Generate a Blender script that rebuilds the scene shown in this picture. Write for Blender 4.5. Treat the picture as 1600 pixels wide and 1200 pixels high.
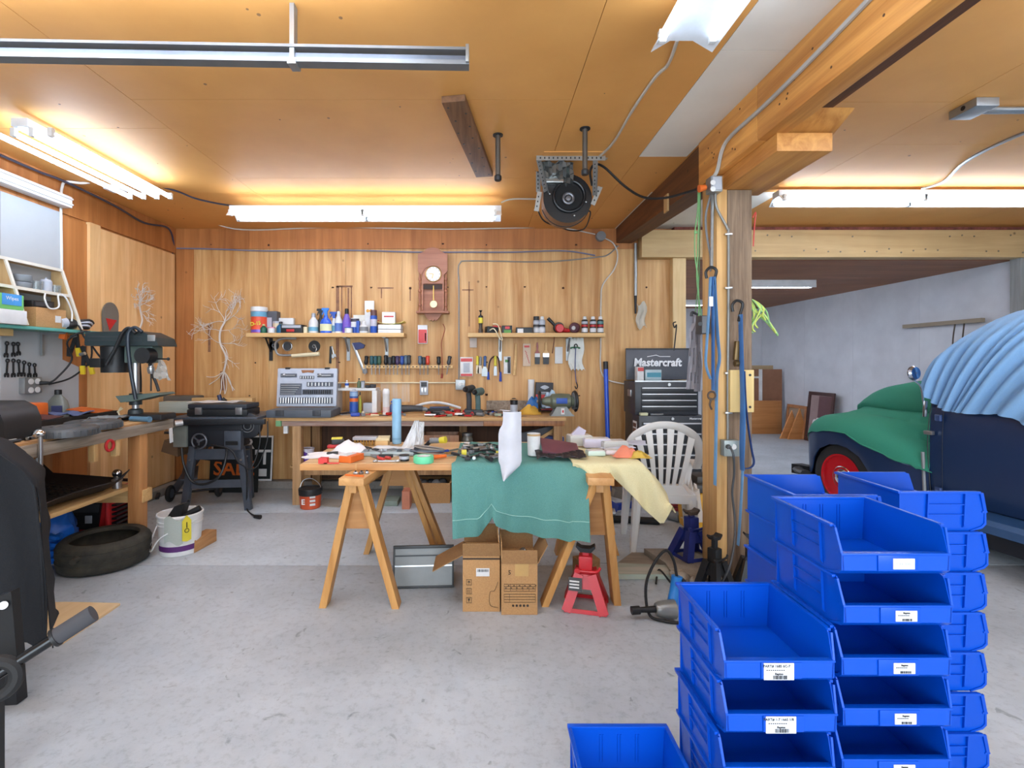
import bpy, bmesh, math, random
from math import sin, cos, pi, radians as R, sqrt, atan2
from mathutils import Vector as V, Matrix, Euler
random.seed(7)
for o in list(bpy.data.objects): bpy.data.objects.remove(o, do_unlink=True)
SC = bpy.context.scene
COL = SC.collection

# ------------------------------------------------------------------ camera
F, CX, CY, CAM = 780.0, 752.0, 566.0, 1.4          # focal length in pixels, eye point in pixels, eye height in metres
cd = bpy.data.cameras.new('camera'); cam = bpy.data.objects.new('camera', cd); COL.objects.link(cam)
cam.location = (0, 0, CAM); cam.rotation_euler = (pi/2, 0, 0)
cd.sensor_width = 36; cd.lens = F/1600*36
cd.shift_x = (800-CX)/1600; cd.shift_y = (CY-600)/1600
cd.clip_start = .05
SC.camera = cam
# ------------------------------------------------------------------ world, exposure, daylight through the open door behind
w = bpy.data.worlds.new('world'); SC.world = w; w.use_nodes = True
bg = w.node_tree.nodes['Background']; bg.inputs[0].default_value = (.84, .93, 1, 1); bg.inputs[1].default_value = 1.0
SC.view_settings.view_transform = 'Standard'; SC.view_settings.look = 'None'
SC.view_settings.gamma = 1; SC.view_settings.use_curve_mapping = False
SC.view_settings.exposure = 0.48
def area(name, loc, rot, sx, sy, power, col=(1, 1, 1)):
    l = bpy.data.lights.new(name, 'AREA'); l.shape = 'RECTANGLE'; l.size = sx; l.size_y = sy; l.energy = power; l.color = col
    o = bpy.data.objects.new(name, l); COL.objects.link(o); o.location = loc; o.rotation_euler = rot
    return o
area('door_daylight', (.6, -3.0, 1.5), (R(90), 0, 0), 6.5, 2.6, 230, (.74, .87, 1))
TUBE_POWER = 17.0

# ------------------------------------------------------------------ coordinates read off the photograph
def PX(px, Y): return (px-CX)*Y/F
def PZ(py, Y): return CAM-(py-CY)*Y/F
def P(px, py, Y): return (PX(px, Y), Y, PZ(py, Y))
def PF(px, py, Z=0.0):
    Y = (CAM-Z)*F/(py-CY); return (PX(px, Y), Y, Z)

# ------------------------------------------------------------------ materials
def lin(c):
    return tuple(((x/255)/12.92 if x/255 <= .04045 else ((x/255+.055)/1.055)**2.4) for x in c)
MATS = {}
def M(name, col, rough=.5, metal=0.0, kind='plain', col2=None, axis='z', scale=1.0, bump=.0, emit=0.0, vary=.08, alpha=1.0, spec=.5, trans=0.0):
    if name in MATS: return MATS[name]
    m = bpy.data.materials.new(name); m.use_nodes = True; MATS[name] = m
    nt = m.node_tree; N = nt.nodes; L = nt.links; b = N['Principled BSDF']
    c1 = lin(col); c2 = lin(col2) if col2 else tuple(x*(1-2.2*vary) for x in c1)
    b.inputs['Roughness'].default_value = rough; b.inputs['Metallic'].default_value = metal
    b.inputs['Specular IOR Level'].default_value = spec
    b.inputs['Alpha'].default_value = alpha; b.inputs['Transmission Weight'].default_value = trans
    if emit:
        b.inputs['Emission Color'].default_value = c1+(1,); b.inputs['Emission Strength'].default_value = emit
    if kind == 'flat':
        b.inputs['Base Color'].default_value = c1+(1,); return m
    tc = N.new('ShaderNodeTexCoord'); mp = N.new('ShaderNodeMapping'); L.new(tc.outputs['Object'], mp.inputs[0])
    no = N.new('ShaderNodeTexNoise'); L.new(mp.outputs[0], no.inputs['Vector'])
    ra = N.new('ShaderNodeValToRGB'); L.new(no.outputs['Fac'], ra.inputs[0])
    ra.color_ramp.elements[0].position = .32; ra.color_ramp.elements[1].position = .68
    ra.color_ramp.elements[0].color = c2+(1,); ra.color_ramp.elements[1].color = c1+(1,)
    s = {'x': (1.2, 22, 22), 'y': (22, 1.2, 22), 'z': (22, 22, 1.2)}[axis]
    out = ra.outputs[0]
    if kind in ('wood', 'ply', 'rough'):
        k = {'wood': 1, 'ply': .55, 'rough': 1.6}[kind]*scale
        mp.inputs['Scale'].default_value = tuple(a*k for a in s)
        no.inputs['Scale'].default_value = 1.0; no.inputs['Detail'].default_value = 5; no.inputs['Roughness'].default_value = .62
        no.inputs['Distortion'].default_value = .6
        n2 = N.new('ShaderNodeTexNoise'); n2.inputs['Scale'].default_value = 2.2; n2.inputs['Detail'].default_value = 3
        L.new(tc.outputs['Object'], n2.inputs['Vector'])
        oi = N.new('ShaderNodeObjectInfo')
        ad = N.new('ShaderNodeMath'); ad.operation = 'MULTIPLY_ADD'; L.new(oi.outputs['Random'], ad.inputs[0]); ad.inputs[1].default_value = .45
        L.new(n2.outputs['Fac'], ad.inputs[2])
        hs = N.new('ShaderNodeHueSaturation'); L.new(out, hs.inputs['Color'])
        mr = N.new('ShaderNodeMapRange'); L.new(ad.outputs[0], mr.inputs[0]); mr.inputs[1].default_value = .3; mr.inputs[2].default_value = 1.1
        mr.inputs[3].default_value = .82; mr.inputs[4].default_value = 1.12; L.new(mr.outputs[0], hs.inputs['Value'])
        out = hs.outputs[0]
        if kind != 'wood':
            vo = N.new('ShaderNodeTexVoronoi'); vo.inputs['Scale'].default_value = 3.1
            L.new(tc.outputs['Object'], vo.inputs['Vector'])
            kr = N.new('ShaderNodeMapRange'); L.new(vo.outputs['Distance'], kr.inputs[0]); kr.inputs[1].default_value = .02; kr.inputs[2].default_value = .06
            mx = N.new('ShaderNodeMix'); mx.data_type = 'RGBA'; L.new(kr.outputs[0], mx.inputs['Factor'])
            mx.inputs[6].default_value = tuple(x*.4 for x in c2)+(1,); L.new(out, mx.inputs[7]); out = mx.outputs[2]
    elif kind == 'concrete':
        no.inputs['Scale'].default_value = .9*scale; no.inputs['Detail'].default_value = 9; no.inputs['Roughness'].default_value = .68
        n2 = N.new('ShaderNodeTexNoise'); n2.inputs['Scale'].default_value = 26*scale; n2.inputs['Detail'].default_value = 6; n2.inputs['Roughness'].default_value = .75
        L.new(tc.outputs['Object'], n2.inputs['Vector'])
        m2 = N.new('ShaderNodeMapRange'); L.new(n2.outputs['Fac'], m2.inputs[0]); m2.inputs[1].default_value = .28; m2.inputs[2].default_value = .5
        m2.inputs[3].default_value = .72; m2.inputs[4].default_value = 1.0
        vo = N.new('ShaderNodeTexNoise'); vo.inputs['Scale'].default_value = 9*scale; vo.inputs['Detail'].default_value = 4; vo.inputs['Distortion'].default_value = 1.5
        L.new(tc.outputs['Object'], vo.inputs['Vector'])
        kr = N.new('ShaderNodeMapRange'); L.new(vo.outputs['Fac'], kr.inputs[0]); kr.inputs[1].default_value = .66; kr.inputs[2].default_value = .72
        kr.inputs[3].default_value = 1.0; kr.inputs[4].default_value = .62
        mu = N.new('ShaderNodeMath'); mu.operation = 'MULTIPLY'; L.new(m2.outputs[0], mu.inputs[0]); L.new(kr.outputs[0], mu.inputs[1])
        mx = N.new('ShaderNodeMix'); mx.data_type = 'RGBA'; mx.blend_type = 'MULTIPLY'; mx.inputs['Factor'].default_value = 1
        L.new(out, mx.inputs[6]); L.new(mu.outputs[0], mx.inputs[7]); out = mx.outputs[2]
        no = n2
    elif kind == 'cloth':
        no.inputs['Scale'].default_value = 420*scale; no.inputs['Detail'].default_value = 3
    else:
        no.inputs['Scale'].default_value = 7*scale; no.inputs['Detail'].default_value = 5; no.inputs['Roughness'].default_value = .6
    L.new(out, b.inputs['Base Color'])
    if bump:
        bp = N.new('ShaderNodeBump'); bp.inputs['Strength'].default_value = bump; bp.inputs['Distance'].default_value = .01
        L.new(no.outputs['Fac'], bp.inputs['Height']); L.new(bp.outputs[0], b.inputs['Normal'])
    return m

# ------------------------------------------------------------------ mesh builder
def frame(d, up=(0, 0, 1)):
    d = V(d).normalized(); u = V(up)
    if abs(d.dot(u)) > .98: u = V((1, 0, 0)) if abs(d.x) < .9 else V((0, 1, 0))
    x = u.cross(d).normalized(); y = d.cross(x); return x, y, d
def smooth_path(pts, n=6):
    pts = [V(p) for p in pts]
    if len(pts) < 3: return pts
    out = []
    for i in range(len(pts)-1):
        a = pts[max(i-1, 0)]; b = pts[i]; c = pts[i+1]; d = pts[min(i+2, len(pts)-1)]
        for k in range(n):
            t = k/n
            out.append(.5*((2*b)+(c-a)*t+(2*a-5*b+4*c-d)*t*t+(3*b-a-3*c+d)*t**3))
    out.append(pts[-1]); return out
class B:
    def __init__(s): s.bm = bmesh.new(); s.X = None
    def _v(s, p): return s.bm.verts.new(s.X @ V(p) if s.X is not None else V(p))
    def _f(s, vs):
        try: return s.bm.faces.new(vs)
        except ValueError: return None
    def box(s, x0, x1, y0, y1, z0, z1, bev=0, taper=0):
        t = taper
        c = [(x0, y0, z0), (x1, y0, z0), (x1, y1, z0), (x0, y1, z0), (x0+t, y0+t, z1), (x1-t, y0+t, z1), (x1-t, y1-t, z1), (x0+t, y1-t, z1)]
        v = [s._v(p) for p in c]
        fs = [s._f([v[i] for i in q]) for q in ((3, 2, 1, 0), (4, 5, 6, 7), (0, 1, 5, 4), (1, 2, 6, 5), (2, 3, 7, 6), (3, 0, 4, 7))]
        if bev:
            es = list({e for f in fs for e in f.edges})
            bmesh.ops.bevel(s.bm, geom=es, offset=bev, segments=2, affect='EDGES', profile=.6)
        return s
    def cb(s, c, d, rot=None, bev=0):
        o = s.X; m = Matrix.Translation(V(c))
        if rot: m = m @ Euler(rot).to_matrix().to_4x4()
        s.X = (o @ m) if o is not None else m
        s.box(-d[0]/2, d[0]/2, -d[1]/2, d[1]/2, -d[2]/2, d[2]/2, bev); s.X = o; return s
    def bar(s, p, q, w, h, up=(0, 0, 1), bev=0):
        p = V(p); q = V(q); x, y, z = frame(q-p, up)
        m = Matrix((x, y, z)).transposed().to_4x4(); m.translation = p
        o = s.X; s.X = (o @ m) if o is not None else m
        s.box(-w/2, w/2, -h/2, h/2, 0, (q-p).length, bev); s.X = o; return s
    def ring(s, c, x, y, r, n, ry=None):
        ry = r if ry is None else ry
        return [s._v(V(c)+V(x)*(r*cos(2*pi*i/n))+V(y)*(ry*sin(2*pi*i/n))) for i in range(n)]
    def skin(s, rings, cap=True, close=False):
        n = len(rings[0])
        for a, b in zip(rings, rings[1:]+([rings[0]] if close else [])):
            for i in range(n): s._f([a[i], a[(i+1) % n], b[(i+1) % n], b[i]])
        if cap and not close:
            s._f(rings[0][::-1]); s._f(rings[-1])
        return s
    def cyl(s, p, q, r, r2=None, n=14, cap=True):
        p = V(p); q = V(q); x, y, z = frame(q-p); r2 = r if r2 is None else r2
        return s.skin([s.ring(p, x, y, r, n), s.ring(q, x, y, r2, n)], cap)
    def tube(s, pts, r, n=7, sm=0, flat=None):
        pts = smooth_path(pts, sm) if sm else [V(p) for p in pts]
        rs = []; px = None
        for i, p in enumerate(pts):
            d = pts[min(i+1, len(pts)-1)]-pts[max(i-1, 0)]
            if d.length < 1e-7: continue
            if px is None: x, y, z = frame(d)
            else:
                z = d.normalized(); x = (px-z*px.dot(z))
                if x.length < 1e-5: x, y, z = frame(d)
                else: x.normalize(); y = z.cross(x)
            px = x; rr = r(i/(len(pts)-1)) if callable(r) else r
            rs.append(s.ring(p, x, y, rr, n, flat))
        return s.skin(rs)
    def lathe(s, prof, c=(0, 0, 0), n=20, ax=(0, 0, 1), cap=True, e=1.0):
        x, y, z = frame(ax, (0, 1, 0) if abs(V(ax).normalized().z) > .9 else (0, 0, 1)); c = V(c)
        return s.skin([s.ring(c+z*h, x, y, max(r, 1e-4), n, max(r, 1e-4)*e) for r, h in prof], cap)
    def prism(s, poly, d0, d1, ax='y'):
        f = {'y': lambda a, b, d: (a, d, b), 'x': lambda a, b, d: (d, a, b), 'z': lambda a, b, d: (a, b, d)}[ax]
        A = [s._v(f(a, b, d0)) for a, b in poly]; C = [s._v(f(a, b, d1)) for a, b in poly]
        n = len(poly)
        for i in range(n): s._f([A[i], A[(i+1) % n], C[(i+1) % n], C[i]])
        s._f(A[::-1]); s._f(C); return s
    def ball(s, c, r, n=10, rot=None):
        r = (r, r, r) if not hasattr(r, '__len__') else r
        m = Matrix.Translation(V(c)) @ (Euler(rot).to_matrix().to_4x4() if rot else Matrix.Identity(4)) @ Matrix.Diagonal((*r, 1))
        if s.X is not None: m = s.X @ m
        bmesh.ops.create_uvsphere(s.bm, u_segments=n+2, v_segments=n, radius=1, matrix=m); return s
    def torus(s, c, Rr, r, ax=(0, 0, 1), n=24, k=8, a0=0, a1=2*pi, e=1.0):
        x, y, z = frame(ax, (0, 1, 0) if abs(V(ax).normalized().z) > .9 else (0, 0, 1)); c = V(c); full = abs(a1-a0-2*pi) < 1e-6; rs = []
        for i in range(n+(0 if full else 1)):
            a = a0+(a1-a0)*i/n; d = x*cos(a)+y*sin(a)*e; dn = d.normalized()
            rs.append(s.ring(c+d*Rr, dn, z, r, k))
        return s.skin(rs, not full, full)
    def sheet(s, g, th=.003):
        rows = len(g); cols = len(g[0]); g = [[V(p) for p in r] for r in g]
        nn = [[None]*cols for _ in range(rows)]
        for i in range(rows):
            for j in range(cols):
                a = g[min(i+1, rows-1)][j]-g[max(i-1, 0)][j]; b = g[i][min(j+1, cols-1)]-g[i][max(j-1, 0)]
                k = a.cross(b); nn[i][j] = k.normalized() if k.length > 1e-9 else V((0, 0, 1))
        A = [[s._v(g[i][j]) for j in range(cols)] for i in range(rows)]
        C = [[s._v(g[i][j]-nn[i][j]*th) for j in range(cols)] for i in range(rows)]
        for i in range(rows-1):
            for j in range(cols-1):
                s._f([A[i][j], A[i+1][j], A[i+1][j+1], A[i][j+1]]); s._f([C[i][j], C[i][j+1], C[i+1][j+1], C[i+1][j]])
        for i in range(rows-1):
            s._f([A[i][0], C[i][0], C[i+1][0], A[i+1][0]]); s._f([A[i][-1], A[i+1][-1], C[i+1][-1], C[i][-1]])
        for j in range(cols-1):
            s._f([A[0][j], A[0][j+1], C[0][j+1], C[0][j]]); s._f([A[-1][j], C[-1][j], C[-1][j+1], A[-1][j+1]])
        return s
    def mesh(s, name, off=None, ang=35):
        bmesh.ops.recalc_face_normals(s.bm, faces=s.bm.faces)
        if off is not None: bmesh.ops.translate(s.bm, verts=s.bm.verts, vec=-V(off))
        me = bpy.data.meshes.new(name); s.bm.to_mesh(me); s.bm.free()
        me.shade_smooth(); me.set_sharp_from_angle(angle=R(ang)); return me
OFF = {}
def setp(o, label=None, cat=None, group=None, kind=None):
    if label: o['label'] = label
    if cat: o['category'] = cat
    if group: o['group'] = group
    if kind: o['kind'] = kind
    return o
def T(name, label, cat, loc=(0, 0, 0), rz=0, group=None, world=True):
    o = bpy.data.objects.new(name, None); COL.objects.link(o); o.location = loc; o.rotation_euler = (0, 0, rz); o.empty_display_size = .05
    setp(o, label, cat, group); OFF[o.name] = V(loc) if world else V((0, 0, 0)); return o
def part(b, name, mat, parent, label=None, kind=None, ang=35):
    off = OFF.get(parent.name) if parent else None
    me = b.mesh(name, off, ang) if isinstance(b, B) else b
    o = bpy.data.objects.new(name, me); COL.objects.link(o)
    if not me.materials: me.materials.append(mat)
    if parent: o.parent = parent; OFF[o.name] = off if off is not None else V((0, 0, 0))
    if label: o['label'] = label
    if kind: o['kind'] = kind
    return o
def one(b, name, mat, label, cat, group=None, base=None, kind=None, ang=35):
    if base is None:
        co = [v.co for v in b.bm.verts]
        base = (sum(c.x for c in co)/len(co), sum(c.y for c in co)/len(co), min(c.z for c in co))
    me = b.mesh(name, base, ang); o = bpy.data.objects.new(name, me); COL.objects.link(o); o.location = base; me.materials.append(mat)
    OFF[o.name] = V(base); return setp(o, label, cat, group, kind)
def struct(b, name, mat, parent=None):
    o = part(b, name, mat, parent)
    if not parent: o['kind'] = 'structure'
    return o
def dup(o, loc=None, rz=None, label=None, rot=None, parent=None):
    c = o.copy(); COL.objects.link(c); OFF[c.name] = OFF.get(o.name, V((0, 0, 0)))
    if parent is not None: c.parent = parent
    if loc is not None: c.location = loc
    if rz is not None: c.rotation_euler = (0, 0, rz)
    if rot is not None: c.rotation_euler = rot
    if label: c['label'] = label
    for ch in list(o.children): dup(ch, parent=c)
    return c
TXT = {}
def text(s, size, mat, parent, name, loc, rot=(R(90), 0, 0), ext=.0006, sx=1.0, bold=0, shear=0, align='CENTER', label=None):
    key = (s, size, ext, bold, shear, align)
    cu = bpy.data.curves.new('txt', 'FONT'); cu.body = s; cu.size = size; cu.extrude = ext; cu.align_x = align; cu.align_y = 'CENTER'
    cu.resolution_u = 2; cu.offset = bold; cu.shear = shear
    to = bpy.data.objects.new('txt', cu); me = bpy.data.meshes.new_from_object(to); bpy.data.objects.remove(to); bpy.data.curves.remove(cu)
    me.transform(Matrix.Diagonal((sx, 1, 1, 1))); me.materials.clear(); me.materials.append(mat)
    off = OFF.get(parent.name, V((0, 0, 0)))
    me.transform(Matrix.Translation(V(loc)-off) @ Euler(rot).to_matrix().to_4x4())
    o = bpy.data.objects.new(name, me); COL.objects.link(o); o.parent = parent; OFF[o.name] = off
    if label: o['label'] = label
    return o

# ------------------------------------------------------------------ shared materials
BLK = M('black_plastic', (26, 27, 29), .45); DGR = M('dark_grey_plastic', (58, 60, 64), .5); GRY = M('grey_plastic', (128, 130, 132), .5)
LGR = M('light_grey_plastic', (178, 182, 190), .5); WHT = M('white_plastic', (226, 226, 224), .45); PAPER = M('white_paper', (225, 224, 222), .8)
STEEL = M('bright_steel', (190, 190, 190), .3, .9); GALV = M('galvanized_steel', (165, 168, 168), .42, .75); IRON = M('dark_iron', (48, 48, 50), .5, .5)
RUST = M('rusty_iron', (96, 82, 72), .65, .4, col2=(60, 48, 42)); RED = M('red_paint', (196, 36, 40), .4); ORG = M('orange_plastic', (228, 110, 40), .45)
BLU = M('blue_plastic', (34, 70, 170), .45); GRN = M('green_paint', (54, 118, 80), .5); YEL = M('yellow_plastic', (226, 208, 60), .5)
PINE = M('pine_lumber', (214, 178, 122), .6, kind='wood', col2=(186, 144, 90), axis='z'); PINEX = M('pine_lumber_x', (214, 178, 122), .6, kind='wood', col2=(186, 144, 90), axis='x')
PINEY = M('pine_lumber_y', (214, 178, 122), .6, kind='wood', col2=(186, 144, 90), axis='y')
OAK = M('varnished_oak', (178, 122, 78), .4, kind='wood', col2=(140, 90, 54), axis='z', scale=1.6)
CARD = M('cardboard', (186, 142, 92), .8, kind='cloth', col2=(172, 128, 82), scale=.3); CARDIN = M('cardboard_inside', (150, 112, 70), .85, kind='cloth', col2=(138, 100, 62), scale=.3)
CHROME = M('chrome', (220, 222, 226), .12, 1.0); RUB = M('rubber', (30, 30, 31), .7); BRASS = M('brass', (190, 150, 80), .3, .9)
INK = M('dark_ink', (30, 30, 32), .7, kind='flat'); CREAM = M('cream_plastic', (226, 212, 176), .5)
# ================================================================== the setting
CEIL = 2.9; BY = 5.6; LX = -3.425
CONC = M('floor_concrete', (198, 206, 212), .55, kind='concrete', col2=(164, 172, 178), bump=.12)
PLY = M('wall_plywood', (218, 175, 118), .55, kind='ply', col2=(176, 122, 64), axis='z', bump=.03)
PLYD = M('wall_plywood_dark', (190, 124, 66), .55, kind='ply', col2=(158, 96, 46), axis='z', bump=.03)
TAN = M('ceiling_tan_board', (222, 160, 86), .6, col2=(212, 150, 78), scale=.25)
WBRD = M('white_drywall', (232, 226, 214), .75, col2=(224, 217, 204), scale=.3)
WWALL = M('white_painted_wall', (206, 207, 211), .7, col2=(192, 193, 198), scale=.35)
BEAMW = M('beam_timber', (224, 160, 82), .55, kind='ply', col2=(180, 114, 48), axis='y', scale=1.3, bump=.05)
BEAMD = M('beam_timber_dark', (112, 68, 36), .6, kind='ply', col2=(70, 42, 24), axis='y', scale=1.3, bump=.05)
BROWNP = M('brown_board', (158, 104, 66), .6, kind='ply', col2=(128, 80, 48), axis='x')
BARN = M('barn_timber', (150, 126, 102), .85, kind='rough', col2=(96, 76, 60), axis='z', bump=.25)

b = B(); b.box(-3.6, 6.2, -3, 10.9, -.2, -.02); floor = struct(b, 'floor', CONC)
for y0, y1 in ((-3, 3.445), (3.445, 4.65), (4.65, 5.9), (5.9, 10.9)):
    b = B(); b.box(-3.6, 6.2, y0+.003, y1-.003, -.02, 0, .004); part(b, 'concrete_slab', CONC, floor)
b = B(); b.box(-3.6, 6.2, -3, 5.75, CEIL+.012, CEIL+.1); ceil = struct(b, 'ceiling', TAN)
def cpan(x0, x1, y0, y1, m=TAN, z=CEIL):
    b = B(); b.box(x0+.0015, x1-.0015, y0+.0015, y1-.0015, z, z+.012); part(b, 'ceiling_panel', m, ceil)
for x0, x1, ys in ((-3.43, -2.0, (-3, -.5, .75, 1.98, 3.2, 4.42, 5.62)), (-2.0, .52, (-3, -.8, .41, 1.63, 2.85, 4.07, 5.62)), (.52, 1.15, (-3, -.4, .8, 2.02, 3.24, 4.46, 5.62))):
    for a, c in zip(ys, ys[1:]): cpan(x0, x1, a, c)
for a, c in ((-3, -.1), (-.1, 1.1), (1.1, 2.4), (2.4, 3.645)): cpan(1.15, 1.5, a, c, WBRD)
cpan(1.15, 1.5, 3.645, 5.62)
for x0, x1, ys in ((1.5, 2.72, (-3, -.76, .46, 1.68, 2.88, 4.4)), (2.72, 5.16, (-3, -.2, 1.0, 2.22, 3.44, 4.66, 5.62)), (5.16, 6.2, (-3, .4, 2.9, 5.62))):
    for a, c in zip(ys, ys[1:]): cpan(x0, x1, a, c)
cpan(1.5, 2.65, 4.4, 5.62, WBRD); cpan(2.65, 2.72, 4.4, 5.62)
# nail heads and small patches on the ceiling
b = B()
for i in range(70):
    x = random.uniform(-3.3, 5); y = random.uniform(1.6, 5.4); b.cyl((x, y, CEIL-.0015), (x, y, CEIL+.001), random.choice((.004, .006, .009)), n=6)
part(b, 'nail_heads', M('nail_heads_mat', (150, 110, 70), .6), ceil, kind='stuff')

# back wall: plywood panels over a solid backing, above a concrete curb
b = B(); b.box(-3.6, 2.3, BY+.015, BY+.14, 0, CEIL); wb = struct(b, 'wall_back', PLYD)
xs = [PX(p, BY) for p in (275, 303, 420, 540, 628, 762, 893, 1047)]
zs = PZ(389, BY)
for i, (a, c) in enumerate(zip(xs, xs[1:])):
    b = B(); b.box(a+.0015, c-.0015, BY, BY+.015, .09, zs-.0015); part(b, 'plywood_panel', PLYD if i == 0 else PLY, wb)
for a, c in ((275, 390), (390, 535), (535, 690), (690, 835), (835, 980)):
    b = B(); b.box(PX(a, BY)+.001, PX(c, BY)-.001, BY-.004, BY+.015, zs+.0015, CEIL-.002); part(b, 'upper_plywood_panel', PLYD, wb)
b = B()
for y, row in ((449, (520, 580, 641, 700, 760, 820, 880, 1010)), (566, (399, 530, 628, 761, 893, 990)), (382, (330, 420, 575, 692, 760, 900)), (618, (390, 560, 760, 905, 990))):
    for p in row: b.cyl((PX(p, BY), BY-.002, PZ(y+random.uniform(-3, 3), BY)), (PX(p, BY), BY+.002, PZ(y, BY)), random.uniform(.008, .014), n=8)
part(b, 'knot_holes', M('knot_mat', (70, 40, 22), .7), wb, kind='stuff')
b = B()
for x0, x1, y0, y1 in ((525, 530, 447, 640), (533, 535, 447, 520), (543, 546, 450, 500), (548, 550, 447, 520), (526, 551, 446, 449), (590, 615, 449, 451), (595, 597, 450, 466), (640, 642, 451, 470), (732, 734, 440, 510), (722, 740, 452, 454), (344, 352, 580, 610), (325, 329, 505, 550)):
    b.box(PX(x0, BY), PX(x1, BY), BY-.0008, BY+.002, PZ(y1, BY), PZ(y0, BY))
part(b, 'old_stains', M('old_stain_mat', (150, 104, 70), .7, col2=(120, 84, 64), scale=3), wb, kind='stuff')
b = B(); b.box(PX(660, BY)-.47, PX(640, BY)+.0, BY-.001, BY+.002, PZ(628, BY), PZ(598, BY))
part(b, 'whitewash_patch', M('whitewash', (196, 186, 172), .8, kind='ply', col2=(206, 160, 104), axis='z', scale=1.5), wb)
b = B(); b.box(-3.43, 1.4, BY-.09, BY+.02, 0, .085, .01)
struct(b, 'trim_1', M('curb_concrete', (160, 154, 146), .8, kind='concrete', col2=(128, 122, 116), scale=2))
b = B(); b.box(2.115, 2.26, BY-.09, BY+.1, 0, PZ(400, 5.55), .003); struct(b, 'trim_2', M('stud_pine', (226, 196, 146), .6, kind='wood', col2=(206, 170, 116), axis='z'))

# left wall
b = B(); b.box(LX-.15, LX-.015, -3, BY+.14, 0, CEIL); wl = struct(b, 'wall_left', PLYD)
def LY(px): return LX*F/(px-CX)
def lpan(p0, p1, z0, z1, m, name='plywood_panel', t=.0):
    y0 = LY(p0) if p0 > -9 else -3; b = B(); b.box(LX-.015, LX+t, y0+.0015, LY(p1)-.0015, z0+.001, z1-.001); return part(b, name, m, wl)
WPAN = M('white_board', (172, 175, 176), .6, col2=(166, 169, 170), scale=.3)
lpan(-10, 0, .09, 2.62, WPAN, 'white_panel'); lpan(0, 97, .95, 2.62, WPAN, 'white_panel', .004)
lpan(0, 97, .09, .95, PLYD)
PLYL = M('left_plywood', (244, 202, 146), .55, kind='ply', col2=(220, 166, 106), axis='z', bump=.03)
lpan(97, 137, .09, 2.6, PLYD, t=-.004); lpan(137, 154, .09, 2.62, PLYL, 'wall_stud', .02)
lpan(154, 222, .09, 2.6, PLYL, t=.008); lpan(222, 272, .09, 2.6, PLYL, t=.008)
lpan(-10, 60, 2.62, 2.9, PLYD, 'upper_plywood_panel'); lpan(60, 150, 2.62, 2.9, PLYD, 'upper_plywood_panel'); lpan(150, 275, 2.62, 2.9, PLYD, 'upper_plywood_panel')
b = B(); b.prism([(3.55, .98), (4.24, .98), (4.24, 1.36), (4.08, 1.42), (3.55, 1.42)], LX-.002, LX+.006, 'x'); part(b, 'backsplash_board', WPAN, wl)
b = B(); b.box(LX-.005, LX+.1, 2, BY, 0, .085, .01); struct(b, 'trim_3', MATS['curb_concrete'])

# beam, its outer plank, corbel, post
bx0, bx1 = 1.5, 1.69
b = B(); b.prism([(3.30, CEIL), (3.30, 2.62), (5.6, 2.735), (5.6, CEIL)], bx0+.012, bx1, 'x')
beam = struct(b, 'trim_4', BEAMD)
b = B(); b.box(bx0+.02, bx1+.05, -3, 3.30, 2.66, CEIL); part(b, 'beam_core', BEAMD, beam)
for y0, y1 in ((-3, 1.0), (1.0, 2.695), (2.695, 3.42)):
    b = B(); b.box(bx0-.012, bx0+.1, y0+.002, y1-.002, 2.595, CEIL-.001, .004); part(b, 'beam_plank', BEAMW, beam)
b = B()
for i in range(26):
    y = random.uniform(1.2, 3.4); z = random.uniform(2.62, 2.88); b.cyl((bx0-.0135, y, z), (bx0-.01, y, z), .006, n=6)
part(b, 'nail_heads', M('nail_dark', (90, 56, 30), .6), beam, kind='stuff')
b = B(); b.box(bx0+.04, bx1+.14, 2.60, 3.3, 2.50, 2.596, .004); corb = struct(b, 'trim_5', BEAMW)
b = B(); b.prism([(2.47, 2.66), (2.62, 2.597), (3.3, 2.597), (3.3, 2.66)], bx0+.1, bx1+.16, 'x'); part(b, 'corbel_block', BEAMW, corb)
b = B(); b.box(bx0+.068, bx0+.225, 3.18, 3.40, .01, 2.499, .006); post = struct(b, 'trim_6', BARN)
b = B(); b.box(bx0, bx0+.066, 3.18, 3.30, .07, 2.59, .003); part(b, 'post_stud', M('post_pine', (222, 178, 116), .6, kind='wood', col2=(190, 142, 84), axis='z', scale=.8), post)
b = B(); b.box(bx0+.006, bx0+.066, 3.302, 3.40, .07, 2.59, .003); part(b, 'post_stud', MATS['post_pine'], post)
# broken concrete footing at the post
b = B(); b.prism([(1.18, 3.62), (1.24, 3.36), (1.22, 3.16), (1.42, 3.12), (1.95, 3.1), (1.95, 3.62)], 0, .05, 'z')
foot = struct(b, 'trim_7', M('broken_concrete', (172, 160, 144), .9, kind='concrete', col2=(120, 106, 92), scale=2.5, bump=.5))
for k in range(14):
    x = 1.2+random.random()*.5; y = 3.06+random.random()*.2; r = random.uniform(.02, .06)
    b = B(); b.ball((x, y, .02+.4*r), (r, r*.8, r*.6), 5, (random.random(), random.random(), 0)); part(b, 'rubble', MATS['broken_concrete'], foot)
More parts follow.
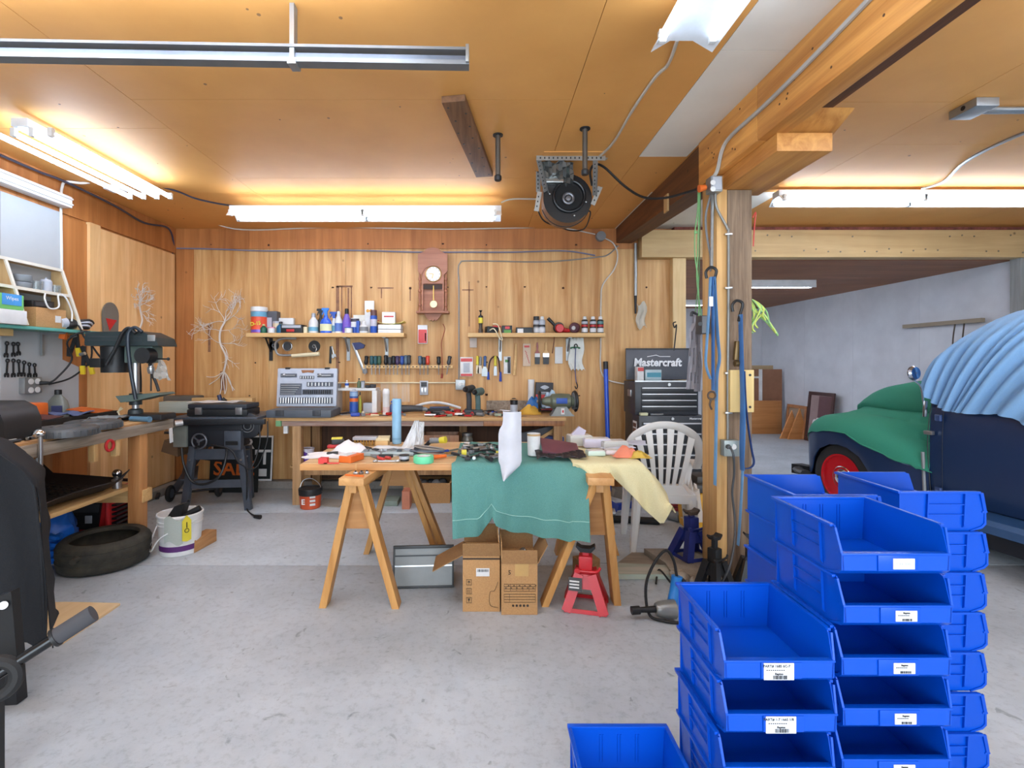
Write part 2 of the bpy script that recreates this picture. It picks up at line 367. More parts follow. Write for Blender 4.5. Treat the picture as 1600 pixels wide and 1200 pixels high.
# header across the opening, red edge of insulation above
HDR = M('header_pine', (206, 174, 124), .6, kind='ply', col2=(184, 150, 100), axis='x')
b = B(); b.box(PX(1001, 5.5), 6.2, 5.46, 5.6, 2.55, 2.848, .004); hd = struct(b, 'trim_8', HDR)
b = B()
for i in range(24):
    x = PX(1180+i*19, 5.46); z = random.choice((2.62, 2.77))+random.uniform(-.02, .02); b.cyl((x, 5.455, z), (x, 5.47, z), .009, n=7)
part(b, 'nail_heads', M('bolt_head', (140, 130, 110), .5, .5), hd, kind='stuff')
b = B(); b.box(PX(1050, 5.6), 6.2, 5.53, 5.62, 2.85, 2.899); struct(b, 'trim_9', M('insulation_edge', (150, 84, 70), .9, col2=(90, 46, 36), scale=2))
# back room
b = B(); b.box(1.2, 6.2, 5.62, 10.9, 2.56, 2.66); c2 = struct(b, 'ceiling_2', BROWNP)
for k in range(9):
    y0 = 5.62+k*.58; b = B(); b.box(1.3, 6.02, y0+.003, y0+.577, 2.548, 2.56); part(b, 'ceiling_board', BROWNP, c2)
b = B(); b.box(6.02, 6.2, 5.56, 10.9, 0, 2.6); wr = struct(b, 'wall_right', WWALL)
for y0, y1 in ((5.62, 6.84), (6.84, 8.06), (8.06, 9.28), (9.28, 10.68)):
    b = B(); b.box(6.0, 6.02, y0+.0015, y1-.0015, .02, 2.55); part(b, 'wall_panel', WWALL, wr)
b = B(); b.box(5.94, 6.1, 5.5, 5.61, 0, 2.55); struct(b, 'trim_10', M('grey_post', (150, 150, 148), .7, kind='wood', col2=(128, 128, 124), axis='z'))
b = B(); b.box(1.2, 6.2, 10.7, 10.85, 0, 2.6); wf = struct(b, 'wall_far', WWALL)
for x0, x1 in ((1.3, 2.5), (2.5, 3.72), (3.72, 4.94), (4.94, 6.0)):
    b = B(); b.box(x0+.0015, x1-.0015, 10.68, 10.7, .02, 2.55); part(b, 'wall_panel', WWALL, wf)
b = B(); b.box(1.2, 1.35, 5.74, 10.9, 0, 2.6); struct(b, 'wall_middle', WWALL)
b = B(); b.box(6.05, 6.2, -3, 5.56, 0, CEIL); struct(b, 'wall_side', WWALL)

# ------------------------------------------------------------------ fluorescent fixtures
TUBE = M('lit_tube', (205, 228, 255), .4, kind='flat', emit=TUBE_POWER); FIXW = M('fixture_white', (232, 233, 234), .35)
def fixture(label, x0, x1, y, z, axis='x', tubes=2, wid=.2, group=None, seams=1, reflect=True, tm=None):
    L = x1-x0
    c = ((x0+x1)/2, y, z) if axis == 'x' else (y, (x0+x1)/2, z)
    t = T('fluorescent_light', label, 'light', c, 0 if axis == 'x' else pi/2, group, world=False)
    b = B(); b.box(-L/2, L/2, -.05, .05, -.05, 0, .004); part(b, 'housing', FIXW, t)
    if reflect:
        h = wid/2; b = B(); b.prism([(-.05, -.05), (-h, -.10), (-h, -.104), (-.048, -.055), (.048, -.055), (h, -.104), (h, -.10), (.05, -.05)], -L/2, L/2, 'x'); part(b, 'reflector', FIXW, t)
    for k in range(tubes):
        yy = (k-(tubes-1)/2)*wid*.8/max(tubes-1, 1) if tubes > 1 else 0
        for s in range(seams+1):
            a = -L/2+.04+s*(L-.08)/(seams+1); c_ = a+(L-.08)/(seams+1)-.03
            b = B(); b.cyl((a, yy, -.082), (c_, yy, -.082), .0165, n=12); part(b, 'fluorescent_tube', tm or TUBE, t)
            for q in (a-.012, c_+.012):
                b = B(); b.box(q-.013, q+.013, yy-.014, yy+.014, -.102, -.05, .003); part(b, 'lamp_holder', WHT, t)
    return t
TUBE3 = M('lit_tube_bright', (218, 233, 255), .4, kind='flat', emit=24)
fixture('long twin fluorescent light over the back workbench', PX(362, 4.5), PX(783, 4.5), 4.5, 2.80, tubes=2, wid=.2, tm=TUBE3)
fixture('wide fluorescent light of several tubes, near upper left corner of ceiling', 2.98, 4.22, -2.76, 2.86, 'y', tubes=4, wid=.42, seams=0, reflect=False)
fixture('long fluorescent light over the covered truck, right of the post', PX(1212, 4.3), PX(1212, 4.3)+2.46, 4.3, 2.87, tubes=2, wid=.2, tm=TUBE3)
fixture('fluorescent light at the top edge of the picture, end on', -.32, 2.12, .85, 2.82, 'y', tubes=2, wid=.26)
fixture('added fluorescent light out of view over the left bay, nearer one', -2.6, -.2, 1.7, 2.84, 'x', tubes=3, wid=.3, reflect=False, tm=TUBE3)  # unseen fixture added to brighten the floor and walls
fixture('added fluorescent light behind the viewer on the left bay, farther one', -2.6, -.2, -.5, 2.84, 'x', tubes=2, wid=.3, reflect=False)  # second unseen fixture, added as fill for the left bay
fixture('added fluorescent light out of view over the right bay', 2.2, 4.6, 1.6, 2.86, 'x', tubes=3, wid=.3, reflect=False, tm=TUBE3)  # added out of view to lift the light on the right
TUBE2 = M('lit_tube_strong', (226, 238, 255), .4, kind='flat', emit=38)
fixture('fluorescent strip on the brown ceiling of the back room, right of the post', 3.5, PX(1272, 7.0), 7.0, 2.548, tubes=1, wid=.1, seams=0, tm=TUBE2)
fixture('fluorescent strip on the brown ceiling, seen between stud and post', 1.9, PX(1104, 9.2), 9.2, 2.548, tubes=1, wid=.1, seams=0, tm=TUBE2)
fixture('added fluorescent strip of the back room, hidden behind the plywood wall', 6.2, 9.8, 1.7, 2.54, 'y', tubes=2, wid=.2, tm=TUBE2)  # unseen strip added to brighten the white back room walls
# ================================================================== left side: bench, drill press, shelf, floor clutter
BZ = .945
BENCHT = M('bench_top_wood', (206, 164, 112), .65, kind='wood', col2=(168, 122, 76), axis='y'); BENCHE = M('bench_edge_worn', (168, 156, 140), .8, kind='rough', col2=(120, 104, 88), axis='y')
DFIR = M('fir_post', (200, 146, 92), .6, kind='ply', col2=(164, 108, 60), axis='z')
t = T('workbench', 'long wooden workbench along the left wall, drill press on it', 'workbench', (-3.0, 3.2, 0))
for i in range(4):
    x0 = -3.4+i*.205; b = B(); b.box(x0+.001, x0+.204, 2.1, 4.13, .905, BZ, .003); part(b, 'top_board', BENCHT, t)
b = B(); b.box(-2.58, -2.55, 2.1, 4.14, .855, .93, .004); part(b, 'front_rail', BENCHE, t)
b = B(); b.box(-3.4, -2.58, 4.02, 4.06, .82, .905); part(b, 'end_rail', DFIR, t)
for y in (3.80, 2.2):
    b = B(); b.box(-2.66, -2.57, y-.045, y+.045, 0, .905, .004); part(b, 'leg', DFIR, t)
    b = B(); b.box(-3.38, -3.30, y-.045, y+.045, 0, .905, .004); part(b, 'leg', DFIR, t)
    b = B(); b.box(-3.3, -2.56, y-.02, y+.085, .335, .43, .003); part(b, 'cross_brace', PINEX, t)
b = B(); b.box(-3.38, -2.66, 2.1, 3.84, .432, .462, .003); part(b, 'lower_shelf', PINEY, t)
for q in (.52, .72): 
    b = B(); b.box(-2.6, -2.56, 2.78+q, 2.82+q, .74, .855, .003); part(b, 'scrap_block', PINE, t)
# teal shelf and slanted cubby on the left wall
TEAL = M('teal_paint', (96, 172, 160), .5); MEL = M('melamine', (214, 208, 194), .5, col2=(206, 198, 182)); MELB = M('birch_side', (196, 164, 116), .6, kind='wood', col2=(176, 142, 94), axis='z')
t = T('wall_shelf', 'teal edged shelf on the left wall over the wrenches', 'shelf', (-3.3, 3.6, 1.63))
b = B(); b.box(-3.41, -3.19, 2.4, 4.18, 1.633, 1.655, .002); part(b, 'shelf_board', TEAL, t)
for y in (3.86, 2.9):
    b = B(); b.prism([(-3.41, 1.633), (-3.23, 1.633), (-3.23, 1.62), (-3.395, 1.615), (-3.395, 1.45), (-3.41, 1.45)], y, y+.02, 'y'); part(b, 'bracket', GALV, t)
b = B(); b.box(-3.4, -3.3, 3.2, 3.52, 1.585, 1.632); part(b, 'wood_cleat', PINEY, t)
t = T('cubby_shelf', 'slant sided wooden cubby on the teal shelf', 'cubby', (-3.3, 3.7, 1.656))
for y in (3.05, 3.49, 3.965):
    b = B(); b.prism([(-3.41, 1.657), (-3.175, 1.657), (-3.33, 2.13), (-3.41, 2.13)], y-.009, y+.009, 'y'); part(b, 'side_panel', MELB, t)
    b = B(); b.bar((-3.175, y, 1.66), (-3.33, y, 2.128), .02, .012); part(b, 'edge_strip', MEL, t)
for z, xf in ((2.118, -3.325), (1.915, -3.26)):
    b = B(); b.box(-3.41, xf, 3.06, 3.956, z, z+.015); part(b, 'cubby_board', MELB, t)
    b = B(); b.box(xf, xf+.006, 3.06, 3.956, z-.002, z+.02); part(b, 'edge_strip', MEL, t)
# things in the cubby
GT = M('duct_tape_grey', (118, 124, 128), .5)
for i, z in enumerate((1.931, 1.983)):
    b = B(); b.lathe([(.032, 0), (.062, 0), (.064, .004), (.064, .044), (.062, .048), (.032, .048), (.032, 0)], (-3.34, 3.62, z), 20, cap=False)
    one(b, 'tape_roll', GT, ('lower', 'upper')[i]+' grey tape roll stacked in the upper cubby', 'tape', 'grey tape rolls')
GLASSY = M('clear_glass', (225, 232, 232), .08, trans=.9, kind='flat')
for i, (y, h, m) in enumerate(((3.735, .075, GLASSY), (3.82, .085, LGR), (3.90, .07, GLASSY))):
    t = T('mug', ('clear glass mug beside the grey tape rolls in the cubby', 'pale lidded pot between the two glass mugs', 'clear glass mug nearest the right side of the cubby')[i], 'mug', (-3.33, y, 1.931))
    b = B(); b.lathe([(.03, 0), (.036, .003), (.038, h), (.034, h), (.032, .006), (.001, .006)], (-3.33, y, 1.931), 16); part(b, 'bowl', m, t)
    b = B(); b.torus((-3.33, y+.045, 1.931+h*.5), .022, .005, (1, 0, 0), 14, 6); part(b, 'handle', m, t)
    if i == 1:
        b = B(); b.lathe([(.038, 0), (.03, .015), (.008, .02), (.008, .03), (.001, .032)], (-3.33, y, 1.931+h), 14); part(b, 'lid', LGR, t)
b = B(); b.tube([(-3.25, 3.72, 1.91), (-3.2, 3.66, 1.86), (-3.2, 3.70, 1.80), (-3.2, 3.78, 1.82), (-3.22, 3.8, 1.91), (-3.2, 3.84, 1.9), (-3.2, 3.90, 1.8), (-3.2, 3.9, 1.72)], .006, sm=6)
one(b, 'white_cable', WHT, 'white cable looping down from the cubby board', 'cable')
t = T('black_device', 'black device lying on the brown carton in the cubby', 'device', (-3.3, 3.73, 1.79))
b = B(); b.cb((-3.31, 3.72, 1.832), (.09, .22, .05), (.06, 0, .1), .006); part(b, 'case', BLK, t)
b = B(); b.cb((-3.262, 3.72, 1.832), (.006, .16, .03), (.06, 0, .1)); part(b, 'front_plate', DGR, t)
t = T('carton', 'small brown carton with white sticker in the lower cubby', 'box', (-3.3, 3.74, 1.657))
b = B(); b.box(-3.38, -3.21, 3.60, 3.86, 1.657, 1.80, .003); part(b, 'box', CARD, t)
b = B(); b.box(-3.209, -3.207, 3.76, 3.81, 1.70, 1.75); part(b, 'sticker', PAPER, t)
t = T('work_glove', 'black and grey work gloves on the teal shelf beside the cubby carton', 'gloves', (-3.22, 3.96, 1.657))
b = B(); b.ball((-3.24, 3.93, 1.70), (.05, .09, .04), 8, (.3, .2, .2)); part(b, 'palm', BLK, t)
for k in range(5):
    b = B(); b.tube([(-3.22, 3.96, 1.70+.01*k-.02), (-3.19, 4.02+.01*k, 1.70+.014*k-.02), (-3.2, 4.06+.012*k, 1.68+.01*k)], .016, 8, 4); part(b, 'finger', LGR if k % 2 else BLK, t)
b = B(); b.lathe([(.045, 0), (.05, .05), (.045, .055)], (-3.24, 3.82, 1.70), 12, (0, 1, .1)); part(b, 'cuff', LGR, t)
t = T('wipes_box', 'green and blue box of wipes at the left frame edge, on the cubby', 'box', (-3.22, 3.3, 1.75))
b = B(); b.box(-3.3, -3.17, 3.2, 3.46, 1.757, 1.86, .004); part(b, 'box', M('wipes_green', (120, 196, 110), .5), t)
b = B(); b.box(-3.169, -3.166, 3.3, 3.44, 1.785, 1.86); part(b, 'panel', M('wipes_blue', (70, 150, 214), .5), t)
text('Wipes', .035, PAPER, t, 'lettering', (-3.165, 3.37, 1.83), (R(90), 0, R(90)))
b = B(); b.box(-3.35, -3.16, 3.1, 3.475, 1.657, 1.755, .006); one(b, 'white_carton', WHT, 'plain white box under the green wipes box', 'box')
# wrenches hanging on the left wall
def wrench(L, s=1):
    b = B(); b.box(-.003, .003, -.0055*s, .0055*s, -L+.02, -.02, .001)
    b.torus((0, 0, -.012), .011*s, .0045*s, (1, 0, 0), 14, 6)
    b.prism([(-.012*s, -L+.024), (.012*s, -L+.024), (.016*s, -L+.008), (.013*s, -L-.008), (.006*s, -L-.006), (.006*s, -L+.008), (-.006*s, -L+.008), (-.006*s, -L-.006), (-.013*s, -L-.008), (-.016*s, -L+.008)], -.003, .003, 'x'); return b
for i, (px, y0, y1) in enumerate(((8, 534, 557), (18, 535, 556), (25, 535, 554), (9, 561, 588), (18, 561, 588), (26, 562, 587), (35, 564, 587), (43, 567, 588), (51, 568, 588))):
    y = LY(px); z0 = PZ(y0, y); z1 = PZ(y1, y); b = wrench(z0-z1, 1.1)
    me = b.mesh('wrench'); o = bpy.data.objects.new('wrench', me); COL.objects.link(o); me.materials.append(IRON)
    o.location = (LX+.014, y, z0); o.rotation_euler = (R(4)*(i % 3-1), 0, 0)
    setp(o, ['first', 'second', 'third', 'first', 'second', 'third', 'fourth', 'fifth', 'sixth'][i]+' black wrench from the left in the '+('upper row of three' if i < 3 else 'lower row of six')+' on the white board', 'wrench', 'wrenches on the left wall')
# double outlet box
t = T('outlet_box', 'grey four socket outlet box under the wrenches', 'outlet', (LX, 3.68, 1.25))
y0, y1 = LY(28), LY(56); zc = PZ(604, 3.68)
b = B(); b.box(LX+.004, LX+.05, y0, y1, zc-.055, zc+.065, .005); part(b, 'box', GALV, t)
for dy in (.35, .72):
    for dz in (-.03, .035):
        b = B(); b.cyl((LX+.05, y0+(y1-y0)*dy, zc+dz), (LX+.053, y0+(y1-y0)*dy, zc+dz), .022, n=16); part(b, 'socket', WHT, t)
b = B(); b.cyl((LX+.05, y1-.02, zc+.02), (LX+.10, y1, zc+.02), .016, .012); b.tube([(LX+.1, y1, zc+.02), (-3.28, 3.86, 1.28), (-3.24, 3.95, 1.42), (-3.2, 3.86, 1.56), (-3.1, 3.9, 1.64), (-3.05, 4.0, 1.60)], .007, sm=7); b.tube([(LX+.1, y1, zc+.01), (-3.28, 4.0, 1.28), (-3.24, 4.14, 1.42), (-3.24, 4.14, 1.6)], .007, sm=7)
one(b, 'power_cord', RUB, 'black power cord plugged into the grey left wall outlet box', 'cord')
# spring clamps and red connector hanging from the shelf end
YB = M('clamp_yellow', (224, 192, 40), .4)
for i, (px, py, rz) in enumerate(((118, 530, .3), (132, 558, -.35))):
    c = P(px, py, 4.05); t = T('spring_clamp', ('black spring clamp hanging from end of the teal shelf', 'black and yellow spring clamp hanging lowest beside the drill press')[i], 'clamp', c)
    for s in (-1, 1):
        b = B(); b.bar((c[0]-.01*s+.04*sin(rz), c[1], c[2]+.09), (c[0]+.035*s-.05*sin(rz), c[1]+.01, c[2]-.11), .03, .014, (0, 1, 0), .004); part(b, 'jaw', BLK, t)
        b = B(); b.bar((c[0]+.033*s-.05*sin(rz), c[1], c[2]-.07), (c[0]+.04*s-.06*sin(rz), c[1]+.01, c[2]-.14), .034, .02, (0, 1, 0), .004); part(b, 'yellow_tip' if i or s > 0 else 'tip', YB if i or s > 0 else BLK, t)
    b = B(); b.cyl((c[0]-.02, c[1]-.02, c[2]+.02), (c[0]+.02, c[1]-.02, c[2]+.03), .014); part(b, 'spring', STEEL, t)
c = P(99, 523, 3.95); t = T('cord_connector', 'orange red cord plug hanging below the teal shelf edge', 'plug', c)
b = B(); b.cb(c, (.05, .03, .07), (0, .2, 0), .008); part(b, 'plug_body', ORG, t)
b = B(); b.tube([(c[0], c[1], c[2]+.03), (c[0]+.05, c[1], c[2]+.08), (c[0]+.12, c[1], c[2]+.07), (c[0]+.15, c[1]+.02, c[2]-.02), (c[0]+.22, c[1], c[2]-.08), (c[0]+.32, c[1], c[2]-.2), (c[0]+.45, c[1]+.02, c[2]-.22)], .007, sm=6); part(b, 'cord', RUB, t)
# white strip housing over the white panel, red wire
t = T('wall_housing', 'white ribbed housing along the top of the white wall panel', 'housing', (LX+.05, 3.2, 2.66))
b = B(); b.box(LX+.002, LX+.09, 1.6, LY(96), 2.655, 2.745, .004); part(b, 'body', FIXW, t)
for z in (2.675, 2.72): 
    b = B(); b.box(LX+.09, LX+.1, 1.6, LY(96), z, z+.012); part(b, 'rib', WHT, t)
b = B(); b.tube([P(47, 283, 3.72), P(46, 293, 3.72), P(38, 299, 3.7), P(24, 296, 3.68)], .004, sm=5); one(b, 'red_wire', M('red_wire_mat', (150, 30, 60), .5), 'short red wire end hooked below the ceiling over the white housing', 'wire')
# ---- drill press
DGN = M('drill_green', (40, 52, 54), .4); CASTG = M('cast_grey_green', (104, 122, 116), .5, .3)
DY = 4.0; cx = PX(212, DY)
t = T('drill_press', 'dark green benchtop drill press at the end of the left bench', 'drill press', (cx, DY, BZ))
b = B(); b.box(cx-.05, cx+.27, DY-.1, DY+.1, BZ, BZ+.045, .01, .006); part(b, 'base', IRON, t)
b = B(); b.lathe([(.055, 0), (.05, .03), (.033, .04)], (cx, DY, BZ+.045), 18); part(b, 'column_flange', DGN, t)
b = B(); b.cyl((cx, DY, BZ+.05), (cx, DY, 1.52), .026, n=18); part(b, 'column', STEEL, t)
b = B(); b.prism([(cx-.09, 1.135), (cx+.24, 1.16), (cx+.26, 1.145), (cx+.05, 1.095), (cx-.05, 1.085)], DY-.1, DY+.1, 'y'); part(b, 'work_table', CASTG, t)
b = B(); b.cyl((cx, DY, 1.06), (cx, DY, 1.15), .045, n=16); b.cyl((cx-.03, DY-.06, 1.1), (cx-.03, DY+.06, 1.1), .016); part(b, 'table_clamp', DGN, t)
x0, x1 = PX(151, DY), PX(262, DY); zt = PZ(519, DY); zb = PZ(541, DY)
b = B(); b.prism([(x0+.005, zt-.005), (x1-.13, zt), (x1-.02, zt-.05), (x1, zb+.012), (x1, zb), (x0, zb), (x0-.003, zb+.03)], DY-.12, DY+.12, 'y')
part(b, 'belt_cover', DGN, t)
for q in (.35, .6): 
    b = B(); b.box(x0+.02, x1-.12, DY-.1215, DY-.119, zb+(zt-zb)*q, zb+(zt-zb)*q+.006); part(b, 'cover_ridge', DGR, t)
b = B(); b.cb((x1-.05, DY-.12, zb+.06), (.06, .012, .05), None, .004); part(b, 'data_plate', STEEL, t)
b = B(); b.box(cx-.05, PX(246, DY), DY-.06, DY+.07, PZ(567, DY), zb, .008); part(b, 'head_casting', CASTG, t)
b = B(); b.cyl((PX(180, DY), DY, PZ(582, DY)), (PX(180, DY), DY, zb-.004), .095, .098, n=22); part(b, 'motor', BLK, t)
b = B(); b.box(PX(159, DY), PX(176, DY), DY-.13, DY-.06, PZ(574, DY), PZ(560, DY), .006); part(b, 'switch_box', BLK, t)
b = B(); b.lathe([(.06, 0), (.062, .01), (.05, .09), (.062, .1)], (PX(243, DY), DY-.06, PZ(556, DY)), 20, (0, -1, 0)); part(b, 'depth_dial', BLK, t)
b = B(); b.cyl((PX(236, DY), DY, PZ(568, DY)), (PX(236, DY), DY, PZ(560, DY)), .03, n=16); part(b, 'quill', STEEL, t)
b = B(); b.lathe([(.02, 0), (.027, .02), (.027, .05), (.02, .055), (.02, .08)], (PX(236, DY), DY, PZ(584, DY)), 16); part(b, 'chuck', STEEL, t)
b = B(); b.cyl((PX(236, DY), DY, PZ(611, DY)), (PX(236, DY), DY, PZ(583, DY)), .006, n=8); part(b, 'drill_bit', IRON, t)
for a in (0, 2.1, 4.2):
    b = B(); h = V((PX(250, DY), DY-.05, PZ(561, DY))); e = h+V((.12*cos(a)*.8+.02, -.03, .1*sin(a)*.5)); b.tube([h, e], .006); b.ball(e, .013, 8); part(b, 'feed_handle', BLK, t)
b = B(); b.tube([P(212, 521, DY-.16), P(202, 513, DY-.16), P(192, 520, DY-.16), P(180, 545, DY-.15), P(166, 570, DY-.15)], .014, 9, 8); part(b, 'power_hose', BLK, t)
b = B(); b.tube([P(222, 519, DY-.15), P(210, 512, DY-.16), P(200, 525, DY-.17), P(203, 570, DY-.16), P(212, 624, DY-.14)], .014, 9, 8); part(b, 'power_hose', M('hose_navy', (26, 36, 48), .4), t)
b = B(); b.tube([P(217, 563, DY+.05), P(219, 590, DY+.05), P(219, 613, DY+.04)], .012, 8, 5); b.tube([P(237, 585, DY+.05), P(243, 596, DY+.05), P(248, 611, DY+.04)], .012, 8, 5); part(b, 'guard_arm', BLK, t)
bag = B(); g = []
for i in range(7):
    f = i/6; wd = .025+.1*f; g.append([(PX(258, DY)+wd*(j/6-.5)*1.1+.02*f, DY-.06+.02*sin(j*2.1+i), PZ(562, DY)-.155*f+.012*cos(j*1.7)*f) for j in range(7)])
bag.sheet(g, .002); one(bag, 'plastic_bag', M('bag_film', (216, 214, 206), .25, trans=.55, kind='flat'), 'small clear plastic bag hanging from the drill press handle', 'bag')
# packaged saw blade on the wall, wire trees
c = P(169, 497, LX*F/(169-CX)+0); x = LX+.015
t = T('blade_package', 'grey arched blade package with red triangle card, on the left wall', 'package', (x, c[1], c[2]-.1))
yy = LY(169); b = B(); b.prism([(yy-.09+.0, 1.66)]+[(yy-.1*cos(a), 1.83+.12*sin(a)) for a in [pi*k/12 for k in range(13)]]+[(yy+.09, 1.66)], x, x+.012, 'x'); part(b, 'blister', M('smoky_plastic', (116, 112, 104), .3), t)
b = B(); b.prism([(yy-.065, 1.80), (yy+.07, 1.79), (yy-.02, 1.69)], x+.012, x+.015, 'x'); part(b, 'red_card', RED, t)
WIRE = M('silver_wire', (232, 228, 222), .35, .25)
def wire_tree(c, H, wid, seed, flat):
    rn = random.Random(seed); tr = B(); br = B(); rt = B()
    def pt(u, v, d): return V(c)+V(flat)*u+V((0, 0, 1))*v+V((flat[1], -flat[0], 0))*d
    tp = [pt(.04*wid, 0, 0), pt(.10*wid, .18*H, .01), pt(-.02*wid, .36*H, .02), pt(-.03*wid, .52*H, .01), pt(.06*wid, .64*H, .0)]
    for k in range(5):
        o = V((rn.uniform(-1, 1), rn.uniform(-1, 1), 0))*.005; tr.tube([p+o for p in tp], .006, 5, 5)
    def grow(p, a, L, d, r):
        q = p; pts = [q]
        for s in range(4):
            a += rn.uniform(-.35, .35); q = q+V(flat)*cos(a)*L/4+V((0, 0, 1))*sin(a)*L/4+V((flat[1], -flat[0], 0))*rn.uniform(-.003, .012); pts.append(q)
            if d and s > 0: grow(q, a+rn.choice((-1, 1))*rn.uniform(.4, .9), L*.55, d-1, r*.75)
        br.tube(pts, lambda f: r*(1-.5*f), 4)
    for k, a in enumerate((.35, .9, 1.3, 1.75, 2.2, 2.8)): grow(tp[-1], a, H*.27, 2, .0046)
    for k, (i, a) in enumerate(((3, 3.0), (2, .12), (3, .4), (2, 2.7), (2, -.5))): grow(tp[i], a, H*.24, 2, .004)
    for k in range(7):
        a = -pi/2+rn.uniform(-1.1, .9); p = tp[0]; pts = [p]
        for s in range(4): p = p+V(flat)*cos(a)*.06*H+V((0, 0, 1))*sin(a)*.075*H; a += rn.uniform(-.4, .2); pts.append(p)
        rt.tube(pts, .0045, 5, 3)
    return tr, br, rt
for (c, H, wd, sd, fl, lab) in ((( PX(347, BY-.03), BY-.03, PZ(580, BY-.03)), .86, .5, 5, (1, 0, 0), 'large silver wire tree with roots, on the back wall by the corner'), ((LX+.03, LY(213), PZ(512, LY(213))), .42, .3, 9, (0, 1, 0), 'small silver wire tree above the drill press')):
    t = T('wire_tree', lab, 'wire tree', c); tr, br, rt = wire_tree(c, H, wd, sd, fl)
    part(tr, 'trunk', WIRE, t); part(br, 'branches', WIRE, t, kind='stuff'); part(rt, 'roots', WIRE, t, kind='stuff')
# ---- things on the left bench
def onb(px, py): return PF(px, py, BZ)
OILG = M('oil_bottle_grey', (122, 124, 116), .35); c = onb(91, 637)
c = (PX(91, 3.95), 3.95, BZ)
t = T('oil_bottle', 'grey motor oil bottle with black cap, at the back of the left bench', 'bottle', c)
z1 = PZ(604, 3.95); b = B(); b.lathe([(.06, 0), (.082, .01), (.082, .1), (.07, .15), (.035, .19), (.02, .205)], c, 18, e=.55); part(b, 'body', OILG, t)
b = B(); b.lathe([(.024, .2), (.024, .235), (.02, .238)], c, 14); part(b, 'cap', BLK, t)
b = B(); b.cb((c[0]+.03, c[1]-.05, c[2]+.08), (.07, .004, .07), (0, 0, .25)); part(b, 'sticker', M('oil_label', (60, 66, 110), .5), t)
c = (PX(30, 3.5), 3.55, BZ); b = B(); b.box(c[0]-.09, c[0]+.09, 3.46, 3.64, BZ, BZ+.165, .02); b.box(c[0]-.03, c[0]+.03, 3.45, 3.47, BZ+.16, BZ+.175)
one(b, 'orange_case', ORG, 'orange plastic case behind the black vise-like block on the left bench', 'case')
# black moulded block at the frame edge
t = T('black_mould', 'large black moulded plastic housing at the front left of the bench', 'housing', (-2.75, 2.85, BZ))
pr = [(0, 0), (.36, 0), (.36, .12), (.33, .19), (.26, .225), (0, .225), (0, .18), (.1, .18), (.17, .15), (.19, .05), (0, .05)]
b = B(); b.prism([(-3.02+a*1.0, BZ+z) for a, z in pr], 2.78, 3.02, 'y'); part(b, 'shell', BLK, t, ang=60)
for z in (.08, .125): 
    b = B(); b.box(-3.02, -2.84, 2.8, 3.0, BZ+z, BZ+z+.012); part(b, 'inner_rib', IRON, t)
# C clamp
t = T('bar_clamp', 'chrome bar clamp gripping the left bench front edge', 'clamp', (-2.56, 2.86, BZ))
cc = PF(60, 672, BZ+.06); X0, Y0 = -2.535, 2.87
b = B(); b.cyl((X0, Y0, .70), (X0, Y0, BZ+.03), .012); part(b, 'bar', STEEL, t)
b = B(); b.ball((X0-.01, Y0, BZ+.045), (.035, .03, .024), 8); b.bar((X0, Y0, BZ+.03), (X0-.09, Y0+.01, BZ+.01), .024, .02); part(b, 'head', CHROME, t)
b = B(); b.box(X0-.03, X0+.012, Y0-.015, Y0+.015, .70, .715); b.cyl((X0-.02, Y0, .69), (X0-.02, Y0, .85), .007); part(b, 'lower_jaw', STEEL, t)
# two hub rings
HUB = M('hub_grey', (92, 94, 96), .45, .4)
for i, (px, py, r) in enumerate(((103, 672, .17), (146, 657, .165))):
    y = (3.12, 3.45)[i]; c = (PX(px, y), y, BZ)
    t = T('ribbed_disc', ('nearer', 'farther')[i]+' of the two grey ribbed discs lying on the left bench', 'disc', c)
    b = B(); b.lathe([(.05, 0), (r, 0), (r, .035), (r-.006, .048), (r-.03, .055), (.08, .055), (.07, .04), (.05, .04), (.05, 0)], c, 36, cap=False); part(b, 'ring', HUB, t)
    b = B()
    for k in range(30):
        a = 2*pi*k/30; b.cb((c[0]+r*cos(a), c[1]+r*sin(a), BZ+.02), (.008, .014, .034), (0, 0, a))
    part(b, 'teeth', HUB, t, kind='stuff')
c = PF(95, 685, BZ); t = T('safety_glasses', 'white rimmed clear glasses near the bar clamp on the left bench', 'glasses', (PX(88, 2.97), 2.97, BZ)); x, y = -2.60, 2.98
for s in (-1, 1):
    b = B(); b.torus((x-.04+.0*s, y+.045*s+.05, BZ+.02), .034, .004, (.6, 0, .8), 16, 6); part(b, 'rim', WHT, t)
    b = B(); b.tube([(x-.04, y+.05+.08*s, BZ+.02), (x-.12, y+.05+.08*s, BZ+.02), (x-.15, y+.05+.08*s, BZ+.008)], .003, 5); part(b, 'temple', BLK, t)
t = T('work_glove', 'worn white and black glove flat on the bench edge by the clamp', 'gloves', (-2.68, 2.78, BZ)); x, y = -2.66, 2.72
b = B(); b.ball((x, y, BZ+.012), (.05, .06, .014), 8, (0, 0, .3)); part(b, 'palm', M('glove_white', (206, 204, 196), .8), t)
for k in range(4):
    b = B(); b.tube([(x-.03+.02*k, y+.04, BZ+.012), (x-.035+.024*k, y+.12, BZ+.012)], .01, 6); part(b, 'finger', BLK if k % 2 else MATS['glove_white'], t)
t = T('parts_tray', 'black drip tray with papers along the wall side of the left bench', 'tray', (-3.15, 3.75, BZ)); b = B(); b.box(-3.36, -2.98, 3.35, 4.1, BZ, BZ+.012); part(b, 'tray_floor', BLK, t)
for a in ((-3.36, -3.34, 3.35, 4.1), (-3.0, -2.98, 3.35, 4.1), (-3.34, -3.0, 3.35, 3.37), (-3.34, -3.0, 4.08, 4.1)):
    b = B(); b.box(*a, BZ+.012, BZ+.06, .003); part(b, 'tray_side', BLK, t)
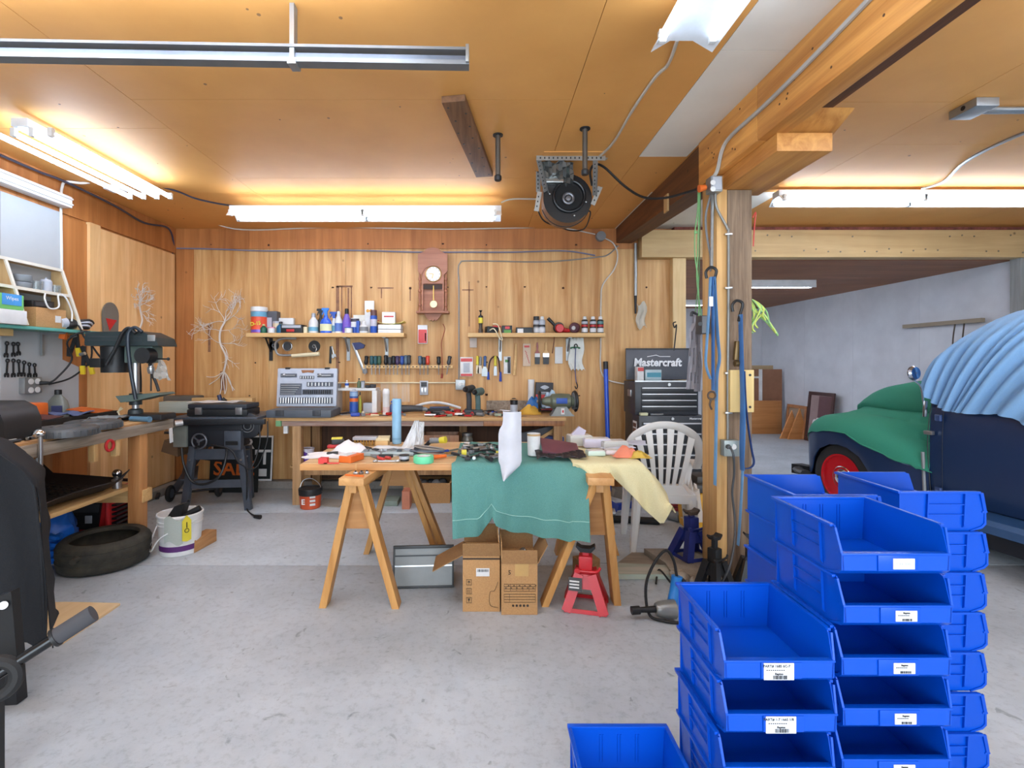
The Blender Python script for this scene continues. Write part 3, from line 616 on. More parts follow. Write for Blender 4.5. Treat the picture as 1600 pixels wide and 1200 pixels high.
for i, (y, rz, m, lab) in enumerate(((3.5, .2, M('maroon_card', (96, 54, 50), .6), 'dark red folder leaning in the black tray'), (3.74, -.2, M('blue_rag', (96, 108, 148), .8, kind='cloth'), 'blue grey rag on the black tray'), (3.98, .1, ORG, 'thin orange sheet at the far end of the black tray'))):
    b = B()
    if i == 1: b.sheet([[(-3.2+.045*j, y-.1+.04*k, BZ+.07+.012*sin(j*2+k)) for j in range(6)] for k in range(6)], .006)
    else: b.cb((-3.12, y, BZ+.075), (.24, .17, .006), (.03, .12, rz))
    one(b, ('folder', 'rag', 'orange_sheet')[i], m, lab, ('folder', 'rag', 'sheet')[i])
b = B(); b.cyl((PX(203, 3.85)+.01, 3.85, BZ+.02), (PX(240, 3.85), 3.80, BZ+.02), .02, n=16); b.cyl((PX(237, 3.85), 3.804, BZ+.02), (PX(241, 3.85), 3.80, BZ+.02), .022, n=16)
one(b, 'blue_tube', M('slate_blue', (96, 132, 156), .4), 'slate blue tube lying near the bench end below the drill press', 'tube')
b = B(); b.sheet([[(-2.95+.03*j, 3.72+.03*k, BZ+.02+.022*abs(sin(j*1.7+k*1.1))) for j in range(8)] for k in range(7)], .003)
one(b, 'crumpled_bag', M('grey_film', (150, 160, 166), .35), 'crumpled grey film bag on the bench between discs and drill press', 'bag')
t = T('goggles', 'small clear goggles with dark rims beside the blue tube', 'glasses', (-2.76, 3.63, BZ))
for s in (-1, 1):
    b = B(); b.torus((-2.76+.032*s, 3.63, BZ+.022), .027, .004, (.0, -.7, .7), 14, 6); part(b, 'rim', BLK, t)
b = B(); b.tube([(-2.85, 3.95, BZ+.01), (-2.87, 3.95, BZ+.06), (-2.85, 3.95, BZ+.1)], .006, 6, 4); b.tube([(-2.88, 3.95, BZ+.06), (-2.83, 3.94, BZ+.09)], .005, 6); one(b, 'knotted_string', CREAM, 'knotted pale string standing by the drill press base', 'string')
b = B(); b.torus((-2.545, 3.42, .83), .035, .01, (1, 0, 0), 18, 8); one(b, 'red_ring', RED, 'red ring hanging on the bench front rail', 'ring')
b = B(); b.cb((-2.548, 4.1, .80), (.006, .04, .12), (.1, 0, 0)); one(b, 'paper_tag', PAPER, 'white paper tag hanging at the bench end corner', 'tag')
# ---- on the lower shelf
MATB = M('mat_black', (28, 28, 30), .6, bump=.2, kind='cloth', scale=.4)
t = T('floor_mat', 'black rimmed rubber tray mat lying on the bench lower shelf', 'mat', (-2.9, 3.3, .465)); g = []
for i in range(13):
    f = i/12; row = []
    for j in range(9):
        k = j/8; lift = .07*max(0, (abs(k-.5)-.42)/.08)**1+.05*max(0, (f-.9)/.1); row.append((-3.3+.66*k+.02*sin(f*9), 2.7+1.04*f, .475+.07*(1-f)*(1-k)+lift+.05*f*(1-k)))
    g.append(row)
b = B(); b.sheet(g, .006); part(b, 'mat_sheet', MATB, t, ang=60)
b = B()
for i in range(16):
    for j in range(9): b.cb((-3.22+.06*j, 2.78+.055*i, .485+.07*(1-i/16)*(1-j/9)+.05*(i/16)*(1-j/9)), (.02, .02, .006))
part(b, 'tread_knobs', MATB, t, kind='stuff')
c = (PX(183, 3.72), 3.72, .462); t = T('hitch_ball', 'chrome trailer hitch ball standing at the end of the lower shelf', 'hitch ball', c)
b = B(); b.lathe([(.03, 0), (.03, .05), (.036, .055), (.036, .065), (.018, .075), (.018, .085)], c, 16); part(b, 'shank', STEEL, t)
b = B(); b.ball((c[0], c[1], .462+.11), .032, 12); part(b, 'ball', CHROME, t)
t = T('coiled_hose', 'teal and grey hose coil at the front of the lower shelf', 'hose', (-2.75, 2.95, .52))
for k in range(3):
    b = B(); b.torus((-2.78+.02*k, 2.98, .56+.012*k), .08-.008*k, .013, (1, .2, .5), 22, 8); part(b, 'coil', (M('hose_teal', (50, 110, 110), .5), DGR, GRY)[k], t)
b = B(); b.tube([(-2.74, 2.93, .62), (-2.68, 2.85, .56), (-2.67, 2.75, .5)], .016, 8, 5); part(b, 'hose_end', GRY, t)
# ---- generator
GX, GY = -3.15, 4.09
t = T('generator', 'red portable generator under the left workbench', 'generator', (GX, GY, 0))
b = B(); b.box(GX-.24, GX+.24, GY-.2, GY+.2, .06, .36, .03); part(b, 'housing', RED, t)
b = B(); b.prism([(GX-.17, .10), (GX+.17, .10), (GX+.2, .315), (GX-.13, .315)], GY-.215, GY-.2, 'y'); part(b, 'control_panel', BLK, t)
b = B(); b.prism([(GX-.12, .235), (GX+.18, .235), (GX+.19, .30), (GX-.11, .30)], GY-.222, GY-.215, 'y'); part(b, 'upper_panel', DGR, t)
for k in range(3):
    b = B(); b.box(GX-.1+.09*k, GX-.05+.09*k, GY-.225, GY-.214, .15, .21, .003); part(b, 'socket', LGR if k != 1 else BLK, t)
text('HONDA', .055, PAPER, t, 'lettering', (GX-.14, GY-.204, .345), (R(90), 0, 0))
for x in (-.25, .25):
    b = B(); b.tube([(GX+x, GY-.22, .02), (GX+x, GY-.22, .40), (GX+x, GY+.2, .40), (GX+x, GY+.2, .02)], .014, 8); part(b, 'frame_tube', RED if x > 0 else BLK, t)
for y in (-.22, .2):
    b = B(); b.tube([(GX-.25, GY+y, .39), (GX+.25, GY+y, .39)], .014); part(b, 'frame_rail', RED if y < 0 else BLK, t)
b = B(); b.lathe([(.05, 0), (.05, .03), (.02, .04)], (GX+.05, GY, .36), 16); part(b, 'fuel_cap', BLK, t)
b = B()
for k in range(6): b.box(GX+.235, GX+.28, GY-.16, GY+.16, .09+.035*k, .105+.035*k)
part(b, 'engine_fins', IRON, t, kind='stuff')
for x in (-.2, .2):
    b = B(); b.box(GX+x-.04, GX+x+.04, GY-.18, GY+.18, 0, .06); part(b, 'foot', RUB, t)
# blue tarp bundle
TARP = M('blue_tarp', (22, 104, 206), .35, bump=.1); g = []
for i in range(15):
    a = i/14; row = []
    for j in range(15):
        q = j/14; u = 2*pi*q; r = .17+.018*sin(5*u+i*.9)+.012*sin(9*u+2*i)
        row.append((-3.06+(.08+r*.45)*cos(u)*(.6+.4*sin(pi*a)), 3.55+r*.8*sin(u)*(.6+.4*sin(pi*a)), .012+.33*a+.014*sin(3*u+i)*(1 if a > .05 else 0)))
    g.append(row)
b = B(); b.sheet(g, .004)
for k in range(4): b.tube([(-2.96, 3.42, .03+.06*k), (-2.90, 3.40, .05+.05*k), (-2.92, 3.46, .02+.06*k)], .02, 6, 5)
one(b, 'blue_tarp', TARP, 'bundled bright blue tarp on the floor behind the dark cover', 'tarp', ang=50)
# tire
TX, TY = -2.63, 3.49
t = T('tire', 'worn dark tyre without rim lying flat on the floor', 'tire', (TX, TY, 0)); TIR = M('dusty_rubber', (62, 58, 48), .85, col2=(40, 38, 33), scale=2)
b = B(); b.lathe([(.205, .02), (.225, .0), (.262, .012), (.272, .05), (.268, .09), (.274, .1), (.274, .13), (.266, .17), (.24, .195), (.205, .19), (.2, .165), (.232, .14), (.24, .1), (.23, .05), (.205, .02)], (TX, TY, 0), 48, cap=False); part(b, 'carcass', TIR, t, ang=60)
for z in (.07, .115, .15): 
    b = B(); b.torus((TX, TY, z), .271, .0035, n=48, k=6); part(b, 'tread_rib', TIR, t)
b = B(); b.cyl((TX+.02, TY-.262, .13), (TX+.03, TY-.315, .125), .022, .019, n=12); part(b, 'spigot', TIR, t)
b = B(); b.cyl((TX, TY, .004), (TX, TY, .008), .2, n=30); part(b, 'painted_inner_shadow', BLK, t)  # black disc painted in as the shade inside the tyre
# bucket
BK = PF(262, 873); BK = (BK[0], BK[1]+.15, 0)
t = T('bucket', 'white plastic pail with purple bottom band holding tools', 'bucket', BK)
b = B(); b.lathe([(.128, 0), (.132, .004), (.147, .27), (.152, .272), (.155, .285), (.152, .292), (.143, .292), (.141, .28), (.126, .01), (.001, .01)], BK, 32); part(b, 'pail', WHT, t)
b = B(); b.lathe([(.1345, .035), (.1365, .075)], BK, 32, cap=False); part(b, 'purple_band', M('purple_print', (92, 40, 110), .5), t)
for z in (.22, .245):
    b = B(); b.torus((*BK[:2], z), .147, .004, n=32, k=6); part(b, 'rim_ring', WHT, t)
b = B(); b.tube([(BK[0]-.15, BK[1], .24), (BK[0]-.16, BK[1]-.09, .1), (BK[0]-.12, BK[1]-.15, .05), (BK[0]-.03, BK[1]-.17, .16), (BK[0]+.14, BK[1]-.06, .24)], .005, 6, 6); part(b, 'bail', WHT, t)
g = [[(BK[0]+(.155+.002*sin(i+j))*sin(-.15+.8*j/6), BK[1]-(.157)*cos(-.15+.8*j/6), .285-.18*i/6+.02*sin(j)) for j in range(7)] for i in range(7)]
b = B(); b.sheet(g, .003); one(b, 'rag', M('grey_rag', (176, 184, 176), .85, kind='cloth'), 'grey rag draped over the white pail rim', 'rag')
c = (BK[0]+.115, BK[1]-.115); b = B(); b.X = Matrix.Translation((c[0], c[1], .21)) @ Euler((0, 0, .9)).to_matrix().to_4x4(); b.prism([(-.03, -.09), (.0, -.1), (.03, -.09), (.03, .05), (0, .09), (-.03, .05)], -.002, .002, 'y'); b.X = None
o = one(b, 'warning_tag', YEL, 'yellow warning tag hanging on the white pail', 'tag'); b = B(); b.X = Matrix.Translation((c[0], c[1], .21)) @ Euler((0, 0, .9)).to_matrix().to_4x4(); b.torus((0, -.003, -.02), .014, .0025, (0, 1, 0), 14, 5); b.box(-.003, .003, -.004, -.002, .0, .04); part(b, 'symbol', INK, o)
t = T('black_tool', 'black moulded tool parts sticking out of the white pail', 'tool', (BK[0], BK[1], .2))
b = B(); b.prism([(BK[0]-.09, .24), (BK[0]+.02, .25), (BK[0]+.05, .36), (BK[0]-.02, .34)], BK[1]-.04, BK[1]+.04, 'y'); part(b, 'blade_guard', BLK, t)
b = B(); b.cyl((BK[0]+.03, BK[1], .26), (BK[0]+.13, BK[1]+.03, .31), .022, n=12); b.cyl((BK[0]-.0, BK[1]+.03, .3), (BK[0]+.05, BK[1]+.03, .37), .01); part(b, 'handle', BLK, t)
# wood block
b = B(); b.X = Matrix.Translation((PF(317, 852)[0], PF(317, 852)[1], 0)) @ Euler((0, 0, -.12)).to_matrix().to_4x4(); b.box(-.045, .045, -.15, .1, 0, .092, .004)
one(b, 'timber_block', M('block_pine', (190, 142, 92), .7, kind='wood', col2=(150, 104, 62), axis='y'), 'short square timber block on the floor beside the white pail', 'block')
# plywood square on the floor
q = [PF(102, 944), PF(188, 946), PF(98, 1007), PF(70, 1000)]
b = B(); b.prism([(q[0][0], q[0][1]), (q[1][0], q[1][1]), (q[2][0], q[2][1]), (q[3][0]-.25, q[3][1]), (q[0][0]-.28, q[0][1]-.02)], .001, .014, 'z')
one(b, 'plywood_offcut', M('ply_offcut', (216, 186, 142), .6, kind='wood', col2=(202, 168, 122), axis='y', scale=.5), 'pale plywood offcut lying on the floor by the dark cover', 'board')
# dark grey cover over a machine
COV = M('cover_charcoal', (35, 36, 39), .7, bump=.1, kind='cloth', col2=(30, 31, 34), scale=.5, spec=.15)
t = T('machine_cover', 'charcoal fabric cover over a machine at the left frame edge', 'cover', (-2.0, 2.1, 0))
prof = [(-2.75, .30), (-2.75, 1.07), (-2.2, 1.075), (-1.95, 1.055), (-1.86, 1.0), (-1.80, .955), (-1.76, .90), (-1.745, .75), (-1.735, .6), (-1.725, .45), (-1.715, .33), (-1.71, .265)]
pp = smooth_path([(a, 0, c) for a, c in prof], 4); pp = [p for i, p in enumerate(pp)]
g = []
for i, f in enumerate([0, .04, .15, .3, .5, .7, .85, 1]):
    row = []
    for j, p in enumerate(pp):
        dz = -.02*(1 if f in (0, 1) else 0)*(p.z > .5); k = max(0, (.95-p.z))
        row.append((p.x-.275*f+.006*sin(7*f+p.z*6)*k*2, 1.98+.34*f+.015*sin(j*.9)*(1 if f == 1 else 0), p.z+dz-.06*f*k))
    g.append(row)
b = B(); b.sheet(g, .004); part(b, 'cover_top', COV, t, ang=70)
g = []
for i in range(15):
    f = i/14; z = .285+f*(.95-.285); row = []
    for j in range(25):
        u = j/24; xr = -1.712-.048*f**2; x = -2.75+(xr+2.75)*u; ztop = 1.0
        for (xa_, za_), (xb_, zb_) in zip(prof[1:7], prof[2:7]):
            if x <= xb_ or xb_ == -1.76: ztop = za_+(zb_-za_)*min(1, max(0, (x-xa_)/(xb_-xa_))); break
        ztop += .012
        zz = .285+f*(ztop-.285); row.append((x, 1.975+.02*sin(u*30+2*f)*(1-f)*.9+.012*sin(u*13+f*5)*(1-f*.5), zz-.01*sin(u*20)*(1-f)))
    g.append(row)
b = B(); b.sheet(g, .004); part(b, 'cover_skirt', COV, t, ang=70)
b = B(); b.tube([(-1.80, 1.972, .955), (-1.765, 1.97, .90), (-1.748, 1.97, .75), (-1.735, 1.97, .6), (-1.72, 1.97, .3)], .006, 6, 5); part(b, 'piping', COV, t)
for (xx, yy) in ((-1.92, 2.06), (-2.10, 2.22)):
    b = B(); b.bar((xx, yy, 0), (xx-.03, yy, .40), .055, .05, (0, 1, 0), .004); part(b, 'machine_leg', IRON, t)
b = B(); b.box(-2.7, -1.98, 2.02, 2.24, .36, .40); part(b, 'machine_shelf', IRON, t)
# black exercise-like frame with foam grip at the frame edge
fx = PX(12, 1.55); t = T('trolley', 'black steel frame with foam grip handle and rubber wheel, lower left corner', 'trolley', (fx, 1.6, 0))
b = B(); b.prism([(PX(-40, 1.6), .62), (PX(17, 1.6), .665), (PX(26, 1.6), .46), (PX(-40, 1.6), .42)], 1.6, 1.63, 'y'); part(b, 'side_plate', BLK, t)
b = B(); b.cyl(P(5, 946, 1.598), P(5, 946, 1.585), .012, n=12); part(b, 'bolt', CHROME, t)
a_, b_ = V(P(10, 1045, 1.52)), V(P(146, 958, 1.62)); d = b_-a_
b = B(); b.cyl(a_-d*.3, a_+d*.56, .0165, n=14); part(b, 'handle_bar', M('gloss_black', (18, 18, 20), .2), t)
b = B(); b.cyl(a_+d*.55, b_, .027, n=16); part(b, 'foam_grip', M('foam_grey', (70, 70, 74), .9), t)
b = B(); b.cyl(a_+d*.53, a_+d*.57, .03, n=16); part(b, 'collar', BLK, t)
b = B(); b.torus(P(-8, 1062, 1.5), .05, .02, (.5, -.85, .1), 24, 10); part(b, 'wheel', RUB, t)
b = B(); b.box(PX(-60, 1.62), PX(-20, 1.62), 1.64, 1.68, 0, .45); part(b, 'stand', BLK, t)
# ================================================================== table saw and sign
SG = M('saw_grey', (84, 90, 100), .45, .3); SD = M('saw_dark', (40, 42, 48), .5, .2); S2 = M('saw_plate', (150, 158, 150), .5, .3)
SX, SY = -2.46, 4.95
t = T('table_saw', 'dark grey table saw on a splayed steel stand with wheels', 'table saw', (SX, SY, 0))
x0, x1 = PX(292, 4.72), PX(378, 4.72); yf = 4.72
b = B(); b.box(x0, x1, yf, yf+.17, .60, .84, .012); part(b, 'body', SD, t)
b = B(); b.box(x0-.14, x1+.17, yf-.06, yf+.56, .86, .885, .004); part(b, 'saw_top', SG, t)
b = B(); b.bar((x0-.22, yf-.09, .84), (x1+.26, yf-.09, .85), .04, .05, (0, 0, 1), .006); part(b, 'fence_rail', M('saw_rail', (54, 56, 60), .4, .5), t)
b = B(); b.cyl((x0-.03, yf-.14, .835), (x0+.02, yf-.10, .84), .034, n=16); part(b, 'rail_end', STEEL, t)
b = B(); b.box(x0-.12, x0+.01, yf-.02, yf+.1, .60, .80, .006); part(b, 'side_plate', S2, t)
cx, cz = PX(316, yf), PZ(688, yf)
b = B(); b.torus((cx, yf-.05, cz), .068, .009, (0, 1, 0), 26, 8)
for a in (.4, 2.5, 4.6): b.bar((cx, yf-.05, cz), (cx+.066*cos(a), yf-.05, cz+.066*sin(a)), .014, .008, (0, 1, 0))
b.cyl((cx, yf-.07, cz), (cx, yf+.02, cz), .014); part(b, 'hand_wheel', M('wheel_grey', (112, 114, 120), .4, .5), t)
b = B(); b.cyl((cx+.0, yf-.11, cz-.05), (cx, yf-.05, cz-.05), .012); part(b, 'crank_knob', BLK, t)
cx2, cz2 = PX(279, 4.85), PZ(675, 4.85)
b = B(); b.torus((cx2, 4.8, cz2), .07, .01, (1, .1, 0), 22, 8); b.cyl((cx2-.12, 4.8, cz2), (cx2+.05, 4.8, cz2), .012); part(b, 'tilt_wheel', SD, t)
b = B(); b.box(PX(354, yf), PX(380, yf), yf-.05, yf+.02, PZ(702, yf), PZ(672, yf), .008); part(b, 'switch_housing', SG, t)
b = B(); b.box(PX(357, yf), PX(376, yf), yf-.056, yf-.048, PZ(694, yf), PZ(688, yf)); part(b, 'switch_slot', BLK, t)
b = B(); b.lathe([(.11, 0), (.12, .01), (.12, .06), (.1, .07)], (PX(392, 4.8), 4.8, PZ(664, 4.8)), 26, (0, -1, 0)); part(b, 'motor_cover', SD, t)
b = B()
for r in (.035, .06): b.torus((PX(392, 4.8), 4.728, PZ(664, 4.8)), r, .004, (0, 1, 0), 24, 6)
part(b, 'cover_ring', GRY, t)
legs = [((x0+.05, yf+.02, .60), (PX(285, 4.61), 4.64, 0)), ((x1-.02, yf+.02, .60), (PX(391, 4.77), 4.74, 0)), ((x0-.02, yf+.46, .62), (PX(258, 5.15), 5.25, .0)), ((x1-.13, yf+.40, .55), (PX(394, 5.2), 5.16, .0))]
for p, q in legs:
    b = B(); b.bar(q, p, .062, .05, (0, 1, 0), .004); part(b, 'leg', SG, t)
    b = B(); c = V(p)*.8+V(q)*.2; b.cyl(c+V((0, -.036, 0)), c+V((0, -.028, 0)), .01, n=8); part(b, 'bolt', STEEL, t)
def lerp(i, f): return V(legs[i][1])*(1-f)+V(legs[i][0])*f
for (i, j, f, h) in ((0, 1, .88, .1), (0, 1, .42, .075), (2, 3, .7, .09), (0, 2, .88, .1), (0, 2, .5, .14), (1, 3, .93, .05)):
    b = B(); b.bar(lerp(i, f), lerp(j, f), h, .006, (0, 0, 1) if (i, j) in ((0, 2), (1, 3)) else (0, 1, 0)); 
    part(b, 'stand_rail', SG if i != 2 else SD, t)
for i, (px, py, Y) in enumerate(((266, 776, 5.0), (342, 767, 5.2))):
    c = V((PX(px, Y), Y, .085)); b = B(); b.torus(c, .062, .022, (1, .15, 0), 26, 10); part(b, 'wheel_tyre', RUB, t)
    b = B(); b.cyl(c-V((.012, 0, 0)), c+V((.012, 0, 0)), .05, n=20); part(b, 'wheel_disc', (SG, RUST)[i], t)
b = B(); b.tube([(PX(272, 5), 5.0, .085), (PX(340, 5.2), 5.2, .085)], .012); b.bar((PX(258, 5.1), 5.0, .085), (PX(250, 5.0), 4.95, .05), .03, .03); part(b, 'axle', IRON, t)
b = B(); b.prism([(PX(270, 4.9)-.02, .55), (PX(292, 4.9), .50), (PX(292, 4.9), .62), (PX(272, 4.9), .66)], 4.75, 5.1, 'y'); part(b, 'end_box', M('end_box_wood', (120, 92, 66), .7, kind='wood', axis='x'), t)
b = B(); b.tube([P(284, 700, 4.6), P(287, 725, 4.58), P(300, 752, 4.58), P(322, 756, 4.58), P(344, 742, 4.6), P(354, 710, 4.66), P(352, 692, 4.7)], .011, 8, 7); part(b, 'loop_cable', BLK, t)
b = B(); b.tube([P(330, 695, 4.65), P(360, 703, 4.62), P(372, 722, 4.6), P(384, 732, 4.6), P(386, 760, 4.68), P(386, 795, 4.72), PF(397, 806, .012)], .008, 7, 7); q = V(PF(398, 807, .018)); b.cyl(q, q+V((.06, -.02, .0)), .016, .02); part(b, 'power_cord', BLK, t)
b = B(); b.tube([P(418, 658, 4.75), P(417, 690, 4.72), P(402, 728, 4.68), P(385, 733, 4.62)], .006, 6, 6); b.tube([P(405, 660, 4.74), P(406, 690, 4.72), P(400, 715, 4.7), P(392, 733, 4.64)], .006, 6, 6); part(b, 'hanging_cord', BLK, t)
# case, boards lying on the saw
t = T('tool_case', 'black plastic tool case with two silver latches lying on the saw', 'case', (-2.4, 4.83, .887))
x0, x1 = PX(299, 4.8), PX(392, 4.8); b = B(); b.box(x0, x1, 4.72, 5.0, .887, .955, .014); part(b, 'lower_shell', BLK, t)
b = B(); b.box(x0+.005, x1-.005, 4.725, 5.0, .957, 1.005, .014); part(b, 'lid', M('case_dark', (44, 48, 56), .45), t)
for px in (318, 380):
    b = B(); b.box(PX(px-5, 4.8), PX(px+5, 4.8), 4.705, 4.722, .905, .972, .003); part(b, 'latch', STEEL, t)
b = B(); b.box(PX(255, 5.1), PX(380, 5.1), 5.03, 5.16, .888, 1.0, .003); one(b, 'painted_board', M('pale_board', (182, 188, 178), .7, kind='wood', col2=(160, 170, 160), axis='x'), 'pale painted board lying behind the black tool case on the saw', 'board')
b = B(); b.box(PX(302, 5.2), PX(396, 5.2), 5.17, 5.25, .888, 1.03, .003); one(b, 'pine_offcut', PINEX, 'pine board behind the pale board on the saw', 'board')
b = B(); b.sheet([[(PX(300, 4.95)+.09*j, 4.85+.06*i, 1.008+.006*sin(j*2+i*1.3)) for j in range(6)] for i in range(5)], .002); one(b, 'paper_sheet', PAPER, 'white paper sheet lying on the black tool case', 'paper')
b = B(); b.box(PX(256, 5.3), PX(310, 5.3), 5.28, 5.42, .888, 1.045, .02); one(b, 'flat_cushion', M('grey_vinyl', (96, 92, 86), .6), 'grey flat cushion at the back of the saw table', 'cushion')
for i, (px, y0, lean) in enumerate(((345, 617, -.02), (352, 623, -.03))):
    c = P(px, 636, 5.1); b = B(); b.cyl((c[0], c[1], 1.001), (c[0]+lean, c[1], PZ(y0, 5.1)), .022, .02, n=12); one(b, 'caulk_tube', (M('tube_navy', (34, 44, 78), .4), BLK)[i], ('navy blue upright tube behind the tool case on the saw', 'black upright tube beside the navy one on the saw')[i], 'tube')
# sign leaning on the wall
th = .1
t = T('rent_sign', 'black yard sign with white lettering leaning on the back wall behind the saw', 'sign', (PX(375, 5.53), 5.53, .087))
x0, x1 = PX(330, 5.55), PX(426, 5.55); zb, zt = .087, PZ(681, 5.55)
m4 = Matrix.Translation((0, 5.53, zb)) @ Euler((-th, 0, 0)).to_matrix().to_4x4()
def sg(a, c, z0, z1, y0=-.004, y1=.004):
    b = B(); b.X = m4; b.box(a, c, y0, y1, z0, z1); return b
H = zt-zb; part(sg(x0, x1, 0, H), 'sign_board', M('sign_black', (26, 32, 32), .5), t)
for a in ((x0, x1, 0, .02), (x0, x1, H-.018, H), (x0, x0+.018, .02, H-.018), (x1-.018, x1, .02, H-.018)):
    part(sg(*a, -.006, -.003), 'sign_border', PAPER, t)
def stext(s, size, x, z, m, sx=1):
    p = m4 @ V((x, -.007, z)); text(s, size, m, t, 'lettering', p, (R(90)-th, 0, 0), sx=sx, bold=.004)
stext('FOR', .15, -2.675, .40, PAPER); stext('RENT', .225, -2.62, .25, PAPER, 1.0)
part(sg(x1-.16, x1-.06, .05, .13, -.007, -.003), 'white_patch', PAPER, t)
xa, xb = PX(328, 5.38), PX(404, 5.38); t = T('sale_sign', 'smaller black sign with orange lettering in front of the rent sign', 'sign', ((xa+xb)/2, 5.38, .0))
m4 = Matrix.Translation((0, 5.36, .002)) @ Euler((-.08, 0, 0)).to_matrix().to_4x4(); part(sg(xa, xb, 0, .40), 'sign_board', MATS['sign_black'], t)
stext('SALE', .21, (xa+xb)/2, .25, ORG, 1.0); stext('FOR', .1, (xa+xb)/2, .09, PAPER)
# ================================================================== back wall: shelves, clock, tools
SHY, SHZ = 5.38, 1.717
SHW = M('shelf_pine', (222, 184, 128), .6, kind='wood', col2=(198, 156, 100), axis='x')
def wshelf(label, p0, p1, brs):
    x0, x1 = PX(p0, SHY), PX(p1, SHY)
    t = T('wall_shelf', label, 'shelf', ((x0+x1)/2, 5.5, SHZ))
    b = B(); b.box(x0, x1, SHY, 5.598, SHZ-.045, SHZ, .004); part(b, 'shelf_board', SHW, t)
    for px, m in brs:
        x = PX(px, 5.5); b = B(); b.box(x-.018, x+.018, 5.42, 5.59, SHZ-.052, SHZ-.046); b.box(x-.018, x+.018, 5.585, 5.599, SHZ-.30, SHZ-.046); b.bar((x, 5.45, SHZ-.05), (x, 5.59, SHZ-.2), .006, .018, (1, 0, 0)); part(b, 'bracket', m, t)
wshelf('left wall shelf crowded with cleaning bottles and cans', 384, 631, ((418, IRON), (541, GALV), (602, GALV)))
wshelf('right wall shelf with spray cans and a lantern', 731, 946, ((782, GALV), (889, GALV)))
IY = 5.47
def X_(px): return PX(px, IY)
def hz(py): return PZ(py, IY)-SHZ                      # height above the shelf of a pixel row at item depth
S_ = IY/F
def botl(name, label, cat, px, w, top, prof, bodym, capm=None, band=None, bandm=None, capfrac=.82, group=None, dy=0, e=1.0):
    c = (X_(px), IY+dy, SHZ); h = hz(top); r = w*S_/2
    t = T(name, label, cat, c, 0, group)
    pr = [(a*r, q*h) for a, q in prof]; lo = [p for p in pr if p[1] <= capfrac*h+1e-6]; hi = [p for p in pr if p[1] >= capfrac*h-1e-6]
    b = B(); b.lathe(lo, c, 16, e=e); part(b, 'body', bodym, t)
    if capm and len(hi) > 1: b = B(); b.lathe(hi, c, 16, e=e); part(b, 'cap', capm, t)
    if band:
        for (z0, z1), m in zip(band, bandm):
            b = B(); b.lathe([(r*1.012, z0*h), (r*1.012, z1*h)], c, 16, cap=False, e=e); part(b, 'printed_band', m, t)
    return t
def crate(name, label, px0, px1, top, m, d=.12, cat='box', dy=0, base=None, panels=()):
    z0 = SHZ if base is None else PZ(base, IY); t = T(name, label, cat, ((X_(px0)+X_(px1))/2, IY+dy, z0))
    b = B(); b.box(X_(px0), X_(px1), IY+dy-d/2, IY+dy+d/2, z0, PZ(top, IY), .004); part(b, 'body', m, t)
    for (a, c, y0, y1, pm) in panels:
        b = B(); b.box(X_(a), X_(c), IY+dy-d/2-.0015, IY+dy-d/2+.001, PZ(y1, IY), PZ(y0, IY)); part(b, 'printed_panel', pm, t)
    return t
TUB = [(1, 0), (1, .82), (1, .83), (1.04, .83), (1.04, .9), (1.0, 1), (.01, 1)]
CAN = [(.95, 0), (1, .02), (1, .74), (.98, .76), (.78, .80), (.60, .82), (.6, .83), (.6, .95), (.45, 1), (.01, 1)]
CANC = [(.95, 0), (1, .02), (1, .72), (.96, .76), (.92, .77), (.92, .99), (.88, 1), (.01, 1)]
BOT = [(.95, 0), (1, .03), (1, .5), (.9, .6), (.5, .74), (.42, .78), (.42, .84), (.45, .84), (.38, .98), (.01, 1)]
SPR = [(.95, 0), (1, .04), (1, .4), (.8, .52), (.38, .62), (.36, .68), (.36, .70)]
OXI = M('tub_orange', (232, 84, 50), .45); PUR = M('purple_plastic', (120, 88, 190), .3); LBL = M('label_blue', (40, 84, 176), .45); CYAN = M('label_cyan', (110, 170, 200), .5)
t = botl('stain_remover_tub', 'tall orange tub with white lid at the left end of the bottle shelf', 'tub', 405, 24, 480, TUB, OXI, WHT, ((.02, .13), (.62, .82)), (PUR, CYAN), .83)
text('D-15', .055, YEL, t, 'lettering', (X_(405), IY-.087, SHZ+.10), (R(90), R(-8), 0), bold=.002)
crate('carton', 'dark grey carton behind the orange tub on the shelf', 415, 432, 486, M('box_slate', (84, 86, 94), .6), .1, dy=.06, panels=((415, 424, 496, 521, M('box_lilac', (190, 186, 196), .6)),))
crate('carton', 'white flat box at the back of the shelf beside the slate carton', 431, 455, 496, WHT, .05, dy=.09)
botl('small_bottle', 'short dark green bottle in front of the orange tub', 'bottle', 415, 10, 507, BOT, M('dark_green', (24, 96, 72), .4), M('pale_green', (190, 200, 140), .5), dy=-.05)
botl('small_jar', 'cream jar on the shelf behind the pink lidded tub', 'jar', 432, 14, 502, TUB, CREAM, LGR, capfrac=.83, dy=.03)
botl('small_tub', 'tiny white tub with pink lid on the left shelf', 'tub', 428, 11, 512, TUB, WHT, M('pink', (226, 130, 160), .5), capfrac=.83, dy=-.06)
botl('small_bottle', 'teal blue bottle left of the black slab box', 'bottle', 440, 13, 503, BOT, M('teal_blue', (30, 100, 140), .35), BLK, dy=-.02)
t = crate('black_case', 'black flat box with white top and red logo on the left shelf', 443, 476, 508, BLK, .16, panels=((445, 474, 509, 513, LGR),))
b = B(); b.box(X_(452), X_(464), IY-.083, IY-.08, hz(519)+SHZ, hz(515)+SHZ, .001); part(b, 'logo', RED, t)
crate('carton', 'narrow beige carton right of the black flat box', 476.5, 482, 511, CREAM, .1)
botl('cleaner_bottle', 'squat white bottle with pointed cap left of the spray bottles', 'bottle', 490, 15, 489, BOT, WHT, LGR, ((.1, .3),), (CYAN,), .78)
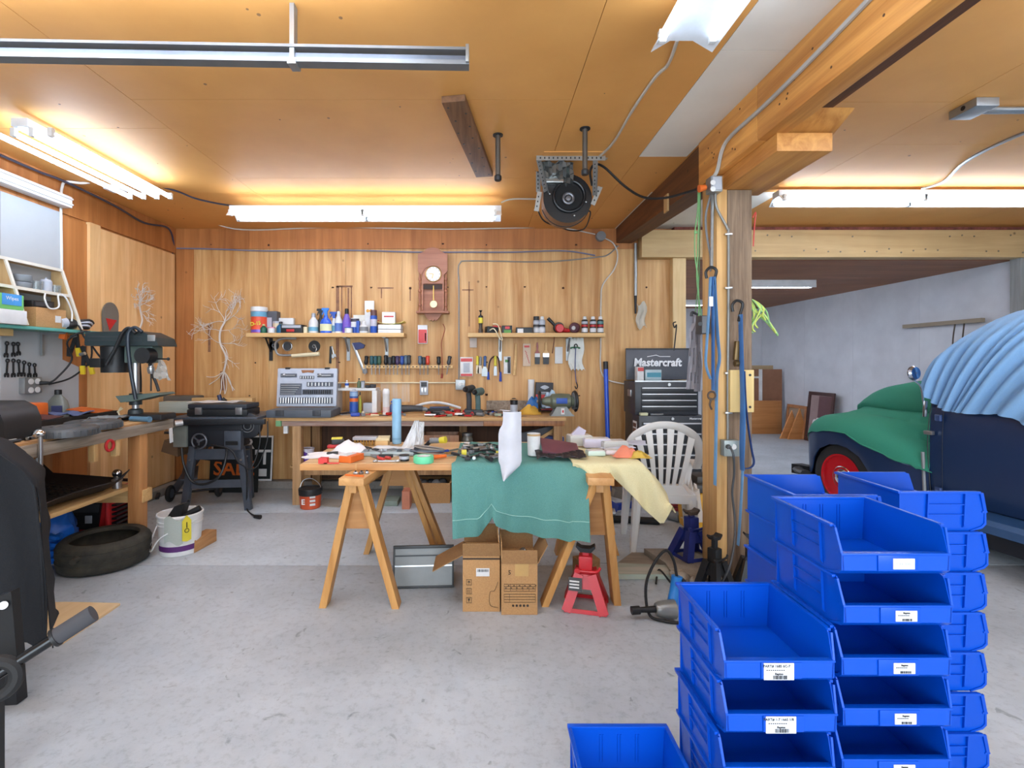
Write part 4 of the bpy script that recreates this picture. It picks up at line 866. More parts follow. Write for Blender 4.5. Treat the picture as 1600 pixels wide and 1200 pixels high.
def spray(label, px, w, top, body, trig, band=None, dy=0):
    t = botl('spray_bottle', label, 'bottle', px, w, top, SPR, body, None, ((.08, .36),) if band else None, (band,), capfrac=1.1, dy=dy, group='spray bottles on the left shelf', e=.7)
    h = hz(top); x, y = X_(px), IY+dy
    b = B(); b.prism([(x-.012, SHZ+.7*h), (x+.014, SHZ+.7*h), (x+.016, SHZ+.86*h), (x+.034, SHZ+.97*h), (x+.03, SHZ+h), (x-.04, SHZ+h), (x-.045, SHZ+.92*h), (x-.018, SHZ+.88*h)], y-.012, y+.012, 'y'); part(b, 'spray_head', trig, t)
    b = B(); b.prism([(x-.02, SHZ+.88*h), (x-.03, SHZ+.88*h), (x-.042, SHZ+.74*h), (x-.036, SHZ+.73*h)], y-.008, y+.008, 'y'); part(b, 'trigger', trig, t)
spray('black spray bottle between white bottle and blue sprayer', 500, 13, 482, BLK, BLK, dy=.03)
spray('bright blue spray bottle with a yellow flower label', 511, 18, 482, M('spray_blue', (40, 96, 214), .25), M('spray_blue2', (50, 130, 230), .3), M('flower_label', (226, 226, 180), .5), dy=-.04)
spray('white spray bottle just right of the blue sprayer', 521, 12, 487, WHT, LBL, CYAN, dy=.02)
botl('cleaner_bottle', 'slim white bottle with blue stripe left of the purple one', 'bottle', 529, 12, 486, BOT, WHT, WHT, ((.08, .45),), (M('stripe_blue', (90, 120, 190), .5),), .84)
botl('degreaser_bottle', 'tall purple bottle with black cap on the left shelf', 'bottle', 541, 14, 482, [(.95, 0), (1, .03), (1, .35), (.9, .5), (.5, .74), (.42, .78), (.42, .84), (.42, .98), (.3, 1), (.01, 1)], PUR, BLK, None, None, .78, dy=.02)
botl('small_tub', 'small white and blue tub in front of the purple bottle', 'tub', 547, 12, 512, TUB, WHT, LBL, capfrac=.83, dy=-.06)
botl('round_tin', 'white printed tin behind the small blue lidded tub', 'tin', 554, 13, 497, [(1, 0), (1, .98), (.97, 1), (.01, 1)], WHT, None, ((.02, .4), (.75, .95)), (LBL, M('tin_dark', (70, 66, 80), .5)), capfrac=1.1, dy=.02)
crate('carton', 'narrow blue carton right of the white printed tin', 559, 563.5, 502, LBL, .06, dy=-.04)
crate('carton', 'wide white carton at the back of the shelf behind the tin', 549, 579, 491, M('off_white', (222, 220, 210), .6), .04, dy=.10)
t = crate('light_bulb_package', 'tall white card with two orange pads standing at the shelf back', 568, 583, 469, WHT, .02, dy=.06)
for px in (573, 578):
    b = B(); b.cyl((X_(px), IY+.047, PZ(485, IY)), (X_(px), IY+.05, PZ(485, IY)), .018, n=14); part(b, 'orange_pad', M('amber', (224, 160, 60), .5), t)
botl('cleaner_bottle', 'white bottle with grey diagonal label on the left shelf', 'bottle', 570, 13, 502, BOT, WHT, WHT, ((.15, .5),), (GRY,), .84, dy=-.05)
botl('aerosol_can', 'blue and white aerosol can right of the tall white card', 'can', 584.5, 11, 485, CANC, LBL, M('red_brown', (96, 60, 56), .5), ((.3, .6),), (M('can_pale', (196, 190, 200), .5),), .76, dy=-.02)
botl('brown_bottle', 'small brown bottle beside the stack of white trays', 'bottle', 590.5, 6, 500, BOT, M('brown_glass', (110, 70, 50), .3), RED, dy=.02)
for i, (y0, y1) in enumerate(((515.5, 522.6), (508, 515))):
    b = B(); b.box(X_(593), X_(628), IY-.08, IY+.09, PZ(y1, IY)+(.0 if i else 0)-.0 if i else SHZ, PZ(y0, IY), .004)
    one(b, 'white_tray', WHT, ('lower', 'upper')[i]+' white tray of the stack at the right end of the shelf', 'tray', 'stacked white trays')
g = [[(X_(591)+(X_(633)-X_(591))*i/10, IY-.08+.17*j/4, PZ(507.4, IY)+.03*((i/5-1)**2)+.003*sin(i*2+j)) for i in range(11)] for j in range(5)]
b = B(); b.sheet(g, .004); one(b, 'yellow_dish', M('pale_yellow', (232, 218, 120), .5), 'curved pale yellow sheet lying on the white trays', 'sheet')
t = crate('glove_box', 'white soft pack on the yellow sheet at the right shelf end', 598, 618, 488, M('soft_white', (232, 228, 224), .6), .08, base=506, panels=((601, 616, 494, 496, RED),))
# right shelf items
t = T('lantern', 'small black lantern with yellow band at left of right shelf', 'lantern', (X_(751), IY, SHZ)); x = X_(751); h = hz(494)
b = B(); b.lathe([(.026, 0), (.026, .04), (.02, .05), (.02, .1), (.026, .11)], (x, IY, SHZ), 14); part(b, 'base', M('lantern_brown', (70, 58, 48), .4), t)
b = B(); b.lathe([(.025, .11), (.025, .17)], (x, IY, SHZ), 14); part(b, 'yellow_band', YEL, t)
b = B(); b.lathe([(.026, .17), (.026, .19), (.008, .2), (.006, .23), (.02, .25), (.001, .255)], (x, IY, SHZ), 14); part(b, 'cap', BLK, t)
t = T('charger', 'black charger with pale cord hanging over the right shelf edge', 'charger', (X_(770), IY, SHZ))
b = B(); b.cb((X_(768), IY, SHZ+.035), (.13, .1, .07), (0, .1, .3), .01); part(b, 'body', BLK, t)
b = B(); b.cb((X_(776), IY+.02, SHZ+.075), (.09, .03, .02), (0, 0, .1), .004); part(b, 'red_trim', RED, t)
b = B(); b.tube([(X_(765), IY-.06, SHZ+.03), (X_(772), IY-.1, SHZ+.04), (X_(780), IY-.13, SHZ-.06), (X_(784), IY-.12, SHZ-.07), (X_(778), IY-.08, SHZ+.08), (X_(770), IY-.05, SHZ+.1)], .006, sm=6); part(b, 'cord', CREAM, t)
crate('small_box', 'black box with red and green print on the right shelf', 784, 800, 509, BLK, .09, panels=((789, 796, 510.5, 514.5, RED), (787, 798, 516, 521, M('print_green', (90, 150, 60), .5))))
crate('small_box', 'wide black box with white label on the right shelf', 806, 832, 512, BLK, .1, panels=((808, 817, 514, 521, PAPER),))
for i, (px, m, lab, pr, cm) in enumerate(((838, M('can_grey', (150, 148, 150), .4), 'grey banded spray can with black cap beside the wide black box', CANC, BLK), (847, LGR, 'second spray can from the wide black box, with white nozzle', CAN, WHT), (913.5, BLK, 'first of the three dark cans at the right end of the shelf', CAN, WHT), (926.5, BLK, 'middle one of the three dark cans at the right end of the shelf', CAN, WHT), (938, BLK, 'last can at the right end of the right shelf', CAN, WHT))):
    botl('aerosol_can', lab, 'can', px, 10, 494.5, pr, m, cm, ((.06, .3), (.38, .5), (.55, .70)), (M('can_white', (214, 214, 216), .4), BLK if i < 2 else RED, LGR if i != 4 else M('can_teal', (80, 130, 130), .4)), .77 if pr is CANC else .82, 'spray cans on the right shelf')
t = T('angle_grinder', 'black and red power tool with raised handle on the right shelf', 'grinder', (X_(872), IY, SHZ))
b = B(); b.lathe([(.02, 0), (.045, .005), (.05, .04), (.04, .06)], (X_(873), IY-.03, SHZ+.05), 18, (0, -1, 0)); part(b, 'red_face', RED, t)
b = B(); b.lathe([(.058, 0), (.06, .05), (.055, .07)], (X_(873), IY+.04, SHZ+.062), 18, (0, -1, 0)); part(b, 'head', BLK, t)
b = B(); b.cyl((X_(868), IY, SHZ+.08), (X_(856), IY, SHZ+.165), .016, .02, n=12); part(b, 'handle', BLK, t)
b = B(); b.cyl((X_(878), IY, SHZ+.04), (X_(890), IY+.02, SHZ+.03), .028, .02, n=12); part(b, 'body', RED, t)
t = T('cord_spool', 'maroon disc spool lying on edge on the right shelf', 'spool', (X_(898), IY, SHZ))
b = B(); b.lathe([(.05, 0), (.058, .01), (.058, .05), (.05, .06)], (X_(900), IY+.03, SHZ+.06), 22, (-.5, -1, .0)); part(b, 'flange', M('maroon', (80, 30, 44), .45), t)
b = B(); b.lathe([(.02, 0), (.022, .02)], (X_(896), IY-.035, SHZ+.055), 14, (-.5, -1, 0)); part(b, 'hub', STEEL, t)
# ---- clock
WAL = M('walnut_clock', (168, 108, 78), .5, kind='wood', col2=(136, 82, 56), axis='x', scale=.8)
KY = 5.47; kx = PX(676, KY); k = KY/F
def kz(py): return PZ(py, KY)
t = T('pendulum_clock', 'wooden pendulum wall clock with white dial on the back wall', 'clock', (kx, 5.5, kz(502)))
b = B(); b.box(kx-23*k*.75, kx+23*k*.75, 5.53, 5.595, kz(487), kz(398)); part(b, 'back_board', WAL, t)
b = B(); arc = [(kx+17*k*cos(a), kz(432)+17*k*sin(a)) for a in [pi-pi*i/14 for i in range(15)]]
b.prism([(kx-23*k, kz(424)), (kx-23*k, kz(397)), (kx-14*k, kz(393)), (kx-9*k, kz(388)), (kx, kz(386)), (kx+9*k, kz(388)), (kx+14*k, kz(393)), (kx+23*k, kz(397)), (kx+23*k, kz(424)), (kx+17*k, kz(430))]+arc[::-1][0:]+[(kx-17*k, kz(430))], KY, KY+.03, 'y'); part(b, 'crown', WAL, t)
b = B(); b.box(kx-17.5*k, kx+17.5*k, KY+.012, KY+.03, kz(443), kz(412)); b.box(kx-17.5*k, kx-15*k, KY+.012, KY+.03, kz(484), kz(443)); b.box(kx+15*k, kx+17.5*k, KY+.012, KY+.03, kz(484), kz(443)); part(b, 'door_frame', WAL, t)
b = B(); b.box(kx-15*k, kx+15*k, KY+.028, KY+.034, kz(451), kz(444)); part(b, 'dark_opening', M('clock_dark', (60, 38, 26), .7), t)
b = B(); b.cyl((kx+1*k, KY+.012, kz(428)), (kx+1*k, KY+.004, kz(428)), 12*k, n=32); part(b, 'dial', PAPER, t)
b = B(); b.torus((kx+1*k, KY+.006, kz(428)), 12*k, .006, (0, 1, 0), 32, 8); part(b, 'bezel', BRASS, t)
b = B()
for i in range(12):
    a = pi*i/6; b.bar((kx+k+9.4*k*cos(a), KY+.003, kz(428)+9.4*k*sin(a)), (kx+k+10.8*k*cos(a), KY+.003, kz(428)+10.8*k*sin(a)), .005, .001, (0, 1, 0))
part(b, 'hour_marks', INK, t, kind='stuff')
b = B(); b.bar((kx+k, KY+.001, kz(428)), (kx-6*k, KY+.001, kz(428)+.5*k), .007, .002, (0, 1, 0)); part(b, 'clock_hand', BRASS, t)
b = B(); b.bar((kx+k, KY, kz(428)), (kx-1*k, KY, kz(435)), .007, .002, (0, 1, 0)); part(b, 'clock_hand', BRASS, t)
b = B(); b.box(kx+.5*k, kx+1.8*k, KY+.012, KY+.016, kz(470), kz(446)); part(b, 'pendulum_rod', BRASS, t)
b = B(); b.lathe([(.001, 0), (5.5*k, .003), (5.8*k, .008), (5.5*k, .012)], (kx+1.3*k, KY+.02, kz(475)), 22, (0, -1, 0)); part(b, 'pendulum_bob', M('pale_brass', (220, 206, 160), .35, .4), t)
for s in (-1, 1):
    x = kx+20.5*k*s; pr = [(2.4, 0), (2.4, 5), (1.6, 7), (2.8, 10), (2.8, 12), (1.7, 14), (2.4, 24), (2.6, 30), (1.6, 33), (2.8, 35), (2.8, 38), (1.6, 40), (2.2, 50), (1.5, 54), (2.6, 56), (2.6, 59), (1.5, 62), (1.5, 78), (2.2, 80), (1.4, 83)]
    b = B(); b.lathe([(r*k, h*k*.88) for r, h in pr], (x, KY+.03, kz(486)), 12); part(b, 'turned_column', WAL, t)
b = B(); b.box(kx-25.5*k, kx+25.5*k, KY-.02, 5.595, kz(489.5), kz(486), .004); part(b, 'base_ledge', WAL, t)
b = B(); b.prism([(kx-14*k, kz(489.5)), (kx+14*k, kz(489.5)), (kx+9*k, kz(497)), (kx+5*k, kz(501)), (kx+2*k, kz(499)), (kx, kz(502)), (kx-2*k, kz(499)), (kx-5*k, kz(501)), (kx-9*k, kz(497))], 5.5, 5.53, 'y'); part(b, 'apron', WAL, t)
# ---- tools hanging under the left shelf
WY = 5.585
def wx(px): return PX(px, WY)
def wz(py): return PZ(py, WY)
for i, (px, py, r, m, lab) in enumerate(((428, 540, 7.5, BLK, 'black disc hanging left of the chrome ringed dial'), (449, 541, 7.5, DGR, 'chrome ringed round gauge hanging under the left shelf'), (491, 541, 9, BLK, 'black cutting disc with hook hanging under the left shelf'))):
    t = T('grinding_disc', lab, 'disc', (wx(px), WY, wz(py))); b = B(); b.cyl((wx(px), WY+.012, wz(py)), (wx(px), WY, wz(py)), r*WY/F, n=26); part(b, 'disc', m, t)
    b = B(); b.torus((wx(px), WY-.002, wz(py)), (r-.5)*WY/F if i == 1 else .018, .005, (0, 1, 0), 26, 8); part(b, 'ring', STEEL if i == 1 else GRY, t)
    if i == 2: b = B(); b.tube([(wx(491), WY-.005, wz(539)), (wx(495), WY-.01, wz(545)), (wx(492), WY-.01, wz(552))], .004, 6, 4); part(b, 'hook', STEEL, t)
t = T('bent_handle_tool', 'cream handled bent steel rod tool under the left shelf', 'tool', (wx(460), 5.5, wz(545)))
b = B(); b.tube([P(463, 529, 5.42), P(442, 529, 5.42), P(432, 534, 5.43), P(430, 542, 5.44), P(433, 552, 5.45), P(440, 555, 5.45), P(458, 555, 5.45)], .0125, 10, 6); part(b, 'rod', GALV, t)
b = B(); b.cyl(P(456, 556, 5.45), P(499, 553, 5.45), .019, .024, n=14); part(b, 'handle', CREAM, t)
t = T('utility_knife', 'black utility knife hanging right of the cutting disc', 'knife', (wx(516), WY, wz(555))); b = B(); b.bar((wx(517), WY, wz(541)), (wx(516), WY, wz(568)), .024, .018, (0, 1, 0), .004); part(b, 'handle', BLK, t)
t = T('adjustable_wrench', 'small bright adjustable wrench beside the black knife', 'wrench', (wx(521), WY, wz(550))); b = B(); b.bar((wx(519), WY-.012, wz(541)), (wx(522), WY-.012, wz(555)), .016, .01, (0, 1, 0), .003); part(b, 'handle', STEEL, t)
b = B(); b.prism([(wx(519), wz(554)), (wx(525), wz(553)), (wx(526), wz(558)), (wx(523), wz(557)), (wx(522), wz(560)), (wx(519), wz(559))], WY-.018, WY-.006, 'y'); part(b, 'jaw', STEEL, t)
t = T('bar_clamp', 'silver bar clamp with blue head leaning below the left shelf', 'clamp', (wx(560), WY, wz(555)))
b = B(); b.bar((wx(552), WY-.02, wz(536)), (wx(569), WY-.02, wz(579)), .03, .012, (0, 1, 0), .002); part(b, 'bar', STEEL, t)
b = B(); b.prism([(wx(552), wz(536)), (wx(563), wz(535)), (wx(571), wz(539)), (wx(569), wz(544)), (wx(557), wz(547))], WY-.04, WY-.005, 'y'); part(b, 'blue_head', M('clamp_navy', (30, 44, 110), .4), t)
b = B(); b.cb((wx(571), WY-.02, wz(580)), (.05, .03, .05), None, .006); part(b, 'lower_jaw', GRY, t)
# screwdriver rack
t = T('tool_rack', 'wooden holed rack strip holding screwdrivers on the back wall', 'rack', (wx(640), 5.57, wz(572)))
b = B(); b.box(wx(568), wx(708), 5.55, 5.597, wz(575.5), wz(570.5), .003); part(b, 'strip', SHW, t)
b = B()
for i in range(24): b.cyl((wx(572+i*5.7), 5.549, wz(573)), (wx(572+i*5.7), 5.552, wz(573)), .008, n=8)
part(b, 'holes', BLK, t, kind='stuff')
HC = [(BLK, 'black'), (M('sd_teal', (40, 84, 90), .4), 'dark teal'), (M('sd_green', (60, 90, 70), .4), 'dark green'), (DGR, 'grey'), (M('sd_purple', (70, 54, 90), .4), 'purple'), (M('sd_blue', (44, 76, 150), .4), 'blue'), (M('sd_slate', (86, 104, 120), .4), 'slate'), (M('sd_red', (214, 70, 44), .4), 'red')]
sp = [(573, 556, 0, .1), (582, 556, 1, 0), (588, 556, 1, 0), (594, 556, 2, 0), (604, 555, 0, 0), (610, 558, 3, 0), (616, 556, 0, 0), (622, 556, 4, 0), (629, 556, 5, 0), (635, 555, 6, 0), (640, 555, 3, 0), (657, 556, 6, 0), (663, 558, 3, 0), (669, 556, 7, 0), (686, 557, 0, 0), (701, 556, 3, .18)]
ordn = ['first', 'second', 'third', 'fourth', 'fifth', 'sixth', 'seventh', 'eighth', 'ninth', 'tenth', 'eleventh', 'twelfth', 'thirteenth', 'fourteenth', 'fifteenth', 'last']
for i, (px, y0, hc, ln) in enumerate(sp):
    c = (wx(px), 5.54, wz(570)); h = (570-y0)*WY/F; m, cn = HC[hc]
    t = T('screwdriver', ordn[i]+' screwdriver from the left in the wall rack, '+cn+' handle', 'screwdriver', c, 0, 'screwdrivers in the wall rack')
    b = B(); b.X = Matrix.Translation(V(c)) @ Euler((0, ln, 0)).to_matrix().to_4x4(); b.lathe([(.01, 0), (.02, .01), (.024, h*.3), (.019, h*.6), (.024, h*.92), (.014, h), (.001, h)], (0, 0, 0), 10); part(b, 'handle', m, t)
    b = B(); b.X = Matrix.Translation(V(c)) @ Euler((0, ln, 0)).to_matrix().to_4x4(); b.cyl((0, 0, -.11), (0, 0, 0), .0055, n=7); part(b, 'shaft', STEEL, t)
def card(name, label, px0, px1, y0, y1, m, cat='package', d=.012, panels=(), lean=0, ht=None):
    t = T(name, label, cat, (wx((px0+px1)/2), WY, wz(y1))); b = B(); b.box(wx(px0), wx(px1), WY-d, WY+.012, wz(y1), wz(y0), .002); part(b, 'card', m, t)
    for (a, c, e, f, pm) in panels:
        b = B(); b.box(wx(a), wx(c), WY-d-.004, WY-d, wz(f), wz(e), .001); part(b, 'printed_panel', pm, t)
    return t
PINK = M('card_red', (212, 74, 72), .5)
card('red_package', 'red and white blister package below the clock', 653, 668, 508, 537, PAPER, panels=((654, 667, 515, 536, PINK), (664, 666, 520, 533, PAPER)))
b = B(); b.tube([P(692, 506, 5.58), P(695, 515, 5.58), P(690, 535, 5.56), P(691, 560, 5.53), P(691, 588, 5.53)], .004, 6, 6); b.cyl(P(691, 584, 5.53), P(690, 591, 5.53), .012); one(b, 'hanging_string', M('rust_red', (150, 60, 44), .6), 'thin rust red cord hanging right of the screwdriver rack', 'cord')
card('socket_package', 'grey blister card of bits hanging over the back workbench', 656, 669, 595, 617, LGR, panels=((658, 667, 597, 604, DGR), (658, 661, 606, 615, STEEL), (663, 666, 606, 615, STEEL)))
card('hex_key_package', 'red and white tool card right of the wall conduit', 719, 739, 558, 588, PAPER, panels=((720, 738, 560, 565, PINK), (724, 734, 567, 582, LGR), (720, 738, 584, 587.5, PINK)))
card('paper_tag', 'grey paper tag hanging at the left end of the right shelf', 734, 745, 526, 543, M('tag_grey', (200, 188, 178), .8), 'tag', .004)
def putty(label, px, y0, y1, hm, bm, w, ln=0):
    t = T('putty_knife', label, 'scraper', (wx(px), WY, wz(y1))); L = (y1-y0)*WY/F
    b = B(); b.X = Matrix.Translation((wx(px), WY-.004, wz(y0))) @ Euler((0, ln, 0)).to_matrix().to_4x4(); b.lathe([(.008, 0), (.017, -.012), (.014, -L*.3), (.017, -L*.48), (.01, -L*.52)], (0, 0, 0), 10); part(b, 'handle', hm, t)
    b = B(); b.X = Matrix.Translation((wx(px), WY-.004, wz(y0))) @ Euler((0, ln, 0)).to_matrix().to_4x4(); b.prism([(-.012, -L*.5), (.012, -L*.5), (w, -L*.7), (w, -L), (-w, -L), (-w, -L*.7)], -.002, .002, 'y'); part(b, 'blade', bm, t)
putty('yellow handled scraper hanging left of the grey one', 746, 556, 584, YEL, CREAM, .016)
putty('grey handled putty knife between yellow and blue scrapers', 751, 557, 584, GRY, M('tan_steel', (176, 160, 144), .4, .4), .025, .06)
putty('wide putty knife with blue handle', 758, 556, 588, M('pk_blue', (50, 90, 150), .4), GALV, .032, .03)
t = T('cable_saw_tool', 'dark arched cable with blue handle ends around a yellow scraper', 'tool', (wx(773), WY, wz(560)))
b = B(); b.tube([(wx(763), WY, wz(582)), (wx(765), WY, wz(566)), (wx(769), WY, wz(559)), (wx(774), WY, wz(557)), (wx(779), WY, wz(561)), (wx(781), WY, wz(582))], .008, 8, 6); part(b, 'cable', M('dark_red_cable', (60, 30, 30), .5), t)
for px, y0, y1 in ((763, 581, 593), (782, 581, 596)):
    b = B(); b.cyl((wx(px), WY, wz(y1)), (wx(px), WY, wz(y0)), .016, .011, n=10); part(b, 'grip', BLU, t)
putty('yellow scraper hanging inside the dark arched cable', 774, 556, 587, YEL, GALV, .018)
card('white_black_package', 'white and black tool package under the right shelf', 787, 798, 557, 584, PAPER, panels=((793, 797.5, 558, 583, BLK), (789, 795, 562, 566, M('pkg_green', (80, 140, 60), .5))))
t = T('wooden_stick', 'pale wooden hammer handle hanging under the right shelf', 'handle', (wx(805), WY, wz(586))); b = B(); b.tube([(wx(806), WY, wz(537)), (wx(805.5), WY, wz(560)), (wx(803.5), WY, wz(586))], lambda f: .013+.007*f, 10, 4); part(b, 'handle', SHW, t)
t = card('hook_card', 'narrow printed card with small hooks, left of the paint brushes', 817, 829, 537, 572, M('card_beige', (214, 190, 166), .7), panels=((819, 827, 540, 543, PINK),))
b = B()
for i in range(5): b.bar((wx(820+1.4*i), WY-.015, wz(548+4*i)), (wx(823+i), WY-.015, wz(552+4*i)), .006, .003, (0, 1, 0))
part(b, 'hooks', RED, t, kind='stuff')
def brush(label, px, hm, bm, w):
    t = T('paint_brush', label, 'brush', (wx(px), WY, wz(570)))
    b = B(); b.prism([(wx(px)-.006, wz(535)), (wx(px)+.006, wz(535)), (wx(px)+.012, wz(541)), (wx(px)+.008, wz(547)), (wx(px)+w, wz(552)), (wx(px)-w, wz(552)), (wx(px)-.008, wz(547)), (wx(px)-.012, wz(541))], WY-.012, WY+.006, 'y'); part(b, 'handle', hm, t)
    b = B(); b.box(wx(px)-w, wx(px)+w, WY-.014, WY+.008, wz(558), wz(552)); part(b, 'ferrule', bm, t)
    b = B(); b.prism([(wx(px)-w, wz(558)), (wx(px)+w, wz(558)), (wx(px)+w*.9, wz(569)), (wx(px)-w*.9, wz(569))], WY-.016, WY+.008, 'y'); part(b, 'bristles', BLK, t)
brush('narrow paint brush with red brown handle', 839.5, M('brush_red', (150, 56, 40), .4), PAPER, .028)
brush('wider paint brush with pale handle', 853, SHW, STEEL, .034)
card('paper_tag', 'white receipt tag hanging right of the paint brushes', 867, 879, 542, 568, PAPER, 'tag', .004)
b = B(); b.tube([P(866, 524, 5.4), P(866, 531, 5.42), P(863, 552, 5.45)], .006, 6, 4); one(b, 'strap_end', M('strap_brown', (110, 70, 50), .7), 'brown cord end dangling below the power tool on the right shelf', 'cord')
g = [[(wx(889+22*j/8+3*sin(i*.8)*i/8), WY-.02-.02*abs(sin(j*1.6+i*.4)), wz(529+50*i/9-3*(j % 2))) for j in range(9)] for i in range(10)]
b = B(); b.sheet(g, .003); t = T('plastic_bag', 'white plastic bag with green tie hanging under the right shelf', 'bag', (wx(899), WY, wz(580))); part(b, 'bag_body', M('bag_white', (222, 222, 214), .4), t, ang=70)
b = B(); b.torus((wx(898), WY-.035, wz(544)), .05, .008, (0, .3, 1), 20, 6, e=.5); part(b, 'green_tie', GRN, t)
t = T('bungee_hook', 'thin blue cord with black hooks hanging over the white bag', 'hook', (wx(898), WY-.06, wz(560)))
b = B(); b.tube([(wx(898), WY-.06, wz(542)), (wx(897), WY-.06, wz(575)), (wx(899), WY-.05, wz(598))], .005, 6, 4); part(b, 'cord', M('cord_blue', (70, 80, 130), .6), t)
b = B(); b.tube([(wx(896), WY-.06, wz(545)), (wx(896), WY-.06, wz(540)), (wx(899), WY-.06, wz(538)), (wx(901), WY-.06, wz(542))], .006, 6, 4); b.tube([(wx(899), WY-.05, wz(597)), (wx(901), WY-.05, wz(603)), (wx(899), WY-.05, wz(607)), (wx(897), WY-.05, wz(603))], .006, 6, 4); part(b, 'hook', BLK, t)
t = T('blue_pole', 'blue metal pole with black tip leaning on the wall beside the tool chest', 'pole', (PX(950, 5.5), 5.5, 0))
b = B(); b.cyl((PX(952, 5.42), 5.42, 0), (PX(946.5, 5.56), 5.56, PZ(577, 5.56)), .024, n=14); part(b, 'shaft', M('pole_blue', (36, 86, 206), .3), t)
b = B(); b.cyl((PX(946.5, 5.56), 5.56, PZ(577, 5.56)), (PX(946.2, 5.57), 5.57, PZ(565, 5.57)), .026, n=14); part(b, 'tip', BLK, t)
# conduit, junction box, wall cables
t = T('conduit', 'grey conduit running down the back wall to a junction box', 'conduit', (wx(717), WY, wz(600)))
b = B(); b.tube([P(966, 384, 5.59), P(950, 398, 5.59), P(930, 402, 5.59), P(850, 409, 5.59), P(735, 407.5, 5.59), P(719, 411, 5.59), P(716, 424, 5.59), P(717, 450, 5.59), P(717, 593, 5.59)], .007, 7, 7); part(b, 'riser', GALV, t)
b = B(); b.tube([P(527, 598, 5.585), P(620, 598, 5.585), P(712, 598, 5.585)], .008, 7); part(b, 'horizontal_run', CREAM, t)
b = B(); b.box(wx(712), wx(727), 5.54, 5.598, wz(609), wz(593), .006); part(b, 'junction_box', GALV, t)
b = B(); b.cyl((wx(719), 5.54, wz(600)), (wx(719), 5.532, wz(600)), .02); b.cyl((wx(724), 5.545, wz(600)), (wx(724), 5.50, wz(600)), .012); part(b, 'socket', WHT, t)
def cable(name, label, pts, r, m, sm=6, cat='cable'):
    b = B(); b.tube(pts, r, 6, sm); return one(b, name, m, label, cat)
BLUEG = M('cable_grey_blue', (120, 124, 150), .5); CABW = M('cable_white', (206, 200, 190), .5)
cable('wall_cable', 'grey blue cable stapled across the top of the back wall, passing the clock', [P(276, 388, 5.58), P(330, 389, 5.58), P(420, 392, 5.58), P(540, 391, 5.58), P(650, 394, 5.58), P(720, 394, 5.58), P(800, 394, 5.58), P(880, 392, 5.58), P(930, 399, 5.58)], .008, BLUEG)
cable('ceiling_cable', 'white cable along the ceiling edge of the back wall', [P(243, 290, 4.4), P(270, 306, 4.6), P(320, 341, 5.3), P(380, 359, 5.57), P(520, 355, 5.57), P(690, 358, 5.57), P(810, 356, 5.57), P(870, 355, 5.57), P(930, 366, 5.58)], .007, CABW)
cable('corner_cable', 'dark cable along the left wall top and down the room corner', [P(0, 242, 3.5), P(60, 268, 3.8), P(104, 285, 4.05), P(180, 322, 4.6), P(225, 348, 5.05), P(262, 356, 5.4), P(271, 380, 5.56), P(268, 400, 5.56)], .01, M('cable_dark', (60, 60, 76), .5))
cable('white_conduit', 'white conduit bending down beside the white left wall panel', [P(182, 275, 4.3), P(160, 281, 4.25), P(130, 286, 4.15), P(104, 284, 4.06), P(97, 292, 4.06), P(95, 320, 4.06), P(96, 400, 4.06), P(96, 430, 4.06)], .010, WHT)
cable('bench_cable', 'white cable clipped down the back wall right of the right shelf', [P(944, 372, 5.56), P(958, 380, 5.585), P(965, 398, 5.585), P(960, 420, 5.585), P(942, 445, 5.585), P(939, 470, 5.585), P(938.5, 540, 5.585), P(938, 565, 5.585), P(940, 582, 5.585), P(950, 594, 5.57), P(977, 600, 5.47)], .008, CABW)
t = T('ceiling_junction', 'round grey junction box at the top right of the back wall', 'junction box', (PX(939, 5.56), 5.56, PZ(369, 5.56)))
b = B(); b.cyl((PX(939, 5.56), 5.598, PZ(369, 5.56)), (PX(939, 5.56), 5.54, PZ(369, 5.56)), .055, .052, n=22); part(b, 'box', GRY, t)
# ladder-like pull rod and duster right of the beam
t = T('steel_rod', 'thin steel rod with clear frayed film hanging under the beam end', 'rod', (PX(993, 5.56), 5.56, PZ(490, 5.56)))
b = B(); b.cyl(P(993, 380, 5.57), P(993, 462, 5.57), .018, n=12); part(b, 'tube', GALV, t)
b = B(); b.cyl(P(993, 462, 5.57), P(993, 490, 5.57), .016, .01, n=10); part(b, 'brush_end', IRON, t)
g = [[(PX(995+14*j/5+2*sin(i), 5.56), 5.56-.01*abs(sin(j*2)), PZ(474+38*i/7+4*sin(j*1.3), 5.56)) for j in range(6)] for i in range(8)]
b = B(); b.sheet(g, .002); part(b, 'film_strip', M('clear_film', (220, 214, 196), .3, trans=.6, kind='flat'), t)
# ================================================================== back workbench
BBZ = .86; X0, X1 = PX(432, 4.88), PX(884, 4.88)
WBT = M('back_bench_top', (216, 176, 122), .6, kind='wood', col2=(184, 140, 88), axis='x'); APR = M('apron_paint', (176, 160, 148), .8, kind='rough', col2=(140, 96, 80), axis='x')
t = T('workbench', 'long paint stained workbench along the back wall', 'workbench', ((X0+X1)/2, 5.2, 0))
for i in range(4):
    b = B(); b.box(X0+.01*i, X1, 4.86+i*.18, 5.039+i*.18, BBZ-.032, BBZ, .003); part(b, 'top_board', WBT, t)
b = B(); b.box(X0+.05, PX(755, 4.88), 4.885, 4.92, BBZ-.085, BBZ-.033, .002); part(b, 'apron', APR, t)
b = B(); b.box(PX(755, 4.88)+.002, X1-.01, 4.885, 4.92, BBZ-.085, BBZ-.033, .002); part(b, 'apron', OAK, t)
b = B(); b.box(X0+.0, X0+.05, 4.86, 4.92, BBZ-.085, BBZ-.03); part(b, 'green_corner', M('green_stain', (120, 170, 120), .7), t)
LEGB = M('bench_leg', (190, 150, 104), .7, kind='rough', col2=(150, 112, 74), axis='z')
